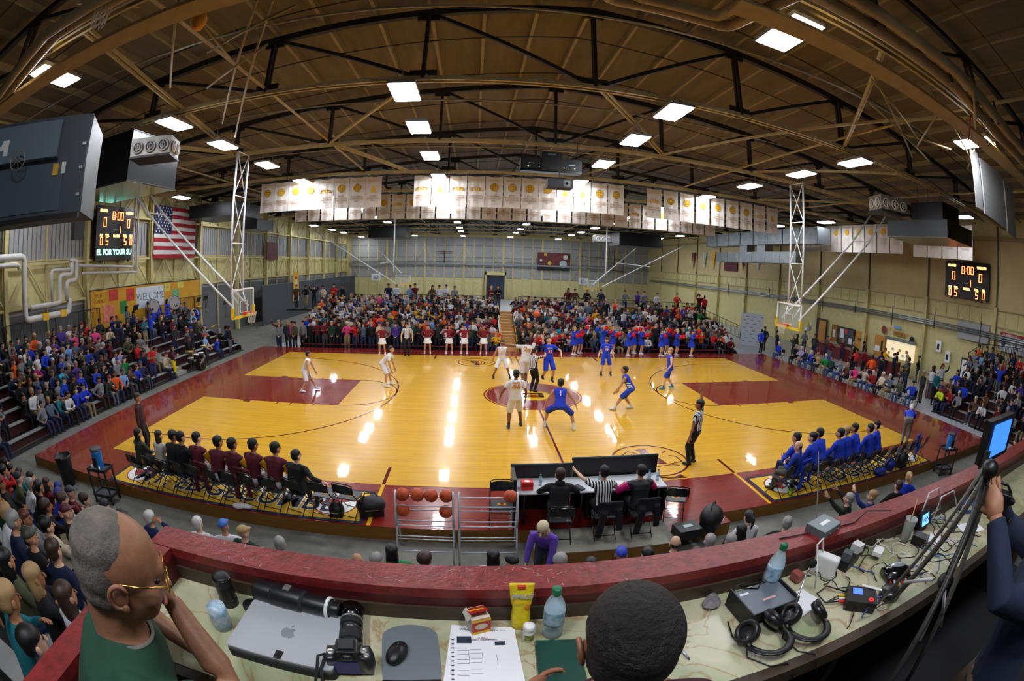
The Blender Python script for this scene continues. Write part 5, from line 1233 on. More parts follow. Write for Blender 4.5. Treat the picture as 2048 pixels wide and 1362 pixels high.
t = thing('waste_bin', 'royal blue barrel bin on the right concourse', 'bin', (19.6, 5.1, ZF)); MB().mat(0, True).lathe([(.26, 0), (.3, .3), (.3, .86), (.31, .9)], n=24).build('body', M('blue_barrel', (24, 60, 190), .4), t)

# ---- blonde woman stooping, and the front row heads seen above the ledge
P('p', 'blonde woman in a purple top stooping in front of the seats by the scorer table', (-1.15, -10.85, ZF), PI - .35, ((108, 70, 190), (44, 50, 64), (226, 210, 170), 'fair', BK, (110, 80, 190)), h=1.68, fem=True, hair='long', lean=.75, pelvis=(0, -.12, .88), hands=[(-.1, .3, .55), (.25, .3, .5)], head=(-.1, -.35))
NR = [(-6.72, -11.55, 'short', 'white', 'white', 'white-haired man in a pale top directly behind the floor tape'), (-6.22, -11.45, 'cap', (60, 110, 200), 'white', 'man in a light blue cap and white shirt below the ledge'), (-5.82, -11.45, 'cap', (176, 148, 96), 'dark green', 'man in a tan cap and dark plaid shirt below the ledge'),
      (-5.1, -11.65, 'short', 'grey', 'charcoal', 'grey-haired man in a dark hooded jacket below the ledge'), (-3.85, -11.85, 'bald', 'grey', 'black', 'bald man peeking just above the ledge, left of the long-haired woman'), (-3.62, -11.8, 'short', 'grey', 'charcoal', 'grey-haired man beside the bald man above the ledge'),
      (-3.4, -11.55, 'long', 'black', 'green', 'woman with long black hair in a green and white top above the ledge'), (-2.92, -11.6, 'bushy', 'brown', 'dark green', 'person with brown wavy hair right of the long-haired woman'), (-2.0, -11.6, 'long', 'black', 'white', 'woman with parted long black hair in a white top above the ledge'), (-1.72, -11.75, 'cap', (16, 16, 20), 'black', 'person in a black cap beside the woman with parted hair'),
      (-1.1, -11.75, 'bushy', 'grey', 'dark blue', 'grey-haired woman with a headband and raised arm above the ledge'), (-.68, -11.9, 'short', 'black', 'grey', 'dark-haired person in grey left of the bald man above the ledge'), (-.45, -11.95, 'bald', 'grey', 'slate', 'bald man at the middle of the ledge'), (-.2, -11.7, 'cap', (36, 62, 190), 'royal blue', 'man in a royal blue cap and blue shirt above the ledge'), (.2, -11.8, 'short', 'black', 'navy', 'black-haired woman in a floral navy top above the ledge'),
      (.72, -11.6, 'bald', 'brown', 'black', 'balding man in black right of the floral top'), (.9, -11.95, 'bushy', 'brown', 'charcoal', 'curly brown-haired head low above the ledge'), (1.3, -11.6, 'short', 'grey', 'light blue', 'grey-haired man in a blue plaid shirt above the ledge'), (1.62, -11.75, 'short', 'grey', 'slate', 'grey head right of the blue plaid shirt'), (1.95, -11.55, 'long', 'black', 'white', 'woman with straight black hair in white above the ledge'), (2.35, -11.2, 'pony', 'black', 'white', 'ponytailed woman in a printed white shirt above the ledge'),
      (2.9, -11.6, 'short', 'grey', 'black', 'grey-haired man in a black jacket above the ledge'), (3.25, -11.9, 'short', 'brown', 'charcoal', 'brown-haired head beside the wireless receiver'), (6.6, -11.4, 'short', 'brown', 'black', 'dark-haired man in black below the right ledge'), (7.3, -11.2, 'pony', 'fair', 'royal blue', 'blonde woman in royal blue below the right ledge')]
for k, (x, y, hs, hair, top, lab) in enumerate(NR):
    quick(lab, x, y, .12, -.2 + .3 * math.sin(k * 2.3) - .05 * x, 'sit', [0, 3, 7, 2, 9][k % 5], hs, hair if isinstance(hair, str) else 'black', top, hat=hair if not isinstance(hair, str) else None, skin=['fair', 'medium', 'fair'][k % 3], group='front row seen above the ledge')
P('p', 'grey-haired man in a dark green jacket raising both arms below the right ledge', (4.85, -11.35, .14), .35, ((40, 48, 38), (30, 32, 40), 'grey', 'fair', BK), group='front row seen above the ledge', **sit(hands=[(-.55, .45, .95), (-.1, .6, 1.05)], elbow=[(-1, .2, -.4), (1, .2, -.4)], lean=.1, head=(.2, .1)))
P('p', 'blonde woman in dark jacket over blue beside the man raising his arms', (5.5, -11.5, .14), .3, ((34, 50, 120), (30, 32, 40), 'fair', 'fair', BK), group='front row seen above the ledge', hair='bun', fem=True, **{k: v for k, v in sit(hands=[(-.3, .4, .85), (.1, .4, .2)], lean=.1, head=(.3, 0)).items()})
# ---- chair row and wheelchairs on the right concourse
RR = [(17.6, 8.1, 'bald', 'grey', 'royal blue', 'balding man in a royal blue polo, far end of the concourse chair row'), (18.1, 6.9, 'short', 'grey', 'black', 'grey-haired person in black, second of the concourse chair row'), (18.1, 6.2, 'short', 'white', 'lavender', 'white-haired person in lavender, concourse chair row'), (17.9, 5.5, 'short', 'grey', 'navy', 'grey-haired man in navy, concourse chair row'), (17.9, 4.9, 'bald', 'grey', 'royal blue', 'balding man in royal blue and khaki trousers, concourse chair row'), (17.9, 4.2, 'bald', 'grey', 'tan', 'balding man in a tan shirt, concourse chair row'),
      (18.0, 3.6, 'short', 'white', 'green', 'white-haired person in a bright green shirt, concourse chair row'), (17.8, 2.9, 'short', 'black', 'dark green', 'person in a dark green jacket, concourse chair row'), (17.7, 1.9, 'cap', 'black', 'slate', 'person in a grey cap and plaid shirt, concourse chair row'), (17.6, 1.2, 'bald', 'grey', 'brown', 'balding man in a brown jacket, concourse chair row'), (17.5, .4, 'short', 'black', 'pink', 'person in navy and pink, concourse chair row'), (17.7, -.2, 'short', 'black', 'cream', 'person in a cream sweater, concourse chair row'), (17.8, -.8, 'bald', 'grey', 'dark red', 'balding man in a dark red shirt seated behind a wheelchair'),
      (17.9, -1.4, 'short', 'white', 'cream', 'white-haired woman in a pale coat, concourse chair row'), (17.9, -2.0, 'short', 'white', 'slate', 'white-haired woman in a grey coat over red, concourse chair row'), (17.9, -2.8, 'short', 'grey', 'olive', 'person in an olive coat beside the wheelchair user'), (18.2, -3.5, 'short', 'black', 'royal blue', 'man in a royal blue jacket sitting in the nearest wheelchair')]
for k, (x, y, hs, hair, top, lab) in enumerate(RR):
    quick(lab, x, y, ZF + .46, PI / 2 + .25 * math.sin(k * 1.3) - .1, 'sit', [0, 7, 3, 2, 9, 6][k % 6], hs, hair, top, leg=[(60, 84, 130), (30, 32, 40), (150, 130, 96), (50, 70, 110)][k % 4], hat=(90, 92, 98) if hs == 'cap' else None, skin=['fair', 'medium'][k % 2], group='chair row on the right concourse')
    if k not in (12, 16): chair(x + .05, y, ZF, PI / 2 + .25 * math.sin(k * 1.3) - .1, 'folding chair, %s along the right concourse row from its far end' % ordn(k), 'folding chairs on the right concourse')
def wheelchair(x, y, label):
    t = thing('wheelchair', label, 'wheelchair', (x, y, ZF), PI / 2)
    for s in (-1, 1):
        c = V((s * .3, -.08, .31)); w_ = MB().mat(0, True).tube([c + V((0, .29 * math.cos(a), .29 * math.sin(a))) for a in [2 * PI * i / 24 for i in range(24)]], .018, 6, closed=True)
        o = w_.build('wheel', blackp, t); sp_ = MB()
        for i in range(10): a = 2 * PI * i / 10; sp_.tube([c, c + V((0, .28 * math.cos(a), .28 * math.sin(a)))], .003, 4)
        sp_.build('spokes', chrome, o)
        MB().mat(0, True).tube([(s * .22, .42, .07 + .05 * math.cos(a) - .0) if 0 else (s * .22, .42 + .06 * math.cos(a), .07 + .06 * math.sin(a)) for a in [2 * PI * i / 14 for i in range(14)]], .014, 6, closed=True).build('front_wheel', blackp, t)
        MB().mat(0, True).tube([(s * .24, -.26, .95), (s * .24, -.24, .45), (s * .24, .3, .45), (s * .22, .42, .1)], .013, 6).build('frame', chrome, t)
    MB().box(-.22, -.22, .42, .22, .24, .46).build('seat', blackp, t); MB().box(-.22, -.27, .46, .22, -.24, .86).build('backrest', blackp, t)
wheelchair(18.2, -3.45, 'black wheelchair nearest the camera at the end of the chair row'); wheelchair(17.8, -.75, 'dark wheelchair halfway along the concourse chair row')
# ---- cheer squads on the far sideline
mar = (120, 16, 28)
def pompom(parent, c, r=.19):
    mb = MB(); rr = random.Random(3)
    for i in range(70):
        d = V((rr.gauss(0, 1), rr.gauss(0, 1), rr.gauss(0, 1))).normalized(); mb.bar(V(c), V(c) + d * r * rr.uniform(.7, 1.), .012, .004)
    mb.ell(c, r * .6, None, 8, 6); tag(mb.build('pompom', M('red_foil', (214, 20, 26), .25, metal=.3), parent), kind=None)
for k, (x, y) in enumerate([(-7.2, 7.5), (-4.78, 8.0), (-3.6, 8.1), (-2.78, 8.15), (-1.72, 8.2)]):
    F = P('p', 'cheerleader in maroon top and white skirt on the far sideline, %s from the left' % ordn(k), (x, y, 0), PI + .1 * math.sin(k), (mar, (232, 232, 232), 'black', 'medium', (240, 240, 240), mar), voxel=.02, h=1.66, fem=True, group='maroon cheerleaders', hair='pony', bottom='skirt', hands=[(-.22, -.08, .95), (.22, -.08, .95)], feet=[(-.16, 0, .08), (.16, 0, .08)], pelvis=(0, 0, .86))
for k, (x, y) in enumerate([(3.3, 8.25), (3.75, 8.75), (5.2, 8.9), (5.75, 8.85), (6.5, 8.2), (7.1, 8.85), (7.5, 8.7), (8.6, 8.2), (9.2, 8.85), (9.75, 8.5), (10.6, 8.15)]):
    up_ = k % 3
    F = P('p', 'cheerleader in royal blue holding red pompoms, %s from the left of the blue squad' % ordn(k), (x, y, 0), PI + .7 - .2 * math.sin(k), (BL, BL, ['fair', 'brown', 'fair'][k % 3], 'fair', (240, 240, 240), BL), voxel=.022, h=1.64, fem=True, group='blue cheerleaders', hair='pony', bottom='skirt', hands=[(-.2, .3, [1.15, 1.5, 1.25][up_]), (.2, .32, [1.15, 1.25, 1.5][up_])], elbow=[(-1, 0, -.8), (1, 0, -.8)], pelvis=(0, 0, .86), feet=[(-.1, 0, .08), (.1, 0, .08)])
    for q in F['wr']: pompom(F['root'], q + V((0, .06, .04)))
P('p', 'standing woman in a maroon top and bright yellow trousers beside the left bleachers', (-17.0, 1.6, ZF), -1.2, ((70, 22, 40), (222, 200, 20), 'black', 'medium', BK), h=1.66, fem=True, hair='long', hands=[(-.1, .25, 1.15), (.1, .28, 1.15)], elbow=[(-1, 0, -.8), (1, 0, -.8)], pelvis=(0, 0, .87))
P('p', 'man in a red shirt standing with arms folded by the left bleachers', (-17.4, .3, ZF + .1), -2.4, ((186, 26, 34), (34, 48, 92), 'black', 'tan', BK), top='tee', h=1.82, hands=[(.12, .2, 1.15), (-.1, .22, 1.18)], elbow=[(-1, .1, -.8), (1, .1, -.8)])
P('p', 'drummer in red cap and blue plaid shirt standing at the drum kit', (-16.9, 4.7, ZF), -1.4, ((110, 150, 200), (26, 28, 34), (200, 40, 40), 'fair', BK), top='tee', h=1.78, hair='cap', hands=[(-.2, .3, .95), (.2, .3, .95)])
# ================================================================== things on walls and under the roof
led = M('led_red', (255, 60, 20), .4, emit=3.5); ledw = M('led_amber', (255, 190, 110), .4, emit=4.0); ledc = M('led_cyan', (150, 255, 230), .4, emit=4.0)
SEGS = {'0': 'abcdef', '1': 'bc', '5': 'acdfg', '8': 'abcdefg'}
def digit(ch, w, h, t=.04):
    mb = MB()
    L = {'a': (0, h, w, h), 'g': (0, h / 2, w, h / 2), 'd': (0, 0, w, 0), 'f': (0, h / 2, 0, h), 'b': (w, h / 2, w, h), 'e': (0, 0, 0, h / 2), 'c': (w, 0, w, h / 2)}
    for s in SEGS[ch]:
        x0, z0, x1, z1 = L[s]; mb.box(min(x0, x1) - t / 2, -.012, min(z0, z1) - t / 2, max(x0, x1) + t / 2, .0, max(z0, z1) + t / 2)
    return mb
def scoreboard(loc, rot, w, h, label, ticker):
    """local: x right, z up, front faces -y"""
    t = thing('scoreboard', label, 'scoreboard', loc, rot)
    MB().box(-w / 2, 0, -h, w / 2, .18, 0).build('cabinet', blackp, t)
    def put(s, x, z, dw, dh, gap):
        for k, ch in enumerate(s):
            if ch == ':':
                for q in (.3, .65): MB().box(x - .03, -.012, z + dh * q, x + .03, 0, z + dh * q + .07).build('colon_dot', led, t)
                x += gap * .45; continue
            m = digit(ch, dw, dh); m.build('digit', led, t)
            o = COL.objects[-1]; o.location = (x, -.004, z); x += dw + gap
            i = digit(ch, dw, dh, .018).build('digit_core', ledw, o); i.location = (0, -.012, 0)
    put('8', -.42, -.72, .2, .42, .1); 
    for q in (.12, .27): MB().box(-.10, -.012, -.72 + q, -.05, 0, -.66 + q).build('colon_dot', led, t)
    put('00', .04, -.72, .2, .42, .12)
    put('0', -w / 2 + .62, -1.12, .22, .46, .1); put('0', w / 2 - .82, -1.12, .22, .46, .1); put('1', .36, -1.45, .0, .36, .1)
    put('0', -w / 2 + .38, -2.1, .18, .40, .1); put('5', -w / 2 + .88, -2.1, .18, .40, .1); put('5', w / 2 - 1.05, -2.1, .18, .40, .1); put('0', w / 2 - .5, -2.1, .18, .40, .1)
    for (s, x, z, q) in (('BRAVES', -w / 2 + .58, -.28, .2), ('WOLVES', w / 2 - .62, -.32, .2), ('FLS', -w / 2 + .45, -1.6, .18), ('TOL', -w / 2 + .98, -1.6, .18), ('PLAYER', 0, -1.62, .17), ('TOL', w / 2 - 1.0, -1.6, .18), ('FLS', w / 2 - .42, -1.6, .18)):
        text(s, q, ledw, t, (x, -.014, z), (PI / 2, 0, 0), depth=.004, offset=.01)
    text('PERIOD', .1, whitep, t, (-.05, -.01, -1.28), (PI / 2, 0, 0)); text('▲', .08, whitep, t, (-.32, -.01, -1.3), (PI / 2, 0, 0), name='possession_arrow')
    if ticker:
        text(ticker, .42, ledc, t, (-.12, -.014, -h + .42), (PI / 2, 0, 0), depth=.004, offset=.012)
        MB().box(w / 2 - .1, -.01, -h + .1, w / 2, 0, -h + .9).build('side_strip', steelG, t)
    for s in (-1, 1): MB().box(s * w * .35 - .05, .02, -h - .12, s * w * .35 + .05, .16, -h).build('bracket', darkm, t)
    return t
scoreboard((-22.25, 2.65, 8.62), PI / 2, 3.6, 2.92, 'scoreboard with red digits and a cyan message strip on the left wall beside the flag', 'EL FOR YOUR SU')
scoreboard((25.55, -2.45, 7.62), -PI / 2, 3.75, 2.18, 'scoreboard with red digits on the cream right wall', None)
# US flag
t = thing('flag', 'large flag with red and white stripes and a starred navy canton on the left wall', 'flag', (-22.3, 6.5, 9.05), PI / 2)
FW, FH = 5.03, 3.34
fr = M('flag_red', (156, 22, 38), .8, vary=.1, scale=1); fw_ = M('flag_white', (206, 206, 202), .8, vary=.08, scale=1); fn = M('flag_navy', (28, 30, 66), .8)
def wavy(x0, x1, z0, z1, y0=0, n=16):
    vs = []; fs = []
    for i in range(n + 1):
        x = x0 + (x1 - x0) * i / n; y = y0 - .05 * math.sin(x * 2.6) - .02 * math.sin(x * 7)
        vs += [(x, y, z0), (x, y, z1), (x, y + .006, z0), (x, y + .006, z1)]
    for i in range(n): a = 4 * i; fs += [(a, a + 4, a + 5, a + 1), (a + 2, a + 3, a + 7, a + 6)]
    return MB().add(vs, fs)
for i in range(13): wavy(0, FW, -FH * (i + 1) / 13, -FH * i / 13).build('stripe', fr if i % 2 == 0 else fw_, t)
wavy(0, FW * .4, -FH * 7 / 13, 0, -.012).build('canton', fn, t)
mb = MB()
for r in range(9):
    for c in range(6 if r % 2 == 0 else 5):
        x = FW * .4 * (c + .5 + (0 if r % 2 == 0 else .5)) / 6; z = -FH * 7 / 13 * (r + .7) / 9.4; y = -.05 * math.sin(x * 2.6) - .02 * math.sin(x * 7) - .02
        mb.add([(x + (.075 if k % 2 == 0 else .03) * math.sin(PI * k / 5), y, z + (.075 if k % 2 == 0 else .03) * math.cos(PI * k / 5)) for k in range(10)], [tuple(range(10))])
tag(mb.build('stars', whitep, t), kind='stuff')
# yellow board with posters behind the band
t = thing('welcome_board', 'long yellow board with posters and a hand-painted WELCOME sheet above the left bleachers', 'board', (-22.35, .52, 4.15), PI / 2)
MB().box(0, 0, -2.05, 11.8, .05, 0).build('panel', M('board_yellow', (206, 150, 20), .6, vary=.05, scale=1), t); MB().box(-.04, -.02, -2.1, 11.84, .06, -2.05).build('frame', blackp, t); MB().box(-.04, -.02, 0, 11.84, .06, .06).build('frame', blackp, t)
for (x, z, w_, h_, c, s, ts) in [(.75, -.45, .9, .75, (222, 180, 40), 'MEHS\nGAMES', .3), (2.0, -.35, .8, .6, (206, 70, 56), '', 0), (1.5, -1.3, 1.0, .9, (224, 128, 110), '', 0), (3.6, -.45, .75, .7, (206, 60, 50), 'Vikings', .2), (2.9, -1.1, .6, .7, (30, 130, 60), '', 0), (7.6, -.3, .7, .5, (210, 200, 90), 'GO', .2), (9.2, -.25, .7, .4, (216, 206, 80), '', 0), (8.6, -.8, .8, .6, (110, 180, 130), '', 0)]:
    MB().box(x - w_ / 2, -.02, z - h_ / 2, x + w_ / 2, 0, z + h_ / 2).build('poster', M('poster_%02x%02x%02x' % c, c, .7, vary=.35, scale=3), t)
    if s: text(s, ts, M('poster_red_ink', (150, 30, 30), .7), t, (x, -.024, z), (PI / 2, 0, 0))
MB().box(4.2, -.02, -1.35, 7.15, 0, -.12).build('sheet', M('painted_sheet', (204, 214, 224), .8, vary=.12, scale=3), t)
text('WELCOME', .62, M('sheet_ink', (60, 72, 90), .7), t, (5.68, -.026, -.72), (PI / 2, 0, 0), offset=-.01)
# left wall pipes
t = thing('wall_pipes', 'thick white insulated pipes stepping down the left wall above the railing', 'pipes', (-21.7, 0, 0)); pw = M('white_pipe', (196, 196, 192), .5)
def rpipe(pts, r, nm='pipe', parent=None, m=None):
    P_ = [V(p) for p in pts]; out = [P_[0]]
    for a, b, c in zip(P_[:-2], P_[1:-1], P_[2:]):
        for q in (.0, .5, 1.): 
            d1 = (a - b).normalized() * r * 1.6; d2 = (c - b).normalized() * r * 1.6; out.append(b + d1 * (1 - q) + d2 * q - (d1 + d2) * (.25 if q == .5 else 0))
    out.append(P_[-1]); return MB().mat(0, True).tube(out, r, 12).build(nm, m or pw, parent)
rpipe([(0, -14, 6.05), (0, -4.9, 6.05), (0, -4.9, 3.35), (0, -1.75, 3.35), (0, -1.75, 4.0)], .15, 'pipe', t); rpipe([(.1, -14, 5.72), (.1, -5.3, 5.72), (.1, -5.3, 5.6)], .11, 'pipe', t)
rpipe([(0, -4.5, 3.85), (0, -2.4, 3.85), (0, -2.4, 5.1), (0, -1.5, 5.1), (0, -1.5, 5.7)], .11, 'pipe', t); rpipe([(0, -3.0, 3.9), (0, -3.0, 5.35), (0, -1.6, 5.35)], .08, 'pipe', t); rpipe([(0, -1.6, 5.75), (0, -1.15, 5.75), (0, -1.15, 4.8), (0, -1.9, 4.8), (0, -1.9, 3.9)], .12, 'pipe', t)
rpipe([(0, -1.0, 5.5), (0, 3.7, 5.25), (0, 3.7, 9.4)], .07, 'pipe', t); rpipe([(.1, -.8, 5.1), (.1, 4.0, 4.95), (.1, 4.0, 9.4)], .07, 'pipe', t)
for y in (-3.6, -2.3): MB().box(-.16, y - .2, 3.2, .18, y + .2, 3.52).build('pipe_label', yellowp, t)
tag(MB().box(-.18, -.35, -.5, .18, .35, .5).build('loudspeaker', blackp, None, (-20.4, -2.2, 7.1)), 'black loudspeaker box left of the left wall scoreboard', 'speaker')
for z in (7.6, 9.6): pass
MB()
# small maroon boards on both side walls
t = thing('record_board', 'maroon record board far along the left wall', 'board', (-22.3, 24.4, 7.2), PI / 2); MB().box(0, 0, -1.7, 2.6, .06, 0).build('panel', M('maroon_board', (92, 24, 34), .6, vary=.3, scale=4), t)
t = thing('record_board', 'maroon record board on the right wall under the silver duct', 'board', (25.85, 30.6, 6.9), -PI / 2); MB().box(0, 0, -1.15, 3.0, .06, 0).build('panel', MATS['maroon_board'], t)
for (y, c, s) in ((38.7, (108, 24, 40), 'WOLVES'), (35.6, (196, 200, 196), 'SITKA'), (33.2, (216, 160, 30), 'BRAVES'), (26.3, (96, 20, 36), ''), (23.4, (190, 194, 190), '')):
    t = thing('pennant', '%s felt pennant hanging point down on the right wall%s' % ({108: 'maroon', 196: 'white', 216: 'gold', 96: 'dark maroon', 190: 'pale grey'}[c[0]], ' reading ' + s if s else ' past the record board'), 'pennant', (25.8, y, 7.95), -PI / 2, 'pennants on the right wall')
    MB().plate([(-.55, 0, 0), (.55, 0, 0), (0, 0, -2.2)], (0, 1, 0), .02).build('cloth', M('felt_%02x%02x%02x' % c, c, .9), t)
    if s: text('\n'.join(s), .3, whiten if c[0] != 196 else ink, t, (0, -.012, -.75), (PI / 2, 0, 0))

# championship banners
bcl = M('banner_cloth', (212, 206, 198), .85, vary=.05, scale=2); bgold = M('banner_gold', (216, 170, 34), .8); bink = M('banner_ink', (150, 112, 60), .8); bmar = M('banner_maroon', (86, 18, 34), .8)
def banner_proto(kind, w, h, label='x'):
    t = thing('banner', label, 'banner')
    vs = []; n = 6
    for i in range(n + 1):
        x = -w / 2 + w * i / n; sag = .05 * math.sin(PI * i / n); yy = .012 * math.sin(i * 1.9)
        for z in (-sag, -h / 2, -h): vs.append((x, yy, z))
    vs += [(x, y + .006, z) for x, y, z in vs]; N_ = 3 * (n + 1); fs = []
    for i in range(n):
        for j in range(2): a = 3 * i + j; fs += [(a, a + 1, a + 4, a + 3), (a + 3 + N_, a + 4 + N_, a + 1 + N_, a + N_)]
    MB().add(vs, fs).build('cloth', bcl, t)
    zc = -h * .42 if kind != 'list' else -h * .3
    if kind in ('volleyball', 'basketball', 'list', 'list_maroon'):
        m_ = bmar if kind == 'list_maroon' else bgold; r = .20 if 'list' not in kind else .21
        zc = -h * .36 if 'list' not in kind else -h * .28
        MB().add([(r * math.cos(a), -.02, zc + r * math.sin(a)) for a in [2 * PI * k / 24 for k in range(24)]], [tuple(range(24))[::-1] and tuple(range(24))]).build('emblem', m_, t)
        if 'list' not in kind:
            mb = MB(); dark = M('emblem_line', (120, 84, 20), .8)
            for q in (0, 1): mb.tube([(r * math.cos(a) * (1 if q else .35), -.024, zc + r * math.sin(a) * (.35 if q else 1)) for a in [2 * PI * k / 16 for k in range(16)]], .008, 4, closed=True)
            mb.tube([(r * math.cos(a), -.024, zc + r * math.sin(a)) for a in [2 * PI * k / 20 for k in range(20)]], .008, 4, closed=True)
            mb.build('emblem_lines', dark, t)
    elif kind == 'wrestling':
        mb = MB()
        for s in (-1, 1):
            for (x0, z0, x1, z1, q) in ((s * .06, .06, s * .26, .04, .05), (s * .26, .04, s * .3, -.12, .03), (s * .2, .02, s * .18, -.12, .03), (s * .06, .05, s * .04, -.1, .03), (s * .08, .1, s * .03, .12, .04)): mb.tube([(x0, -.018, zc + z0), (x1, -.018, zc + z1)], q, 6, flat=(1, .2))
        mb.build('emblem', bgold, t)
    else:
        MB().plate([(-.1, -.02, zc - .18), (.1, -.02, zc - .18), (.12, -.02, zc - .1), (.04, -.02, zc + .18), (-.04, -.02, zc + .18), (-.12, -.02, zc - .1)], (0, -1, 0), .004).build('emblem', bgold, t)
    wd = {'volleyball': 'VOLLEYBALL\nCHAMPIONS\n2012', 'basketball': 'BOYS\nBASKETBALL\nCHAMPIONS\n2011', 'wrestling': 'WRESTLING\nCHAMPIONS\n2011', 'cheer': 'CHEER\nCHAMPIONS\n2013'}
    if kind in wd:
        text('1A\nREGION V', .125, bgold, t, (0, -.022, -.16), (PI / 2, 0, 0)); text(wd[kind], .118, bink, t, (0, -.022, -h * .72), (PI / 2, 0, 0))
    else:
        text('REGION V CHAMPIONS', .07, bink, t, (0, -.022, -.18), (PI / 2, 0, 0))
        for k in range(6): MB().box(-.3, -.022, -h * .5 - .08 * k, .3, -.018, -h * .5 - .08 * k + .02).build('text_line', M('faint_print', (170, 160, 150), .8), t)
    return t
protos = {}; used_b = {}
def banner(kind, w, h, loc, rot, label, group):
    k = (kind, w)
    if k not in protos: protos[k] = banner_proto(kind, w, h); t = protos[k]
    else: t = copy_tree(protos[k])
    t.location = loc; t.rotation_euler[2] = rot; t['label'] = label; t['group'] = group
seq1 = ['basketball', 'volleyball', 'basketball', 'volleyball', 'wrestling', 'basketball', 'volleyball', 'cheer']
seq2 = ['wrestling', 'cheer', 'wrestling', 'wrestling', 'volleyball', 'basketball', 'basketball', 'volleyball', 'cheer', 'cheer', 'volleyball', 'basketball']
seq3 = ['wrestling', 'volleyball', 'volleyball', 'volleyball', 'basketball', 'volleyball', 'basketball', 'wrestling', 'cheer']
for x0, x1, seq, nm in ((-14.1, -7.15, seq1, 'left group'), (-5.5, 5.3, seq2, 'middle group'), (6.5, 15.5, seq3, 'right group')):
    wd = (x1 - x0) / len(seq)
    for k, kd in enumerate(seq): banner(kd, .86, 1.62, (x0 + wd * (k + .5), 6.35, 9.38), .02 * math.sin(k * 3), 'white %s banner, %s from the left in the %s of the front row' % (kd, ordn(k), nm), 'banners on the front truss')
for k in range(30):
    x = -14.0 + .96 * k
    if x > 14.3: break
    kd = ['volleyball', 'basketball', 'basketball', 'wrestling'][k % 4]; banner(kd, .86, 1.62, (x, 12.45, 9.38), 0, 'white %s banner, %s from the left in the rear row' % (kd, ordn(k)), 'banners on the rear truss')
for k in range(9): banner('list' if k < 8 else 'list_maroon', 1.12, 1.85, (22.0, 11.1 - 1.2 * k, 9.33), -PI / 2, 'white roster banner with %s disc, %s from the far end by the right wall' % ('gold' if k < 8 else 'maroon', ordn(k)), 'roster banners by the right wall')
for k in range(4): banner('list_maroon', 1.12, 1.85, (22.0, -.55 - 1.2 * k, 9.2), -PI / 2, 'white roster banner with maroon disc, %s nearest the right scoreboard group' % ordn(k), 'roster banners by the right wall')
rl = thing('banner_rails', 'dark hanging rails that carry the banner rows', 'rail', (0, 0, 0))
for (a, b) in (((-14.3, 6.4, 9.42), (15.6, 6.4, 9.42)), ((-14.5, 12.5, 9.42), (14.5, 12.5, 9.42)), ((22.03, 11.8, 9.38), (22.03, -5, 9.3))): MB().mat(0, True).tube([a, b], .025, 6).build('rail', darkm, rl)

# main baskets
glass = M('backboard_glass', (205, 220, 222), .05, trans=.0, alpha=.12); rimm = M('rim_orange', (236, 72, 26), .4); padm = M('pad_yellow', (226, 190, 24), .55); netm = M('net_cord', (220, 220, 214), .8)
def net(parent, c, r0=.225, r1=.13, L=.42):
    mb = MB(); n = 12; rows_ = 5
    for s in (0, 1):
        for i in range(n):
            pts = []
            for k in range(rows_ + 1):
                a = 2 * PI * (i + (k % 2) * .5 * (1 if s else -1)) / n; r = r0 + (r1 - r0) * (k / rows_) ** .7
                pts.append((c[0] + r * math.cos(a), c[1] + r * math.sin(a), c[2] - L * k / rows_))
            mb.tube(pts, .0045, 4)
    tag(mb.build('net', netm, parent), kind=None)
def board(parent, w=1.83, h=1.07):
    """local: face towards +x, bottom at z=0, centred on y"""
    MB().box(-.02, -w / 2, 0, 0, w / 2, h).build('glass', glass, parent)
    f = MB(); 
    for (a, b) in (((0, -w / 2, 0), (0, w / 2, 0)), ((0, -w / 2, h), (0, w / 2, h)), ((0, -w / 2, 0), (0, -w / 2, h)), ((0, w / 2, 0), (0, w / 2, h))): f.bar(a, b, .06, .05)
    f.build('frame', steelW, parent)
    f = MB(); 
    for (a, b) in (((.012, -.3, .15), (.012, .3, .15)), ((.012, -.3, .6), (.012, .3, .6)), ((.012, -.3, .15), (.012, -.3, .6)), ((.012, .3, .15), (.012, .3, .6))): f.bar(a, b, .05, .012)
    f.build('target_square', steelW, parent)
    f = MB(); f.box(-.06, -w / 2 - .05, -.06, .05, w / 2 + .05, .04)
    for s in (-1, 1): f.box(-.06, s * (w / 2 + .01) - .045, 0, .05, s * (w / 2 + .01) + .045, .38)
    f.build('edge_pad', padm, parent)
    m = MB().mat(0, True); m.tube([(.38 + .228 * math.cos(a), .228 * math.sin(a), .15) for a in [2 * PI * i / 28 for i in range(28)]], .010, 8, closed=True); m.mat(0, False)
    m.box(0, -.08, .05, .16, .08, .16); m.bar((.02, -.1, .14), (.3, -.2, .15), .015); m.bar((.02, .1, .14), (.3, .2, .15), .015); m.build('rim', rimm, parent)
    net(parent, (.38, 0, .14))
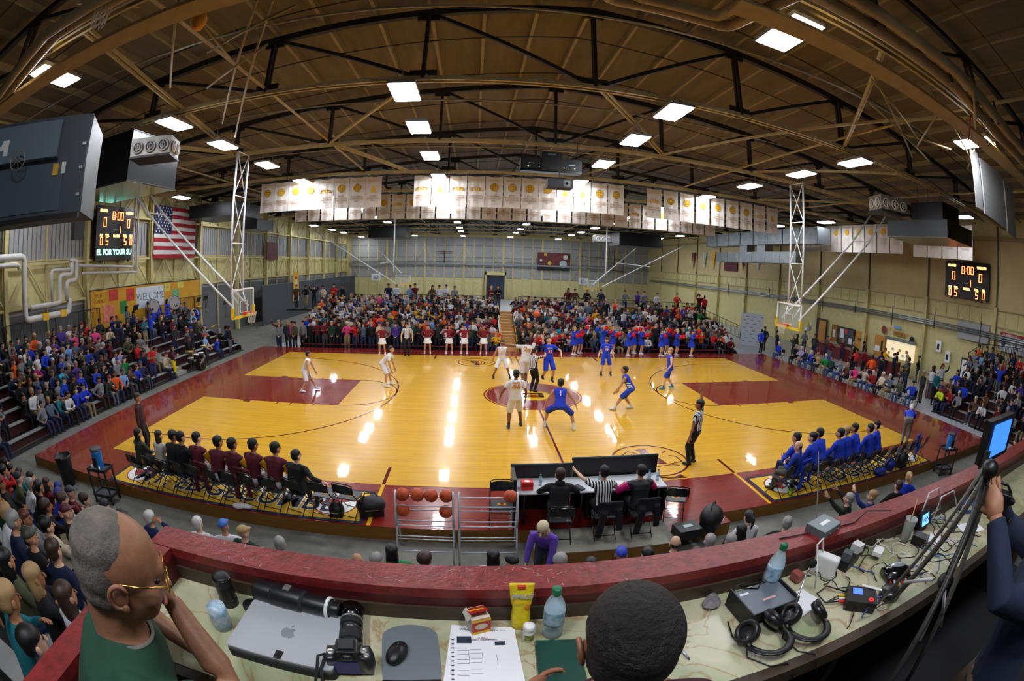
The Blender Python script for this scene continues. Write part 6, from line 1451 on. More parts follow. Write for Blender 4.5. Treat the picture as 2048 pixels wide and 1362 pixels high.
for s, nm in ((-1, 'left'), (1, 'right')):
    t = thing('basket', 'ceiling-hung glass basketball board with yellow edge pad and orange rim, %s end of the court' % nm, 'basket', (s * 11.6, 0 if s < 0 else .1, 2.9), 0 if s < 0 else PI)
    board(t)
    for y in (-.5, .5):
        MB().mat(0, True).tube([(-.3, y, .95), (-.3, y, 6.6)], .045, 8).build('mast', steelW, t); MB().mat(0, True).tube([(-.05, y * .7, .5), (-.3, y, .95)], .03, 6).build('arm', steelW, t)
        MB().mat(0, True).tube([(-.1, y * 1.3, .35), (-5.1, y * 1.3, 4.55), (-7.0, y * 1.3, 6.5)], .05, 8).build('diagonal_strut', steelW, t)
    mb = MB()
    for k, (z0, z1) in enumerate(((1.0, 2.9), (2.9, 4.8), (4.8, 6.6))): mb.tube([(-.3, -.5, z0), (-.3, .5, z1)], .022, 6); mb.tube([(-.3, .5, z0), (-.3, -.5, z1)], .022, 6); mb.tube([(-.3, -.5, z1), (-.3, .5, z1)], .022, 6)
    mb.tube([(-.3, -.5, 1.0), (-.3, .5, 1.0)], .03, 6); mb.build('cross_bracing', steelW, t)
    MB().mat(0, True).tube([(-5.1, -.65, 4.55), (-5.1, .65, 4.55)], .03, 6).build('tie_bar', steelW, t)
# raised side baskets and pads near the roof
t = thing('basket', 'raised side basket whose net hangs in the top left corner of the roof', 'basket', (-8.2, -12.6, 9.45), -.7); m = MB().mat(0, True); m.tube([(.228 * math.cos(a), .228 * math.sin(a), 0) for a in [2 * PI * i / 24 for i in range(24)]], .010, 8, closed=True); m.build('rim', rimm, t); net(t, (0, 0, 0), L=.75)
MB().bar((-.25, 0, 0), (-.9, 0, .4), .05).build('arm', steelT, t); MB().box(-.95, -.7, .2, -.9, .7, 1.0).build('backboard', M('cream_board', (176, 160, 120), .6), t)
t = thing('ball_pad', 'orange ball-shaped pad hanging from a strut at the top left', 'pad', (-7.2, -10.9, 9.0)); MB().mat(0, True).lathe([(.03, -.02), (.1, 0), (.155, .12), (.16, .2), (.12, .32), (.05, .38)], n=20).build('pad', M('orange_foam', (222, 150, 40), .7), t); MB().tube([(0, 0, .36), (0, 0, .75)], .015, 6).build('hook', darkm, t)
t = thing('basket', 'folded-up side basket with a tan fan-shaped board under the right roof', 'basket', (7.1, -12.7, 9.0), .5)
MB().plate([(.95 * math.cos(a) * (1.0 if abs(math.sin(a)) < .9 else .95), .0, .42 * math.sin(a) - .1 * math.cos(2 * a)) for a in [2 * PI * i / 28 for i in range(28)]], (0, 1, -.5), .04).build('fan_board', M('fan_board_tan', (176, 154, 116), .7, vary=.1), t)
MB().tube([(.6, .1, 0), (1.3, .3, -.5)], .02, 6).build('strap', M('red_strap', (150, 24, 24), .6), t); MB().tube([(0, .1, .3), (0, .3, .7)], .04, 6).build('arm', steelT, t)
for k, (x0, x1, z0) in enumerate(((10.25, 10.75, 7.55), (10.9, 12.9, 7.5), (13.05, 14.0, 7.4))):
    t = thing('acoustic_baffle', 'white vertical panel hanging near the right roof, %s from the camera side' % ordn(k), 'panel', (x0, -10.85, z0), 0, 'white hanging panels'); MB().plate([(0, 0, 0), (x1 - x0, 0, -.05 * k), (x1 - x0, 0, 1.65), (0, 0, 1.6)], (0, 1, 0), .05).build('panel', M('panel_grey', (150, 152, 152), .6, vary=.1), t)
    for xx in (.1, x1 - x0 - .1): MB().tube([(xx, .02, 1.6), (xx, .02, 2.2)], .008, 5).build('hanger', darkm, t)
# portable struts of the side baskets under the near roof
t = thing('folded_basket_truss', 'tan lattice struts of the folded side baskets under the near right roof', 'frame', (0, 0, 0))
tanr = M('tan_rod', (150, 130, 84), .5, metal=.2)
for (a, b) in (((5, -11.2, 9.2), (10.5, -8.2, 9.25)), ((5.6, -10.5, 8.9), (10.2, -9.1, 8.95)), ((6.2, -12.0, 9.1), (14, -9.5, 9.0)), ((7, -12.4, 9.0), (14.5, -11.2, 9.2)), ((5.2, -11.0, 9.2), (8.3, -10.0, 8.95)), ((8.4, -9.4, 9.2), (9.6, -10.4, 9.0)), ((7.0, -11.8, 9.1), (8.8, -9.6, 8.95)), ((10.2, -11, 9.1), (11.5, -10, 9.0))): MB().mat(0, True).tube([a, b], .03, 6).build('strut', tanr, t)
t = thing('folded_basket_truss', 'tan lattice struts of the folded side basket under the near left roof', 'frame', (0, 0, 0))
for (a, b) in (((-4.6, -13.0, 9.3), (-10.0, -5.0, 9.2)), ((-4.9, -12.2, 9.0), (-10.4, -3.4, 9.2)), ((-5.8, -11.6, 9.0), (-7.2, -11.0, 9.3)), ((-5.2, -11.0, 8.9), (-7.9, -9.4, 9.3)), ((-6.1, -10.0, 8.8), (-9.0, -7.6, 9.3)), ((-7.2, -11.0, 9.2), (-7.5, -9.0, 9.2)), ((-6.5, -12.6, 9.2), (-9.3, -8.8, 9.0))): MB().mat(0, True).tube([a, b], .028, 6).build('strut', tanr, t)
# pipes and duct trunks under the first truss
tanp = M('insulated_pipe', (176, 152, 110), .6, vary=.15, scale=3)
t = thing('roof_pipes', 'pair of thick tan insulated pipes crossing the near right roof', 'pipes', (0, 0, 0))
for y, z in ((-12.75, 9.0), (-13.1, 9.05)): MB().mat(0, True).tube([(1.6, y, z), (6.0, y, z), (9.0, y + .25, z - .05), (XR - .5, y + .3, z - .1)], .13, 12).build('pipe', tanp, t)
for k in range(8): MB().mat(0, True).tube([(3.2 + 2.4 * k, -12.95, 8.84), (3.2 + 2.4 * k, -12.95, 9.4)], .03, 6).build('hanger', darkm, t)
t = thing('roof_pipes', 'pair of thick tan insulated pipes crossing the near left roof', 'pipes', (0, 0, 0))
for y, z in ((-12.9, 9.0), (-12.6, 9.1)): MB().mat(0, True).tube([(-1.5, y - .6, z), (-5, y, z), (-9.6, y, z), (-12.4, y + .6, z - .1), (-21, y + .8, z)], .12, 12).build('pipe', tanp, t)
t = thing('cable_tray', 'wide tan channel running beside the first truss', 'tray', (0, 0, 0)); MB().box(-13.5, -11.95, 8.86, -5.6, -11.5, 8.94).build('channel', tanp, t); MB().box(1.2, -12.05, 8.86, 14.5, -11.6, 8.94).build('channel', tanp, t)
for s_ in (1, 1.55): rpipe([(.1 * s_ - .6 * s_ + .3, -10.9 - .28 * s_ - 2.4, 9.0), (.1 - .6 * s_ + .3, -11.6 + .4 * s_, 9.0), (.7 + .55 * s_, -11.6 + .4 * s_, 9.0), (.9 + .9 * s_, -14.0, 9.05)], .10, 'pipe_loop', t, tanp)
# unit heaters and fan boxes
def blower(loc, rot, label, s=1.):
    t = thing('air_diffuser', label, 'vent', loc, rot)
    MB().box(-.85 * s, -.6 * s, -.36 * s, .85 * s, .6 * s, .36 * s).build('box', M('diffuser_grey', (168, 166, 158), .45, metal=.3), t); MB().box(-.88 * s, -.63 * s, -.38 * s, .88 * s, .63 * s, -.30 * s).build('bottom_flange', darkm, t)
    for f_ in range(4):
        R = Matrix.Rotation(f_ * PI / 2, 3, 'Z'); half = .6 if f_ % 2 == 0 else .85; cnt = 3 if f_ % 2 == 0 else 2
        for k in range(cnt):
            x = (k - (cnt - 1) / 2) * .54 * s; c = R @ V((x, -half * s - .01, 0)); Rq = R @ Matrix.Rotation(PI / 2, 3, 'X')
            m = MB().mat(0, True).tube([c + R @ V((.2 * s * math.cos(a), -.03, .2 * s * math.sin(a))) for a in [2 * PI * i / 20 for i in range(20)]], .035 * s, 6, closed=True); m.tube([c + R @ V((.1 * s * math.cos(a), -.06, .1 * s * math.sin(a))) for a in [2 * PI * i / 16 for i in range(16)]], .02 * s, 5, closed=True); m.mat(0, False).box(*(0,) * 6) if 0 else None
            o = m.build('round_louvre', whitep, t)
            MB().tube([c + R @ V((0, -.06, -.18 * s)), c + R @ V((0, -.06, .18 * s))], .02 * s, 5).build('louvre_bar', whitep, o)
            MB().lathe([(.18 * s, 0), (.18 * s, .005)], c + R @ V((0, .004, 0)), 16, Rq).build('louvre_throat', blackp, o)
    return t
blower((-11.1, -6.9, 8.15), .35, 'white box of round air louvres at the left, below the second light', .75); blower((15.7, -2.8, 8.95), -.3, 'white box of round air louvres at the right above the roster banners')
blower((-11.6, 37, 8.5), 0, 'distant air louvre box above the far left fans', 1.1); blower((11.5, 33, 8.3), 0, 'distant air louvre box above the far right fans', 1.1)
dk = M('dark_duct', (26, 28, 30), .35, metal=.5); dkg = M('duct_underside', (110, 108, 104), .12, metal=.9)
def ductbox(x0, y0, z0, x1, y1, z1, label, under=None):
    t = thing('air_duct', label, 'duct', ((x0 + x1) / 2, (y0 + y1) / 2, z0)); a, b, h = (x1 - x0) / 2, (y1 - y0) / 2, z1 - z0
    MB().box(-a, -b, .01, a, b, h).build('casing', dk, t); MB().box(-a, -b, 0, a, b, .01).build('underside', under or dk, t)
    for z in (.02, h - .03): MB().box(-a - .02, -b - .02, z, a + .02, b + .02, z + .025).build('flange', darkm, t)
    for s in (-1, 1): MB().tube([(s * a * .8, 0, h), (s * a * .8, 0, 9.8 - z0)], .015, 5).build('hanger', darkm, t)
    return t
ductbox(-15.6, -6.9, 7.45, -12.2, -4.3, 9.0, 'dark air handler box with a mirror-like underside above the left scoreboard', dkg)
ductbox(15.8, -6.4, 7.55, 18.6, -2.6, 8.3, 'black air handler box hanging in front of the roster banners', M('duct_underside_tan', (120, 112, 100), .3, metal=.6)); ductbox(16.4, -5.8, 8.3, 18.2, -3.8, 9.2, 'black motor housing on top of the right air handler box')
ductbox(-21.5, 9.5, 8.2, -17.5, 13.0, 9.1, 'dark duct box above the left corner of the court'); ductbox(-14.5, 35, 7.9, -10.2, 39, 9.2, 'dark duct box high above the far left fans'); ductbox(13.2, 32, 7.7, 18.2, 36, 9.2, 'dark duct box high above the far right fans')
t = thing('air_duct', 'long galvanised duct hanging high beside the right wall', 'duct', (20.0, 15, 7.75))
for k in range(8): MB().box(-.6, -8.2 + 2.05 * k, 0, .6, -8.2 + 2.05 * k + 2.02, 1.1).build('duct_section', steelG, t)
for k in range(9): MB().box(-.63, -8.22 + 2.05 * k, -.02, .63, -8.17 + 2.05 * k, 1.12).build('joint_flange', M('duct_flange', (110, 116, 120), .4, metal=.7), t)
t = thing('air_duct', 'lower galvanised duct branch beside the right wall', 'duct', (20.0, 15, 6.35))
for k in range(6): MB().box(-.45, -5.6 + 2.0 * k, 0, .45, -5.6 + 2.0 * k + 1.97, .85).build('duct_section', steelG, t)
for y in (-1.5, 1.2): MB().box(-.4, y, .85, .4, y + 1.2, 1.4).build('riser', steelG, t)
ductbox(-19.6, 14, 7.6, -18.2, 17, 8.4, 'grey duct stub by the left wall beyond the flag', steelG)
# big grey air handler top left
hg = M('handler_grey', (104, 122, 134), .4, metal=.1); hg2 = M('handler_dark', (64, 74, 84), .45, metal=.1)
# local: x along its face (towards the court), y depth away from the camera
t = thing('air_handler', 'big dark grey air handling unit with a handwheel in the upper left corner', 'machine', (-8.45, -12.8, 5.75), .66); t.scale = (.64,) * 3
MB().box(-2.1, 0, 0, 1.15, 2.0, 2.25).build('casing', hg2, t); MB().box(-1.9, -.03, .08, .55, 0, 1.15).build('lower_panel', M('handler_panel', (74, 86, 98), .4, metal=.1), t); MB().box(-1.85, -.22, 1.25, .35, 0, 2.1).build('door_panel', hg, t)
MB().box(-2.05, -.02, -.12, 1.1, .1, 0).build('base_rail', blackp, t)
MB().plate([(-1.72, -.235, 1.62), (-1.45, -.235, 1.66), (-1.4, -.235, 1.78), (-1.2, -.235, 1.78), (-1.2, -.235, 1.42), (-1.35, -.235, 1.42), (-1.35, -.235, 1.56), (-1.72, -.235, 1.5)], (0, -1, 0), .006).build('white_label', whitep, t)
for (x, z, w_, m_) in ((-1.75, 1.0, .22, yellowp), (.25, .98, .16, yellowp), (.5, 1.0, .12, whitep)): MB().box(x, -.045, z - .12, x + w_, -.03, z + .14).build('tag', m_, t)
m = MB().mat(0, True); m.tube([(-.75 + .22 * math.cos(a), -.42, 1.22 + .22 * math.sin(a)) for a in [2 * PI * i / 28 for i in range(28)]], .018, 8, closed=True)
for i in range(5): m.tube([(-.75, -.42, 1.22), (-.75 + .22 * math.cos(2 * PI * i / 5), -.42, 1.22 + .22 * math.sin(2 * PI * i / 5))], .01, 6)
m.tube([(-.75, -.42, 1.22), (-.75, 0, 1.22)], .02, 6); m.build('handwheel', M('wheel_brown', (150, 140, 126), .4, metal=.5), t)
for z in (.35, .95, 1.5): MB().box(1.0, -.03, z, 1.1, 0, z + .07).build('latch', chrome, t)
MB().mat(0, True).tube([(1.18, -.05, 0), (1.18, -.05, 2.2)], .015, 6).build('edge_conduit', steelG, t)
t = thing('air_handler', 'pale grey-green cabinet at the very left edge beside the dark handler', 'machine', (-9.35, -13.75, 5.85), .62); t.scale = (.7,) * 3; MB().box(-1.4, 0, 0, .1, 1.3, 1.6).build('casing', M('pale_cabinet', (120, 140, 144), .35, metal=.3), t); MB().plate([(-1.3, -.01, .7), (-.2, -.01, 1.35), (-1.3, -.01, 1.3)], (0, -1, 0), .006).build('side_panel', M('pale_panel', (164, 180, 184), .35, metal=.3), t); MB().box(.2, -.02, .3, .32, .1, .9).build('junction_box', hg, t); MB().box(.25, -.02, 1.0, .36, .1, 1.45).build('junction_box', hg, t)
# loudspeaker cluster at mid court
t = thing('speaker_cluster', 'black loudspeaker cluster hanging over centre court', 'speaker', (.35, -.2, 8.3))
for x in (-.75, .75): MB().box(x - .37, -.2, .12, x + .37, .25, .55).build('cabinet', blackp, t); MB().box(x - .12, -.22, .3, x + .12, -.2, .34).build('badge', steelG, t)
MB().box(-.37, -.25, .05, .37, .25, .78).build('cabinet', blackp, t); MB().box(-.15, -.27, .66, .15, -.25, .70).build('badge', steelG, t); MB().box(-1.12, -.18, .02, 1.12, .2, .12).build('lower_bar', blackg, t)
for x in (-1, 1): MB().tube([(x, 0, .5), (x, 0, 1.3)], .012, 5).build('hanger', darkm, t)
for x in (-.85, -.45, .45, .85): MB().mat(0, True).ell((x, -.215, .2), (.03, .01, .015), None, 8, 4).build('led', M('pale_led', (230, 220, 190), .3, emit=1.2), t)
t = thing('projector', 'grey projector box hanging under the loudspeaker cluster', 'projector', (.55, -.9, 7.62)); MB().box(-.45, -.3, 0, .45, .3, .3).build('body', darkm, t); MB().box(.1, -.31, .04, .34, -.3, .26).build('face', M('proj_face', (120, 124, 124), .4), t); MB().mat(0, True).ell((.22, -.32, .15), (.05, .04, .05), None, 10, 6).build('lens', blackg, t); MB().box(.44, -.2, 0, .46, .2, .28).build('red_side', M('red_side', (150, 20, 20), .5), t); MB().tube([(0, 0, .3), (0, 0, .75)], .02, 6).build('pole', darkm, t)
# far end: mural, crucifix-like mast, ladder frames, back curtain, door
t = thing('wall_mural', 'dark red painted mural board on the far wall', 'board', (7.56, 55.8, 7.2), 0); MB().box(-.1, 0, -2.75, 5.0, .06, .05).build('frame', blackp, t); MB().box(0, -.02, -2.25, 4.9, 0, 0).build('picture', M('mural_paint', (120, 44, 36), .7, vary=.55, scale=1.4, col2=(50, 24, 24)), t)
for (x, z, r, c) in ((3.95, -1.7, .6, (170, 190, 196)), (4.3, -.6, .38, (190, 190, 180)), (1.75, -1.6, .3, (190, 170, 60)), (.4, -1.2, .2, (200, 200, 200)), (1.1, -.25, .25, (190, 160, 60))): MB().add([(x + r * math.cos(a), -.025, z + r * math.sin(a)) for a in [2 * PI * k / 20 for k in range(20)]], [tuple(range(20))]).build('painted_shape', M('paint_%02x%02x%02x' % c, c, .7), t)
t = thing('wall_mast', 'dark cross-shaped rack bracket on the far wall', 'bracket', (-7.1, 55.7, 5.2)); MB().box(-.07, 0, 0, .07, .08, 1.9).build('post', M('rust_dark', (44, 26, 22), .7), t); MB().box(-1.2, 0, 1.7, 1.3, .08, 1.82).build('arm', M('rust', (110, 74, 44), .7), t)
t = thing('climbing_frame', 'brown ladder frame on the far wall right of the mural', 'frame', (14.3, 55.7, 4.4))
for (x0, z0, x1, z1) in ((0, 2.5, 7.2, 2.3), (1, .6, 7.2, .5), (4.7, .5, 4.7, 4.2), (5.6, .5, 5.6, 4.2), (7.2, .3, 7.2, 2.6), (1.2, .6, 1.2, 1.5)): MB().bar((x0, 0, z0), (x1, 0, z1), .09).build('bar', M('brown_bar', (104, 76, 46), .6), t)
t = thing('doorway', 'dark open doorway with a blue glass pane on the far wall', 'door', (1.0, 55.7, ZF)); MB().box(-1.5, 0, 0, 1.35, .1, 3.75).build('opening', blackp, t); MB().box(-1.75, -.1, 0, -1.5, .1, 4.3).build('jamb', creamD, t); MB().box(1.35, -.1, 0, 1.6, .1, 4.3).build('jamb', creamD, t); MB().box(-1.75, -.1, 3.75, 1.6, .1, 4.3).build('lintel', cream, t); MB().box(-.95, -.03, .5, 1.3, 0, 3.15).build('pane', M('dim_blue_glass', (30, 56, 84), .15, vary=.5, scale=1.5), t)
t = thing('curtain_wall', 'dark grey partition curtain along the far left wall', 'curtain', (-20.9, 20.5, ZF)); MB().box(-.05, 0, 0, .05, 33, 3.5).build('cloth', M('grey_curtain', (62, 66, 74), .75, bump=.5, scale=3, stretch=(3, 3, .2)), t); MB().tube([(0, 0, 3.52), (0, 33, 3.52)], .03, 6).build('track', steelG, t)
t = thing('hanging_banner', 'gold vertical banner with crest on the grey partition curtain', 'banner', (-20.8, 28.5, 3.6), PI / 2); MB().box(-.8, -.04, -2.4, .8, 0, .6).build('cloth', goldp, t); MB().mat(0, True).ell((0, -.05, -.7), (.28, .01, .6), None, 16, 6).build('crest', whitep, t); MB().box(-.3, -.05, -.1, .3, -.04, .15).build('crest_top', emb2, t)
for (x, y, z, nm) in ((-17.9, 55.4, 2.9, 'left'), (14.8, 55.4, 2.9, 'right')):
    t = thing('wall_hoop', 'small practice hoop on the far wall, %s side' % nm, 'basket', (x, y, z)); f = MB()
    f.box(-.75, 0, -.5, .75, .05, .55); f.build('board', steelW, t); g_ = MB()
    for (a, b) in (((-.3, -.03, -.2), (.3, -.03, -.2)), ((-.3, -.03, .25), (.3, -.03, .25)), ((-.3, -.03, -.2), (-.3, -.03, .25)), ((.3, -.03, -.2), (.3, -.03, .25))): g_.bar(a, b, .05)
    g_.build('target_square', blackp, t)
t = thing('swing_baskets', 'white tube booms of the folded far baskets left of the end wall', 'frame', (0, 0, 0))
for (a, b) in (((-19.5, 30, 8.6), (-11.2, 36, 2.6)), ((-14.0, 39, 6.6), (-10.8, 36.5, 3.9)), ((-10.2, 28, 9.5), (-10.2, 28, 4.2)), ((-13.4, 37, 5.0), (-11.6, 36, 5.2))): MB().mat(0, True).tube([a, b], .06, 6).build('boom', steelW, t)
t = thing('swing_baskets', 'white tube booms of the folded far baskets right of the end wall', 'frame', (0, 0, 0))
for (a, b) in (((18.2, 37, 8.9), (10.9, 34, 3.2)), ((22.5, 34, 8.6), (12.0, 34, 3.0)), ((10.6, 28, 9.5), (10.6, 28, 4.4)), ((14.2, 36, 5.8), (18.5, 36, 5.6))): MB().mat(0, True).tube([a, b], .06, 6).build('boom', steelW, t)
for (x, nm) in ((-10.5, 'left'), (11.2, 'right')):
    t = thing('basket', 'distant folded glass basket behind the far %s fans' % nm, 'basket', (x, 36, 2.6), -PI / 2); board(t, 1.7, 1.0)
# right wall: doors, windows, hatch, banners, table
def wall_panel(name, label, cat, y0, y1, z0, z1, parts):
    """panel on the right wall: y0 (far, left in view) to y1; parts = (name, y0, y1, z0, z1, depth, material)"""
    t = thing(name, label, cat, (25.78, (y0 + y1) / 2, z0)); cy_ = (y0 + y1) / 2
    for (nm, a, b, c, d, dp, m_) in parts: MB().box(-dp, min(a, b) - cy_, c - z0, .05, max(a, b) - cy_, d - z0).build(nm, m_, t)
    return t
oak = M('oak_door', (196, 138, 52), .5, vary=.15); dframe = M('dark_frame', (34, 28, 26), .5); dimglass = M('dim_interior', (70, 74, 80), .3, vary=.5, scale=4)
wall_panel('door', 'open orange-brown door with light beyond, far along the right wall', 'door', 13.3, 12.0, ZF, 2.3, [('frame', 13.4, 11.9, ZF, 2.35, .03, dframe), ('leaf', 12.9, 12.0, ZF, 2.2, .06, oak)])
wall_panel('notice_board', 'small brown notice board left of the serving window', 'board', 11.0, 10.6, .9, 2.1, [('panel', 11.2, 10.5, .8, 2.1, .04, M('cork', (150, 104, 54), .8)), ('sheet', 11.0, 10.7, 1.1, 1.7, .05, paper)])
wall_panel('serving_window', 'black-framed display window with papers beside a yellow oak door', 'window', 10.3, 8.4, .7, 2.0, [('frame', 10.35, 8.3, .65, 2.05, .04, dframe), ('glass', 10.2, 8.45, .75, 1.95, .05, dimglass), ('notice', 10.1, 9.6, 1.2, 1.9, .06, paper), ('notice', 9.0, 8.6, .85, 1.3, .06, paper), ('red_notice', 9.5, 9.2, 1.6, 1.9, .06, M('red_notice', (220, 40, 40), .6))])
wall_panel('door', 'yellow oak door right of the display window', 'door', 8.2, 7.0, ZF, 2.0, [('leaf', 8.25, 7.0, ZF, 2.0, .05, oak), ('sign', 7.9, 7.3, 1.3, 1.5, .06, M('brown_sign', (110, 50, 20), .6))])
wall_panel('door', 'oak door with a narrow window left of the concession hatch', 'door', 6.0, 5.0, ZF, 2.1, [('leaf', 6.0, 4.95, ZF, 2.05, .05, oak), ('pane', 5.3, 5.1, 1.0, 1.7, .06, blackp), ('paper', 5.9, 5.4, .9, 1.3, .06, paper)])
t = wall_panel('concession_hatch', 'lit concession hatch with shelves of snacks behind the queue', 'hatch', 4.7, 1.9, .9, 2.0, [('recess', 4.75, 1.85, .75, 1.95, .02, M('hatch_light', (236, 220, 180), .6, emit=.7)), ('shutter', 4.8, 1.8, 1.92, 2.12, .15, steelG)])
for k in range(7): MB().box(-.12, -1.2 + .36 * k, .05 + .3 * (k % 2), -.04, -1.0 + .36 * k, .22 + .3 * (k % 2)).build('snack_box', M('snack_%d' % (k % 3), [(210, 180, 40), (200, 60, 40), (230, 230, 220)][k % 3], .6), t)
t = thing('hall_sign', 'painted wooden sign and emblems above the concession hatch', 'sign', (25.8, 3.6, 2.4), -PI / 2)
MB().box(-.55, -.04, -.12, .55, 0, .16).build('board', M('gold_sign', (160, 112, 34), .6), t); text('CONCESSIONS', .12, dframe, t, (0, -.045, .02), (PI / 2, 0, 0))
MB().box(-.55, -.03, .35, .1, 0, .55).build('blue_sign', M('sky_sign', (110, 170, 210), .6), t); 
for (x, z, r, c) in ((-1.6, .1, .24, (120, 60, 40)), (1.35, -.25, .26, (30, 26, 26)), (-.9, .25, .09, (226, 150, 30)), (.85, .1, .09, (226, 150, 30))): MB().add([(x + r * math.cos(a), -.03, z + r * 1.2 * math.sin(a)) for a in [2 * PI * k / 16 for k in range(16)]], [tuple(range(16))]).build('wall_emblem', M('em_%02x%02x%02x' % c, c, .7), t)
t = thing('wall_banner', 'grey sponsor banner reading SEARHC on the right wall below the scoreboard', 'banner', (25.75, -3.2, 4.05), -PI / 2); MB().box(-1.35, -.02, -1.0, 1.35, 0, .05).build('cloth', M('sponsor_grey', (160, 164, 164), .7, vary=.08), t); text('SEARHC', .36, M('sponsor_ink', (40, 60, 60), .7), t, (-.45, -.025, -.45), (PI / 2, 0, 0))
t = thing('wall_banner', 'white sponsor banner with red header and blue shield on the right wall', 'banner', (25.75, -6.9, 3.95), -PI / 2); MB().box(-1.4, -.02, -1.05, 1.4, 0, .0).build('cloth', M('sponsor_white', (206, 210, 212), .7), t); MB().box(-1.4, -.03, -.25, 1.4, 0, 0).build('header', M('header_red', (150, 40, 30), .7), t); text('BOB BREAKER', .18, whiten, t, (-.6, -.036, -.13), (PI / 2, 0, 0)); MB().plate([(-1.25, -.03, -.35), (-.9, -.03, -.35), (-.9, -.03, -.65), (-1.07, -.03, -.82), (-1.25, -.03, -.65)], (0, -1, 0), .006).build('shield', M('shield_blue', (26, 40, 90), .6), t); text('Family Healthcare', .17, M('small_ink', (90, 100, 130), .7), t, (.2, -.03, -.5), (PI / 2, 0, 0)); text('AIRPORT ROAD', .1, ink, t, (.2, -.03, -.8), (PI / 2, 0, 0))
t = thing('exit_sign', 'red EXIT sign on the right wall above the double doors', 'sign', (25.8, -3.2, 2.1), -PI / 2); MB().box(-.24, -.08, -.1, .24, 0, .12).build('box', M('exit_cream', (190, 170, 130), .6), t); text('EXIT', .17, M('exit_red', (190, 30, 30), .6), t, (0, -.085, 0), (PI / 2, 0, 0))
wall_panel('door', 'double oak doors standing open below the exit sign', 'door', -2.6, -4.4, ZF, 1.9, [('frame', -2.5, -4.5, ZF, 1.95, .04, dframe), ('leaf', -3.2, -3.8, ZF, 1.85, .08, oak), ('pale_leaf', -2.6, -3.15, ZF, 1.85, .06, paper)])
for k, (y, z) in enumerate(((-1.0, 1.4), (-.1, 1.9))): wall_panel('notice', 'small framed notice on the right wall, %s of two near the exit' % ordn(k), 'sign', y, y - .4, z, z + .6, [('sheet', y, y - .45, z, z + .7, .03, paper), ('print', y - .1, y - .3, z + .15, z + .5, .04, blackp)])
t = thing('concession_counter', 'long maroon counter in front of the right wall doors', 'counter', (24.6, 7, ZF)); MB().box(-.4, -4.5, 0, .4, 4.4, .95).build('front', M('maroon_counter', (106, 24, 28), .5), t); MB().box(-.45, -4.5, .95, .45, 4.4, 1.0).build('top', M('counter_top', (150, 120, 110), .4), t)
t = thing('concession_counter', 'short maroon counter with boxes near the right bleachers', 'counter', (22.2, -3.3, ZF)); MB().box(-.4, -1.1, 0, .4, 1.1, .95).build('front', MATS['maroon_counter'], t); MB().box(-.45, -1.1, .95, .45, 1.1, 1.0).build('top', MATS['counter_top'], t)
t = thing('balloon_cluster', 'cluster of yellow, white and silver balloons by the far right door', 'balloons', (23.9, 12.2, 1.3))
for k, (x, y, z, c) in enumerate(((0, .2, .55, (224, 204, 40)), (.1, -.15, .6, (226, 226, 226)), (-.05, .3, .1, (226, 226, 230)), (.05, 0, .25, (150, 150, 160)))): MB().mat(0, True).ell((x, y, z), (.17, .17, .21), None, 12, 8).build('balloon', M('balloon_%d' % k, c, .3), t); MB().tube([(x, y, z - .2), (0, 0, -.6)], .004, 4).build('string', whitep, t)
t = thing('backdrop_board', 'white step-and-repeat backdrop board at the far right corner of the court', 'board', (19.2, 14.2, ZF), -.5); MB().box(-.95, -.03, .05, .95, .03, 2.6).build('board', M('backdrop_white', (206, 214, 222), .6), t)
for r in range(8):
    for c in range(3): MB().box(-.75 + .6 * c + .2 * (r % 2), -.036, .35 + .28 * r, -.5 + .6 * c + .2 * (r % 2), -.03, .40 + .28 * r).build('small_print', M('print_grey', (120, 130, 146), .6), t)
t = thing('crowd_barrier', 'pale grey fan guard frame with gold door panel at the far right stands', 'board', (16.2, 17.6, ZF)); MB().box(-.5, 0, 0, .5, .05, 2.2).build('panel', goldp, t)
# band equipment on the left bleachers
def bass_drum(loc, rot, label):
    t = thing('bass_drum', label, 'drum', loc, rot); R = Matrix.Rotation(PI / 2, 3, 'X')
    MB().mat(0, True).lathe([(.42, -.19), (.43, -.17), (.43, .17), (.42, .19)], n=28, R=R).build('shell', M('drum_shell', (206, 210, 220), .3), t)
    for s in (-1, 1): MB().mat(0, True).tube([(.435 * math.cos(a), s * .19, .435 * math.sin(a)) for a in [2 * PI * i / 28 for i in range(28)]], .018, 6, closed=True).build('hoop', M('hoop_blue', (50, 60, 110), .4), t); MB().lathe([(.41, 0), (.41, .01)], (0, s * .19, 0), 28, R).build('drum_head', M('drum_head', (170, 168, 166), .6), t)
bass_drum((-21.6, 5.5, 2.85), PI / 2 - .5, 'left one of two white bass drums held up before the WELCOME sheet'); bass_drum((-21.6, 7.9, 2.85), PI / 2 - .5, 'right one of two white bass drums held up before the WELCOME sheet')
t = thing('drum_kit', 'dark drum kit on the floor in front of the left bleachers', 'drums', (-16.55, 3.6, ZF), PI / 2); R = Matrix.Rotation(PI / 2, 3, 'X')
MB().mat(0, True).lathe([(.29, -.2), (.3, -.18), (.3, .18), (.29, .2)], (0, 0, .3), 24, R).build('bass_drum', M('drum_black', (30, 16, 18), .3), t); MB().mat(0, True).tube([(.3 * math.cos(a), -.2, .3 + .3 * math.sin(a)) for a in [2 * PI * i / 24 for i in range(24)]], .015, 6, closed=True).build('hoop', M('brass', (200, 170, 90), .3, metal=.9), t)
for (x, y, z, r) in ((-.25, .1, .75, .17), (.2, .1, .75, .17), (.55, .3, .5, .22), (-.55, .3, .6, .18)): MB().mat(0, True).lathe([(r, -.12), (r, .12)], (x, y, z), 20).build('tom', MATS['drum_black'], t); MB().lathe([(r * .95, 0), (r * .95, .006)], (x, y, z + .12), 20).build('drum_head', paper, t)
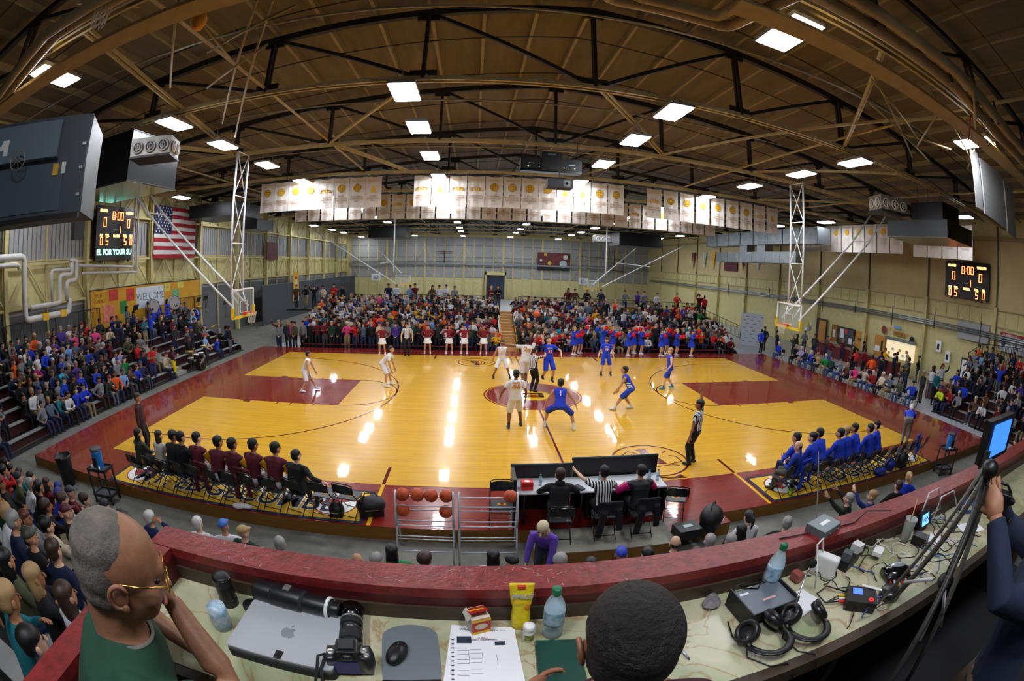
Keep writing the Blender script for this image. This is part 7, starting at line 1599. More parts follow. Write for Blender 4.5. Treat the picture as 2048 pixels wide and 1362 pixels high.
for (x, y, z, r) in ((-.7, .2, 1.1, .2), (.75, .2, 1.15, .24)): MB().mat(0, True).lathe([(.01, .02), (r, -.01), (r, 0), (.01, .03)], (x, y, z), 20).build('cymbal', MATS['brass'], t); MB().tube([(x, y, 0), (x, y, z)], .012, 6).build('stand', chrome, t)
brass = MATS['brass']
for k, (x, y, z, nm) in enumerate(((-20.2, 5.6, 2.0, 'gold trombone held out over the left bleachers, nearer the camera'), (-18.6, 8.3, 1.3, 'gold trombone near the basket at the end of the left bleachers'))):
    t = thing('trombone', nm, 'trombone', (x, y, z), .6 + k); MB().mat(0, True).tube([(-.3, 0, 0), (.5, .0, .1), (.55, .06, .1), (-.2, .06, .0)], .012, 6).build('slide', brass, t); MB().mat(0, True).lathe([(.012, 0), (.02, .15), (.06, .24), (.1, .27)], (-.25, 0, 0), 16, Matrix.Rotation(PI / 2, 3, 'Y')).build('bell', brass, t)
t = thing('sousaphone', 'white and brass sousaphone coiled round a player on the left bleachers', 'sousaphone', (-20.3, 8.6, 2.0)); MB().mat(0, True).tube([(.33 * math.cos(a), .1 * a / 5, .38 * math.sin(a)) for a in [.2 * i for i in range(28)]], [.03 + .0022 * i for i in range(28)], 8).build('coil', whitep, t); MB().mat(0, True).lathe([(.09, 0), (.12, .12), (.28, .26)], (.3, .1, .3), 20).build('bell', brass, t)
for k, (x, y, z) in enumerate(((-21.2, 3.4, 2.3), (-20.6, 9.6, 2.2), (-20.8, 10.8, 2.2), (-19.8, 12.0, 1.8))):
    t = thing('music_stand', 'black music stand on the left bleachers, %s from the camera' % ordn(k), 'stand', (x, y, z - .35), -PI / 2, 'music stands'); MB().tube([(0, 0, 0), (0, 0, .95)], .012, 6).build('pole', railm, t); MB().obox((0, 0, 1.05), (.5, .02, .34), Matrix.Rotation(-.4, 3, 'X')).build('desk', railm, t)
    for a in (0, 2.1, 4.2): MB().tube([(0, 0, .15), (.2 * math.cos(a), .2 * math.sin(a), 0)], .01, 5).build('leg', railm, t)
# ================================================================== press box: ledge, desk and what lies on it
DZ, LZ = 3.65, 3.79
def marble():
    m = bpy.data.materials.new('veined_laminate'); m.use_nodes = True; nt = m.node_tree; b = nt.nodes['Principled BSDF']; L = nt.links
    tc = nt.nodes.new('ShaderNodeTexCoord'); n1 = nt.nodes.new('ShaderNodeTexNoise'); n1.inputs['Scale'].default_value = 3.2; n1.inputs['Detail'].default_value = 4; n1.inputs['Distortion'].default_value = 1.2
    L.new(tc.outputs['Object'], n1.inputs['Vector']); r1 = nt.nodes.new('ShaderNodeValToRGB'); r1.color_ramp.elements[0].color = (*lin((150, 160, 122)), 1); r1.color_ramp.elements[1].color = (*lin((196, 190, 160)), 1); r1.color_ramp.elements[0].position = .35; r1.color_ramp.elements[1].position = .65
    L.new(n1.outputs['Fac'], r1.inputs[0])
    n2 = nt.nodes.new('ShaderNodeTexNoise'); n2.inputs['Scale'].default_value = 2.6; n2.inputs['Detail'].default_value = 7; n2.inputs['Distortion'].default_value = 2.2; mp = nt.nodes.new('ShaderNodeMapping'); mp.inputs['Rotation'].default_value = (0, 0, .8); mp.inputs['Location'].default_value = (3, 1, 0)
    L.new(tc.outputs['Object'], mp.inputs[0]); L.new(mp.outputs[0], n2.inputs['Vector'])
    r2 = nt.nodes.new('ShaderNodeValToRGB'); cr = r2.color_ramp; cr.elements[0].position = .475; cr.elements[0].color = (0, 0, 0, 1); cr.elements[1].position = .5; cr.elements[1].color = (1, 1, 1, 1); e = cr.elements.new(.525); e.color = (0, 0, 0, 1)
    L.new(n2.outputs['Fac'], r2.inputs[0]); mx = nt.nodes.new('ShaderNodeMixRGB'); mx.inputs[2].default_value = (*lin((150, 104, 54)), 1); L.new(r1.outputs[0], mx.inputs[1])
    ml = nt.nodes.new('ShaderNodeMath'); ml.operation = 'MULTIPLY'; ml.inputs[1].default_value = .65; L.new(r2.outputs[0], ml.inputs[0]); L.new(ml.outputs[0], mx.inputs[0]); L.new(mx.outputs[0], b.inputs['Base Color']); b.inputs['Roughness'].default_value = .3
    return m
marb = marble(); darkwood = M('dark_wood_edge', (62, 50, 36), .5, vary=.3, scale=8)
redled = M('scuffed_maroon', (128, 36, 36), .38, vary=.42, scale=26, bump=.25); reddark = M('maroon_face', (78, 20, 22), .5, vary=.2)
t = thing('press_ledge', 'scuffed maroon wooden ledge round the press desk', 'ledge', (0, 0, 0))
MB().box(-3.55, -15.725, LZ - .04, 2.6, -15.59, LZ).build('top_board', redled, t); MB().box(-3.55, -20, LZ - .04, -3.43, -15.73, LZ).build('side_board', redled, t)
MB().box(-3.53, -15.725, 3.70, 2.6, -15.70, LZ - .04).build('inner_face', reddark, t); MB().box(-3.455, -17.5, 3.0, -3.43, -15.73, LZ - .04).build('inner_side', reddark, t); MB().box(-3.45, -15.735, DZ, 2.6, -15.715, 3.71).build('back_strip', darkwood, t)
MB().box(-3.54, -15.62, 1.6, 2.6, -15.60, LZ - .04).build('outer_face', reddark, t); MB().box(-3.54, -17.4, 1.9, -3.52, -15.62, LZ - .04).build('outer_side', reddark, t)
rr = random.Random(4); mb = MB()
for i in range(70):
    x = rr.gauss(-2.3, .25) if i < 30 else rr.uniform(-3.4, .6); y = rr.uniform(-15.715, -15.6); mb.obox((x, y, LZ + .0004), (rr.uniform(.008, .03), rr.uniform(.001, .003), .0006), Matrix.Rotation(rr.uniform(0, 3), 3, 'Z'))
tag(mb.build('scratches', M('scratch_pale', (186, 150, 146), .6), t), kind='stuff')
t = thing('press_desk', 'long veined yellow-grey laminate desk behind the maroon ledge', 'desk', (0, 0, 0))
MB().box(-3.43, -16.17, DZ - .03, 2.4, -15.735, DZ).build('top', marb, t); MB().box(-3.43, -16.215, DZ - .07, 2.4, -16.17, DZ - .002).build('front_edge', darkwood, t)
for x in (-3.3, -.9, 1.8): MB().box(x, -16.12, 2.62, x + .05, -15.75, DZ - .03).build('support', darkwood, t)
o = MB().box(-3.52, YN, 2.5, 2.6, -15.62, 2.6).build('floor_2', M('press_floor', (30, 30, 32), .8)); tag(o, 'dark floor of the press box', kind='structure')
o = MB().box(-3.5, -16.0, ZF, 2.6, -15.7, 2.5).build('wall_press', M('press_wall', (52, 34, 32), .8)); tag(o, 'dark wall carrying the press box', kind='structure')
# laptop
alu = M('silver_aluminium', (196, 200, 206), .35, metal=.35)
t = thing('laptop', 'closed silver laptop lying on a black sleeve with a grey fruit emblem', 'laptop', (-2.855, -15.93, DZ + .03), -.04)
def rrect(w, h, r, n=5): return [(sx * (w / 2 - r) + r * math.cos(a), sy * (h / 2 - r) + r * math.sin(a)) for sx, sy, a0 in ((1, 1, 0), (-1, 1, PI / 2), (-1, -1, PI), (1, -1, 1.5 * PI)) for a in [a0 + PI / 2 * k / n for k in range(n + 1)]]
MB().prism(rrect(.365, .252, .012), 0, .012).build('base', M('laptop_base', (120, 124, 130), .4, metal=.4), t); MB().prism(rrect(.366, .253, .014), .0125, .0195).build('lid', alu, t)
o = MB().mat(0, True).prism([(.0, .022), (.012, .026), (.024, .02), (.03, .006), (.027, -.012), (.016, -.028), (.004, -.024), (-.008, -.029), (-.02, -.016), (-.025, .002), (-.022, .018), (-.01, .025)], 0, .0007)
MB().prism([(.0, .018), (.012, .023), (.02, .018), (.016, .010), (.018, .0), (.024, -.008), (.018, -.022), (.009, -.026), (0, -.022), (-.009, -.026), (-.018, -.02), (-.025, -.004), (-.023, .012), (-.013, .022)], .0196, .0202).build('emblem', M('emblem_grey', (130, 134, 140), .4), t)
MB().prism([(0, .026), (.002, .034), (.008, .04), (.009, .033), (.005, .027)], .0196, .0202).build('emblem_leaf', MATS['emblem_grey'], t)
MB().box(-.01, -.127, .0196, .016, -.09, .0205).build('tape_tab', blackp, t); MB().prism(rrect(.375, .262, .02), -.03, -.001).build('sleeve', M('black_sleeve', (26, 26, 28), .7), t)
# big lens lying along the ledge, upright lens, lens cap
lensk = M('lens_black', (22, 23, 25), .35, coat=.2); rub = M('lens_rubber', (30, 31, 33), .7, bump=.5, scale=40, stretch=(6, 1, 1)); rings = M('lens_ring_silver', (190, 190, 186), .3, metal=.8)
def lens(loc, R, prof, label, rot_ring=None):
    t = thing('camera_lens', label, 'lens', loc); t.rotation_euler = R
    for k in range(len(prof) - 1):
        (r0, z0), (r1, z1) = prof[k], prof[k + 1]
        MB().mat(0, True).lathe([(r0, z0), (r0 * 1.005, z0 + .002), (r1 * 1.005, z1 - .002), (r1, z1)], n=24).build(['barrel', 'zoom_ring', 'barrel', 'focus_ring', 'barrel', 'hood'][k % 6], rub if k % 2 else lensk, t)
    return t
a_ = math.atan2(.13, .29)
t = lens((-3.03, -15.755, DZ + .062), (0, PI / 2, -.12), [(.044, 0), (.044, .07), (.047, .075), (.047, .19), (.041, .2), (.041, .29), (.03, .30), (.03, .325)], 'long black telephoto lens lying against the ledge behind the laptop')
MB().mat(0, True).lathe([(.0425, .283), (.0435, .285), (.0435, .292), (.0425, .294)], n=24).build('white_ring', whitep, t); MB().box(-.05, -.01, .12, -.046, .02, .145).build('label_plate', rings, t)
t = lens((-3.15, -15.80, DZ), (0, 0, 0), [(.036, 0), (.036, .03), (.034, .035), (.034, .09), (.037, .095), (.037, .125)], 'short black lens standing upright at the left end of the ledge'); MB().mat(0, True).lathe([(.034, .125), (.034, .13), (.02, .132)], n=24).build('lens_cap', blackp, t)
t = thing('lens_cap', 'round black lens cap standing right of the upright lens', 'cap', (-3.055, -15.80, DZ)); MB().mat(0, True).lathe([(.03, 0), (.032, .004), (.032, .022), (.028, .026)], n=24).build('cap', lensk, t)
tag(MB().mat(0, True).ell((0, 0, .02), (.14, .05, .03), None, 16, 8).build('lens_pouch', M('pouch', (34, 33, 34), .8, bump=.4), None, (-2.86, -15.80, DZ - .005)), 'black soft pouch under the long lens', 'pouch')
# camera with zoom lens
t = thing('camera', 'black reflex camera with a zoom lens pointing at the court and dangling strap', 'camera', (-2.635, -16.0, DZ + .05), .16)
mb = MB(); mb.box(-.068, -.035, -.045, .068, .03, .035); mb.box(-.035, -.03, .035, .035, .035, .062); mb.ell((.055, -.0, -.005), (.022, .045, .05), None, 12, 8); merge([remesh(mb, .006, 3, .8)]).build('body', lensk, t)
L_ = MB().mat(0, True); R = Matrix.Rotation(-PI / 2, 3, 'X')
for nm, pr, m_ in (('lens_mount', [(.034, .03), (.036, .075)], lensk), ('zoom_ring', [(.038, .076), (.038, .12)], rub), ('barrel', [(.036, .121), (.036, .15)], lensk), ('focus_ring', [(.0375, .151), (.0375, .175)], rub), ('hood', [(.036, .176), (.042, .245), (.038, .245), (.034, .2)], blackg)): MB().mat(0, True).lathe(pr, (0, 0, -.005), 28, R).build(nm, m_, t)
MB().mat(0, True).lathe([(.0372, .176), (.0385, .178), (.0385, .183), (.0372, .185)], (0, 0, -.005), 28, R).build('silver_ring', rings, t)
for (x, y, r, z) in ((.048, -.005, .011, .036), (.056, -.022, .009, .034), (-.05, -.01, .012, .036), (.03, .02, .006, .036)): MB().mat(0, True).lathe([(r, 0), (r, .008), (r * .8, .010)], (x, y, z), 18).build('dial', rings, t)
MB().box(-.022, -.02, .062, .022, .02, .07).build('hot_shoe', darkm, t); MB().box(-.045, -.038, -.035, .03, -.035, .022).build('screen', M('lcd_blue', (30, 34, 90), .2, emit=.15), t); MB().mat(0, True).ell((0, -.036, .045), (.02, .012, .012), None, 12, 6).build('eyepiece', blackp, t)
MB().mat(0, True).tube([(-.07, 0, .02), (-.09, -.02, .03), (-.10, -.06, -.01), (-.11, -.1, -.04), (-.13, -.16, -.046)], .006, 6, flat=(1, .35)).build('strap', M('strap_black', (20, 20, 22), .8), t); MB().mat(0, True).tube([(-.07, 0, .015), (-.085, -.05, 0), (-.08, -.12, -.045), (-.05, -.15, -.046)], .006, 6, flat=(1, .35)).build('strap', MATS['strap_black'], t)
# mouse on grey pad
t = thing('mouse_pad', 'grey teardrop mouse pad with a black gel wrist rest', 'mouse pad', (-2.46, -15.95, DZ), .12)
MB().prism([(.09 * math.cos(a) + .0, .12 + .06 * math.sin(a)) for a in [PI * k / 14 for k in range(15)]] + [(-.09, -.02), (-.085, -.09), (.085, -.09), (.09, -.02)], 0, .004).build('pad', M('pad_grey', (108, 116, 122), .55), t); MB().mat(0, True).tube([(-.085, -.1, .012), (0, -.108, .014), (.085, -.1, .012)], [.013, .017, .013], 10).build('wrist_rest', blackp, t)
t = thing('computer_mouse', 'black computer mouse on the grey pad right of the camera', 'mouse', (-2.505, -15.925, DZ + .004), -.25); MB().mat(0, True).ell((0, 0, .012), (.031, .056, .026), None, 20, 10, -.4).build('shell', blackp, t); MB().mat(0, True).lathe([(.004, -.003), (.005, 0), (.004, .003)], (0, .022, .037), 12, Matrix.Rotation(PI / 2, 3, 'Y')).build('wheel', darkm, t)
# papers
t = thing('paper_stack', 'stack of printed rosters and a bracket sheet with headings', 'papers', (-2.24, -15.92, DZ), .02)
for k, (dx, dy, r) in enumerate(((-.008, .02, -.09), (.0, .012, -.05), (.008, -.01, .03))): MB().obox((dx, dy, .002 + .002 * k), (.205, .265, .002), Matrix.Rotation(r, 3, 'Z')).build('sheet', paper, t)
def pt(s_, size, x, y, z=.0105, m_=None, rz=.0): text(s_, size, m_ or ink, t, (x, y, z), (0, 0, rz), depth=.0004)
pt('WRANGELL VARSITY GIRLS', .0135, .01, .128, .0062, None, -.09); pt('vs. MT. EDGECUMBE', .008, .0, .117, .0062, None, -.09); pt('1A GIRLS\nREGION V TOURNAMENT', .0085, .0, .083)
for (x, y, w_, h_) in ((-.058, .082, .046, .034), (.055, .062, .034, .018)): MB().box(x - w_ / 2, y - h_ / 2, .0072, x + w_ / 2, y + h_ / 2, .0076).build('print_block', M('print_dark', (40, 50, 70), .7), t)
mb = MB()
for i, y in enumerate((.03, .012, -.012, -.03, -.06, -.08)): mb.box(-.08, y, .0072, -.045, y + .0012, .0076); mb.box(-.04, y + .006, .0072, -.005, y + .007, .0076)
for x, y0, y1 in ((-.045, -.03, .03), (-.004, -.02, .02), (.04, -.04, .01)): mb.box(x, y0, .0072, x + .001, y1, .0076)
for i in range(10): mb.box(-.1 + .002, -.1 + .02 * i, .0072, -.09, -.095 + .02 * i, .0076)
tag(mb.build('bracket_print', MATS['print_dark'], t), kind='stuff')
for y in (.06, 0.0, -.06): MB().mat(0, True).lathe([(.003, 0), (.003, .0004)], (-.094, y, .0076), 10).build('punch_hole', ink, t)
# box, sweets bag, roll-on, bottle, notebook, pen
t = thing('tea_box', 'small open red and yellow carton by the ledge', 'box', (-2.255, -15.775, DZ), .35); bx = MB().box(-.032, -.032, 0, .032, .032, .078); bx.build('carton', M('carton_white', (214, 206, 190), .6), t)
MB().box(-.031, -.0335, .006, .033, -.032, .074).build('front_print', M('carton_red', (176, 30, 30), .5), t); MB().box(-.031, -.0342, .006, .033, -.0335, .018).build('yellow_band', M('carton_yellow', (230, 190, 40), .5), t); MB().box(-.031, -.0342, .064, .033, -.0335, .074).build('yellow_band', MATS['carton_yellow'], t)
MB().add([(.022 * math.cos(a), -.0345, .042 + .014 * math.sin(a)) for a in [2 * PI * k / 20 for k in range(20)]], [tuple(range(20))]).build('oval_print', M('carton_cream', (226, 214, 180), .5), t)
MB().obox((-.002, .004, .09), (.064, .066, .0015), Matrix.Rotation(-.45, 3, 'X')).build('lid_flap', MATS['carton_red'], t); MB().obox((-.002, .003, .0912), (.05, .014, .001), Matrix.Rotation(-.45, 3, 'X')).build('lid_print', MATS['carton_yellow'], t); MB().obox((-.036, 0, .082), (.0015, .05, .026), Matrix.Rotation(.5, 3, 'Y')).build('side_flap', MATS['carton_white'], t)
t = thing('sweets_bag', 'tall yellow bag of cough drops reading HALLS leaning on the ledge', 'bag', (-2.115, -15.77, DZ), -.05)
vs, fs = [], []; prof = [(0, .030, .018), (.02, .032, .026), (.06, .031, .026), (.09, .028, .018), (.11, .034, .022), (.15, .038, .014), (.175, .04, .003), (.185, .041, .002)]
for z, hw, d in prof:
    for k in range(16): a = 2 * PI * k / 16; vs.append((hw * math.copysign(abs(math.cos(a)) ** .6, math.cos(a)), d * math.sin(a) + z * .12, z))
for i in range(len(prof) - 1):
    for k in range(16): fs.append((i * 16 + k, i * 16 + (k + 1) % 16, (i + 1) * 16 + (k + 1) % 16, (i + 1) * 16 + k))
fs.append(tuple(range(16))[::-1]); fs.append(tuple(7 * 16 + k for k in range(16)))
MB().mat(0, True).add(vs, fs).build('pouch', M('bag_yellow', (224, 200, 24), .3, bump=.5, scale=26, vary=.08), t); t_ = text('HALLS', .024, M('bag_silver_print', (170, 172, 190), .4), t, (0, -.004, .148), (PI / 2 - .12, 0, 0), depth=.0006, shear=.25, offset=.0012); MB().box(-.014, .008, .172, .012, .0182, .181).build('red_print', M('bag_red', (210, 50, 30), .5), t); MB().mat(0, True).ell((.018, -.006, .10), (.01, .002, .018), None, 10, 5).build('honey_print', M('bag_honey', (226, 140, 20), .5), t); text('HONEY', .009, MATS['bag_honey'], t, (-.004, -.012, .122), (PI / 2, 0, 0), depth=.0005)
t = thing('roll_on', 'small white pill bottle with a navy label in front of the yellow bag', 'bottle', (-2.095, -15.835, DZ), .1); MB().mat(0, True).lathe([(.016, 0), (.019, .003), (.019, .044), (.017, .048)], n=24).build('body', whitep, t); MB().mat(0, True).lathe([(.0185, .048), (.0195, .05), (.0195, .068), (.016, .072)], n=24).build('cap', whitep, t); MB().mat(0, True).add([(.0193 * math.cos(a), .0193 * math.sin(a), z) for z in (.01, .036) for a in [-PI * .78 + PI * .56 * k / 10 for k in range(11)]], [(k, k + 1, k + 12, k + 11) for k in range(10)]).build('label', M('navy_label', (24, 30, 70), .5, vary=.6, scale=60, col2=(190, 190, 60)), t)
bottle((-2.015, -15.815, DZ), 'green-capped water bottle standing left of the dark-haired head', 1.0, (10, 110, 70)); bottle((-1.17, -15.79, DZ), 'green-capped water bottle leaning by the ledge among the cables', 1.05, (10, 100, 60)).rotation_euler = (.0, .12, .3)
t = thing('notebook', 'dark green spiral notebook left of the dark-haired head', 'notebook', (-2.015, -15.955, DZ), -.06); MB().box(-.065, -.1, 0, .075, .1, .01).build('cover', M('notebook_green', (16, 66, 54), .5), t)
for k in range(22): MB().tube([(-.065 + .004 * math.cos(a), -.095 + .009 * k, .006 + .006 * math.sin(a)) for a in [2 * PI * i / 8 for i in range(8)]], .0007, 3, closed=True).build('wire_ring', steelG, t)
t = thing('pen', 'silver ballpoint pen with a blue cap lying alone on the desk', 'pen', (-1.62, -15.97, DZ + .005), 1.75); MB().mat(0, True).tube([(-.06, 0, 0), (.03, 0, 0)], .0045, 10).build('barrel', M('pen_silver', (170, 176, 184), .3, metal=.6), t); MB().mat(0, True).tube([(.03, 0, 0), (.055, 0, 0), (.068, 0, 0)], [.0048, .004, .001], 10).build('tip', M('pen_blue', (24, 50, 140), .4), t); MB().mat(0, True).tube([(-.068, 0, 0), (-.06, 0, 0)], .003, 8).build('button', blackp, t)
# electronics on the right
def box_dev(name, label, loc, size, rot, mat, cat='device', top=None):
    t = thing(name, label, cat, loc, rot); x, y, z = (v / 2 for v in size); MB().box(-x, -y, 0, x, y, size[2]).build('case', mat, t)
    if top: MB().box(-x * .97, -y * .95, size[2], x * .97, y * .95, size[2] + .001).build('top_panel', top, t)
    return t
t = box_dev('audio_interface', 'flat grey and black electronic box with a green light, left of the headphones', (-1.245, -15.88, DZ + .02), (.22, .15, .045), .06, blackp, top=M('dev_grey', (96, 104, 116), .4)); MB().box(-.09, .04, .046, -.05, .052, .047).build('sticker', paper, t); MB().box(-.02, -.02, .046, .04, -.01, .047).build('sticker', M('pink_sticker', (214, 170, 160), .6), t); MB().mat(0, True).ell((.06, -.0755, .012), (.003, .001, .003), None, 8, 4).build('led', M('green_led', (120, 255, 60), .4, emit=4), t)
for s in (-1, 1): MB().box(s * .112 - .003, -.08, -.02, s * .112 + .003, .085, .06).build('side_cheek', blackp, t)
def headphones(loc, rz, label, mic=False):
    t = thing('headset', label, 'headphones', loc, rz)
    MB().mat(0, True).tube([(.085 * math.cos(a), -.02 - .10 * math.sin(a), .03 + .012 * math.sin(a)) for a in [PI * k / 16 for k in range(17)]], .010, 8, flat=(1.6, .6)).build('headband', blackp, t)
    for s in (-1, 1):
        R = Matrix.Rotation(s * .9, 3, 'Y'); c = V((s * .058, .02, .05))
        o = MB().mat(0, True).lathe([(.02, -.018), (.042, -.012), (.046, .004), (.040, .018), (.022, .012)], c, 22, R).build('ear_cup', lensk, t)
        MB().mat(0, True).tube([c + R @ V((.036 * math.cos(a), .036 * math.sin(a), .016)) for a in [2 * PI * k / 18 for k in range(18)]], .011, 8, closed=True).build('cushion', blackp, o)
        MB().mat(0, True).tube([c, (s * .085, -.01, .045), (s * .085, -.03, .032)], .005, 6).build('yoke', rings, t)
    if mic:
        MB().mat(0, True).tube([(-.06, .02, .07), (-.04, .06, .12), (.0, .12, .17), (.03, .15, .18)], .004, 6).build('mic_boom', chrome, t); MB().mat(0, True).ell((.036, .156, .182), (.018, .018, .018), None, 12, 8).build('mic_foam', M('foam_black', (14, 14, 14), .9, bump=.5, scale=60), t)
    MB().mat(0, True).tube([(-.07, .02, .04), (-.10, -.05, .006), (-.06, -.13, .004), (0, -.16, .004), (.02, -.2, -.05)], .003, 6).build('cable', blackp, t)
    return t
headphones((-1.33, -16.03, DZ), .2, 'black headphones lying on the desk, left of the pair'); headphones((-1.14, -16.04, DZ), -.25, 'black headset with boom microphone standing right of the other headphones', True)
tag(MB().obox((0, 0, .004), (.14, .12, .006), Matrix.Rotation(.3, 3, 'Z')).build('paper_sheet', paper, None, (-1.06, -15.92, DZ)), 'white card under the boom microphone', 'paper')
t = thing('foil_pouch', 'crumpled clear packet with dark print left of the electronic box', 'packet', (-1.42, -15.79, DZ), .4); merge([remesh(MB().ell((0, 0, .015), (.045, .035, .015)).ell((.02, .02, .022), (.03, .02, .014)), .008, 1, .7)]).build('packet', M('crinkled_film', (150, 146, 150), .25, metal=.3, vary=.5, scale=50, bump=.8), t)
t = thing('usb_hub', 'white upright network box with black cable by the ledge', 'device', (-.86, -15.80, DZ), .5); mb = MB(); mb.obox((0, 0, .055), (.045, .12, .11)); merge([remesh(mb, .008, 3, .8)]).build('case', whitep, t); MB().tube([(0, .03, .1), (-.02, .05, .18), (-.1, .05, .19), (-.14, .0, .10), (-.12, -.02, .01)], .004, 6).build('cable', whitep, t)
t = box_dev('wireless_receiver', 'grey wireless receiver with a metal antenna on top of the maroon ledge', (-.80, -15.655, LZ), (.15, .11, .035), .28, M('receiver_grey', (92, 104, 108), .4), top=M('receiver_top', (122, 134, 136), .4)); MB().tube([(-.0, .05, .03), (.12, .2, .28)], .003, 6).build('antenna', chrome, t); MB().box(-.03, -.01, .036, .04, .012, .037).build('sticker', paper, t)
for x in (-.03, .045): MB().mat(0, True).lathe([(.005, 0), (.005, .008)], (x, -.055, .018), 10, Matrix.Rotation(PI / 2, 3, 'X')).build('knob', chrome, t)
t = thing('recorder', 'small black video recorder with a blue display and red ring button', 'device', (-.83, -16.05, DZ), -.7); MB().box(-.07, -.055, 0, .07, .055, .05).build('case', blackp, t); MB().box(-.045, .0, .05, .0, .04, .0515).build('display', M('display_blue', (70, 110, 255), .3, emit=1.6, vary=.4, scale=40), t); MB().mat(0, True).tube([(.04 + .009 * math.cos(a), -.03 + .009 * math.sin(a), .052) for a in [2 * PI * k / 16 for k in range(16)]], .0028, 6, closed=True).build('record_ring', M('ring_red', (255, 40, 40), .4, emit=1.2), t)
for k, c in enumerate(((200, 30, 30), (230, 230, 230), (230, 190, 30))): MB().mat(0, True).tube([(-.07, -.02 + .02 * k, .02), (-.10, -.025 + .02 * k, .02)], .006, 8).build('plug', M('plug_%d' % k, c, .4), t); MB().mat(0, True).tube([(-.10, -.025 + .02 * k, .02), (-.16, -.04, .015), (-.2, .02, .01), (-.16, .07, .02), (-.07, .05, .02)], .003, 6).build('cable', blackp, t)
box_dev('white_ruler', 'white strip lying across the small video recorder', (-.76, -16.04, DZ + .052), (.1, .012, .003), -.9, whitep, 'strip')
t = thing('switcher', 'black desktop device with a curved silver top and coloured video plugs', 'device', (-.52, -16.0, DZ), -.35); merge([remesh(MB().ell((0, 0, .03), (.085, .06, .035)).box(-.075, -.05, 0, .075, .05, .03), .01, 3, .7)]).build('case', blackg, t); MB().mat(0, True).ell((0, .01, .044), (.055, .035, .024), None, 18, 8, .2).build('silver_top', M('silver_plastic', (170, 176, 182), .25, metal=.5), t)
for k in range(6): MB().mat(0, True).tube([(-.06 + .024 * k, -.05, .018), (-.06 + .024 * k, -.085, .012)], .0055, 8).build('plug', MATS['plug_%d' % (k % 3)], t)
t = thing('speaker_puck', 'round black puck-shaped device beside the silver-topped device', 'device', (-.66, -16.09, DZ)); MB().mat(0, True).lathe([(.05, 0), (.055, .02), (.045, .04), (.01, .045)], n=24).build('case', lensk, t)
box_dev('power_strip', 'black power brick among the cables by the ledge', (-.68, -15.79, DZ), (.14, .06, .045), .35, blackp, 'adapter'); box_dev('power_plug', 'white plug-in adapter among the cables', (-.62, -15.77, DZ + .045), (.05, .05, .04), .2, whitep, 'adapter'); box_dev('power_plug', 'grey cube adapter beside the white plug', (-.72, -15.80, DZ + .045), (.045, .045, .04), .5, M('adapter_grey', (80, 86, 92), .5), 'adapter'); box_dev('card_reader', 'small white device tangled in blue cable', (-.5, -15.83, DZ + .03), (.07, .05, .02), .5, whitep, 'device'); box_dev('cable_adapter', 'red and grey mains adapter next to the leaning bottle', (-1.0, -15.78, DZ + .01), (.04, .05, .035), .2, M('adapter_red', (150, 80, 76), .5), 'adapter'); box_dev('charger', 'black charger in front of the plastic cup', (-.15, -15.87, DZ), (.07, .09, .05), .3, blackp, 'adapter'); box_dev('white_card', 'white card lying right of the plastic cup', (-.02, -15.92, DZ), (.14, .1, .004), .5, paper, 'paper'); box_dev('white_card', 'white sheet hanging under the tripod leg', (.35, -15.98, DZ), (.2, .12, .004), -.3, paper, 'paper')
t = thing('plastic_cup', 'translucent plastic cup with a wooden stirrer', 'cup', (-.22, -15.80, DZ)); MB().mat(0, True).lathe([(.026, 0), (.036, .13), (.038, .132), (.0355, .128), (.025, .004)], n=24).build('cup', M('cup_plastic', (200, 206, 206), .2, alpha=.55), t); MB().mat(0, True).tube([(0, 0, .02), (.04, .03, .22)], .003, 6).build('stirrer', M('stirrer_wood', (180, 150, 90), .6), t)
t = thing('small_monitor', 'little black monitor with a lit blue screen on the desk right of the cup', 'screen', (-.02, -15.78, DZ + .02), .1); MB().obox((0, 0, .05), (.14, .02, .09), Matrix.Rotation(-.35, 3, 'X')).build('case', blackp, t); MB().obox((-.005, -.0125, .054), (.08, .003, .06), Matrix.Rotation(-.35, 3, 'X')).build('screen', M('screen_cyan', (110, 180, 255), .3, emit=1.6), t); text('HbN', .035, M('screen_ink', (70, 20, 110), .5), t, (-.005, -.016, .056), (PI / 2 - .35, 0, 0), depth=.001)
# cable tangle: each a lead of its own
rr = random.Random(21); cabm = [M('cable_black', (14, 14, 16), .4), MATS['cable_black'], MATS['cable_black'], M('cable_white', (200, 200, 196), .4), M('cable_blue', (60, 90, 170), .4)]
for k in range(46):
    x, y = rr.uniform(-.95, .35), rr.uniform(-16.05, -15.76); pts = []; a = rr.uniform(0, 6.28); q = V((x, y, DZ + .006))
    for i in range(14):
        a += rr.uniform(-.9, .9); q = q + V((math.cos(a) * .028, math.sin(a) * .022, rr.uniform(-.012, .014))); q.y = max(-16.15, min(-15.75, q.y)); q.z = max(DZ + .004, min(DZ + .09, q.z)); pts.append(q.copy())
    c = cabm[k % 5]; nm = 'white' if k % 5 == 3 else 'blue' if k % 5 == 4 else 'black'
    tag(MB().mat(0, True).tube(pts, .0028 if nm != 'white' else .0035, 5).build('cable', c), 'thin %s cable in the tangle between the network box and the tripod' % nm, 'cable', '%s cables in the desk tangle' % nm)
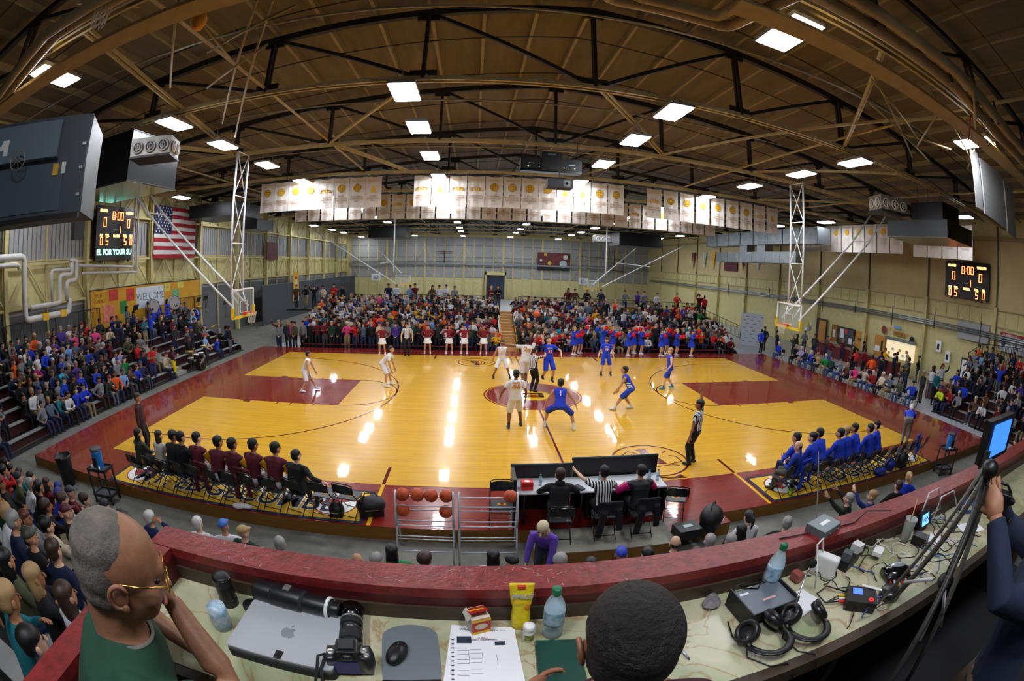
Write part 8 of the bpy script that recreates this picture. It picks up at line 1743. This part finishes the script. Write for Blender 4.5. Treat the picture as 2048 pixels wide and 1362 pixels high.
for (pts, r, c, lab) in (([(-1.35, -15.8, DZ + .01), (-1.3, -15.76, DZ + .05), (-1.2, -15.78, DZ + .07), (-1.25, -15.83, DZ + .07), (-1.33, -15.8, DZ + .07), (-1.22, -15.81, DZ + .08), (-1.15, -15.78, DZ + .03)], .003, cabm[0], 'black coiled lead lying on the electronic box'), ([(-.05, -15.76, DZ + .05), (.0, -15.74, DZ + .2), (.08, -15.76, DZ + .22), (.12, -15.8, DZ + .1)], .005, cabm[3], 'thick white cable arching over the little lit monitor'), ([(.1, -15.78, DZ + .01), (.16, -15.76, DZ + .15), (.28, -15.78, DZ + .17), (.36, -15.85, DZ + .02)], .005, cabm[3], 'thick white cable arching right of the little lit monitor'), ([(-1.4, -15.9, DZ + .004), (-1.42, -15.98, DZ + .004), (-1.38, -16.08, DZ + .004)], .003, cabm[0], 'black lead running down the desk left of the headphones'), ([(-1.05, -15.64, LZ + .004), (-.6, -15.68, LZ + .004), (-.45, -15.63, LZ + .01), (-.35, -15.72, LZ + .03)], .003, cabm[0], 'black antenna lead lying along the maroon ledge')):
    tag(MB().mat(0, True).tube(pts, r, 6).build('cable', c), lab, 'cable')
# coils of blue cable
t = thing('cable_coil', 'coil of blue cable by the ledge near the tripod head', 'cable', (.55, -15.82, DZ + .01))
for k in range(4): MB().mat(0, True).tube([((.09 + .006 * k) * math.cos(a), (.06 + .004 * k) * math.sin(a), .008 * k) for a in [2 * PI * i / 24 for i in range(24)]], .004, 6, closed=True).build('loop', cabm[4], t)
# tripod with camera and field monitor
tri = M('tripod_grey', (120, 116, 108), .35, metal=.6); trid = M('tripod_dark', (40, 38, 36), .45, metal=.3)
t = thing('tripod', 'grey metal camera tripod standing over the right end of the desk', 'tripod', (0, 0, 0)); A = V((-.84, -16.40, 4.36))
for (a, b, r, m_) in ((A, (-.68, -16.13, 3.66), .012, tri), (A + V((.02, .02, 0)), (-1.35, -16.62, 3.5), .011, trid), (A, (-.2, -16.35, 2.62), .012, tri), (A + V((0, 0, -.05)), (-.84, -16.40, 3.95), .016, trid), ((-.90, -16.36, 3.98), (-.70, -16.16, 3.78), .007, steelW), ((-.84, -16.40, 3.97), (-1.1, -16.52, 3.92), .007, trid), ((-.84, -16.40, 3.97), (-.5, -16.38, 3.6), .007, steelW), (A + V((-.02, .02, 0)), (-.74, -16.10, 3.66), .008, tri)): MB().mat(0, True).tube([a, b], r, 10).build('leg', m_, t)
for q in (A, (-.84, -16.40, 3.97)): MB().mat(0, True).ell(q, (.035, .035, .03), None, 12, 8).build('hub', blackp, t)
t = thing('video_camera', 'black video camera body on the tripod at the right edge', 'camera', (-.62, -16.40, 4.20), .3); t.scale = (.5,) * 3; merge([remesh(MB().box(-.05, -.12, -.02, .05, .14, .09).ell((0, .18, .03), (.045, .07, .045)).ell((-.02, -.12, .05), (.03, .05, .03)), .01, 3, .7)]).build('body', blackp, t); MB().mat(0, True).tube([(0, -.1, .1), (0, -.05, .14), (0, .08, .14), (0, .12, .1)], .012, 8).build('handle', blackp, t); MB().mat(0, True).lathe([(.04, 0), (.048, .07), (.042, .07)], (0, .2, .03), 20, Matrix.Rotation(-PI / 2, 3, 'X')).build('lens_hood', lensk, t)
t = thing('field_monitor', 'black framed field monitor with a plain blue screen mounted on the tripod at the right edge', 'screen', (-.545, -16.30, 4.385), .02)
MB().box(-.155, 0, -.075, .155, .03, .075).build('frame', blackp, t); MB().box(-.105, -.004, -.056, .11, 0, .058).build('screen', M('screen_blue', (60, 130, 255), .3, emit=1.3), t); MB().bar((0, .02, -.07), (-.12, .0, -.14), .02).build('arm', darkm, t); MB().box(-.155, -.02, -.085, -.13, .01, -.02).build('bracket', darkm, t)

# ================================================================== foreground people
def hires_person(label, loc, rotz, skin, topm_, hairm, spec, voxel=.0085, hair_parts=None, trousers=(30, 32, 40), sleeve=False):
    F = figure(**spec); t = thing('person', label, 'person', loc, rotz); s = F['s']; hc, Rh = F['hc'], F['Rh']; Q = lambda c: V(hc) + Rh @ (V(c) * s)
    b = F['body']
    b.ell(Q((0, .02, -.07)), (.058 * s, .062 * s, .05 * s), Rh, 14, 8)                    # jaw
    b.ell(Q((0, .085, .02)), (.04 * s, .02 * s, .018 * s), Rh, 12, 6)                      # brow
    for sx in (-1, 1): b.ell(Q((sx * .045, .062, -.03)), (.026 * s, .024 * s, .026 * s), Rh, 10, 6)
    b.tube([Q((0, .088, .01)), Q((0, .105, -.022)), Q((0, .108, -.034))], [.010 * s, .014 * s, .017 * s], 10)
    b.tube([Q((0, -.045, -.06)), F['nb'] - F['cy'] * .02 * s], [.05 * s, .062 * s], 12)
    body = remesh(b, voxel, 3, .6)
    ears = MB()
    for sx in (-1, 1):
        ears.mat(0, True).tube([Q((sx * (.084 + .010 * math.sin(a) * .6 + .006), -.012 - .020 * math.cos(a), -.008 + .030 * math.sin(a))) for a in [-2.0 + 4.6 * k / 14 for k in range(15)]], .0052 * s, 8)
        ears.ell(Q((sx * .083, -.008, -.010)), (.006 * s, .018 * s, .028 * s), Rh, 10, 8); ears.ell(Q((sx * .086, .0, -.036)), (.006 * s, .009 * s, .010 * s), Rh, 8, 6)
    bo = merge([body, F['fing'], ears, F['lips']], [0, 0, 0, 1]).build('body', [skin, LIP], t)
    for i in (0, 1): e = MB().mat(0, True).ell(Q(((-1, 1)[i] * .032, .078, .002)), (.013 * s, .012 * s, .008 * s), Rh, 10, 6); e.build('eye', EYE, bo)
    remesh(F['top'], voxel * 1.1, 5, .6).build('shirt', topm_, t)
    remesh(F['bottom'], .015, 3, .6).build('trousers', M('cloth_fg_%02x%02x%02x' % trousers, trousers, .85), t)
    for i in (0, 1): remesh(shoe_mb(F['an'][i], Matrix.Identity(3), s), .015, 2, .6).build('shoe', blackp, t)
    if hair_parts:
        h = MB()
        for c, r, z0 in hair_parts: h.ell(Q(c), tuple(v * s for v in r), Rh, 24, 16, z0)
        remesh(h, .006, 3, .7).build('hair', hairm, t)
    F['root'] = t; F['Q'] = Q; return F
skin_o = M('skin_weathered', (150, 104, 76), .5, vary=.18, scale=24, bump=.12)
stub = M('grey_stubble', (104, 96, 88), .7, vary=.45, scale=26, bump=.5); crop = M('black_crop', (22, 18, 17), .6, vary=.5, scale=60, bump=1.0)
greens = M('dark_green_shirt', (18, 62, 44), .85, vary=.25, scale=7, bump=.3)
F = hires_person('balding man in a dark green shirt and gold glasses resting chin on fist at the left end of the desk', (-3.21, -16.56, 3.5), -.9, skin_o, greens, stub,
    dict(sit(hands=[(-.3, .34, .2), (-.08, .37, .58)], elbow=[(-1, -.3, -.5), (.5, .6, -.9)], lean=.46, head=(.1, -.3), wide=1.12, belly=.03), top='tee', hair=None, h=1.82, handdir=[None, (-.25, -.25, .35)], curl=1.25, palms=[None, (-.3, -.9, 0)]),
    hair_parts=[((0, -.034, .012), (.0800, .078, .088), -1), ((0, -.026, .05), (.0785, .086, .079), -1), ((.0, -.04, -.04), (.073, .062, .05), -1)])
s = F['s']; Q = F['Q']; gold = M('gold_wire', (206, 164, 84), .25, metal=.9)
g = MB().mat(0, True)
for sx in (-1, 1):
    g.tube([Q((sx * .083, -.012, .018)), Q((sx * .082, .04, .014)), Q((sx * .070, .100, .012))], .0022 * s, 6); g.tube([Q((sx * .036 + .027 * math.cos(a), .104, .004 + .021 * math.sin(a))) for a in [2 * PI * k / 20 for k in range(20)]], .0016 * s, 6, closed=True)
g.tube([Q((-.01, .106, .01)), Q((0, .110, .013)), Q((.01, .106, .01))], .0018 * s, 6)
g.build('glasses', gold, F['root']); MB().mat(0, True).tube([F['nb'] + F['cx'] * .066 * math.cos(a) * s + F['cy'] * .062 * math.sin(a) * s + F['sp'] * (.015 + .012 * math.sin(a)) for a in [2 * PI * k / 28 for k in range(28)]], .0045, 6, closed=True).build('neck_chain', M('chain_silver', (190, 186, 176), .4, metal=.6, bump=.8, scale=300), F['root'])
F = hires_person('person with short black hair in a maroon shirt seen from behind, sitting at the middle of the desk', (-1.99, -16.42, 3.36), -.06, M('skin_brown_fg', (150, 98, 70), .5, vary=.1, scale=20), M('maroon_shirt_fg', (62, 18, 34), .85, vary=.2, scale=8, bump=.3), crop,
    dict(sit(hands=[(-.16, .34, .29), (.2, .36, .29)], lean=.14, head=(.0, .05), wide=1.0), top='tee', hair=None, h=1.8), hair_parts=[((0, -.016, .048), (.0880, .104, .085), -.6), ((0, -.035, .0), (.0850, .078, .085), -1), ((0, -.048, -.045), (.066, .052, .05), -1)])
F = hires_person('camera operator in a navy jacket reaching up to the tripod at the right edge', (-.42, -16.78, 2.62), .35, M('skin_operator', (170, 118, 88), .5), M('navy_jacket_fg', (22, 34, 60), .85, vary=.25, scale=8, bump=.3), M('op_hair', (30, 24, 22), .7),
    dict(hands=[(-.28, .42, 1.62), (.2, .4, 1.5)], elbow=[(-1, -.2, -.6), (1, -.2, -.6)], lean=.15, top='long', hair=None, h=1.82, curl=.9, wide=1.1), trousers=(120, 102, 78), hair_parts=[((0, -.016, .048), (.0870, .103, .084), -.5)])
for k, (x, y, z, nm) in enumerate(((-2.98, -16.84, 2.75, 'left'), (-1.99, -16.62, 2.62, 'middle'))):
    t = thing('chair', 'dark chair under the seated person at the %s of the press desk' % nm, 'chair', (x - (.25 if k == 0 else 0), y + (.28 if k == 0 else .16), z), -.9 if k == 0 else 0); MB().box(-.2, -.2, .66, .2, .2, .70).build('seat', blackp, t)
    for sx in (-.18, .18):
        for sy in (-.18, .18): MB().tube([(sx, sy, 0), (sx, sy, .67)], .012, 6).build('leg', darkm, t)
tag(MB().mat(0, True).lathe([(.034, 0), (.036, .03), (.036, .075), (.034, .10)], n=20).build('drink_can', M('can_print', (60, 150, 180), .3, vary=.7, scale=30, col2=(220, 220, 226)), None, (-3.12, -15.93, DZ)), 'pale blue drink can half hidden by the chin of the man in green', 'can')
for o in COL.objects:
    l_ = o.get('label')
    if l_ and len(l_.replace('-', ' ').split()) > 16:
        w_ = [q for q in l_.split() if q not in ('the', 'a', 'an')]
        o['label'] = ' '.join(w_[:16])
bpy.data.scenes.remove(TS)
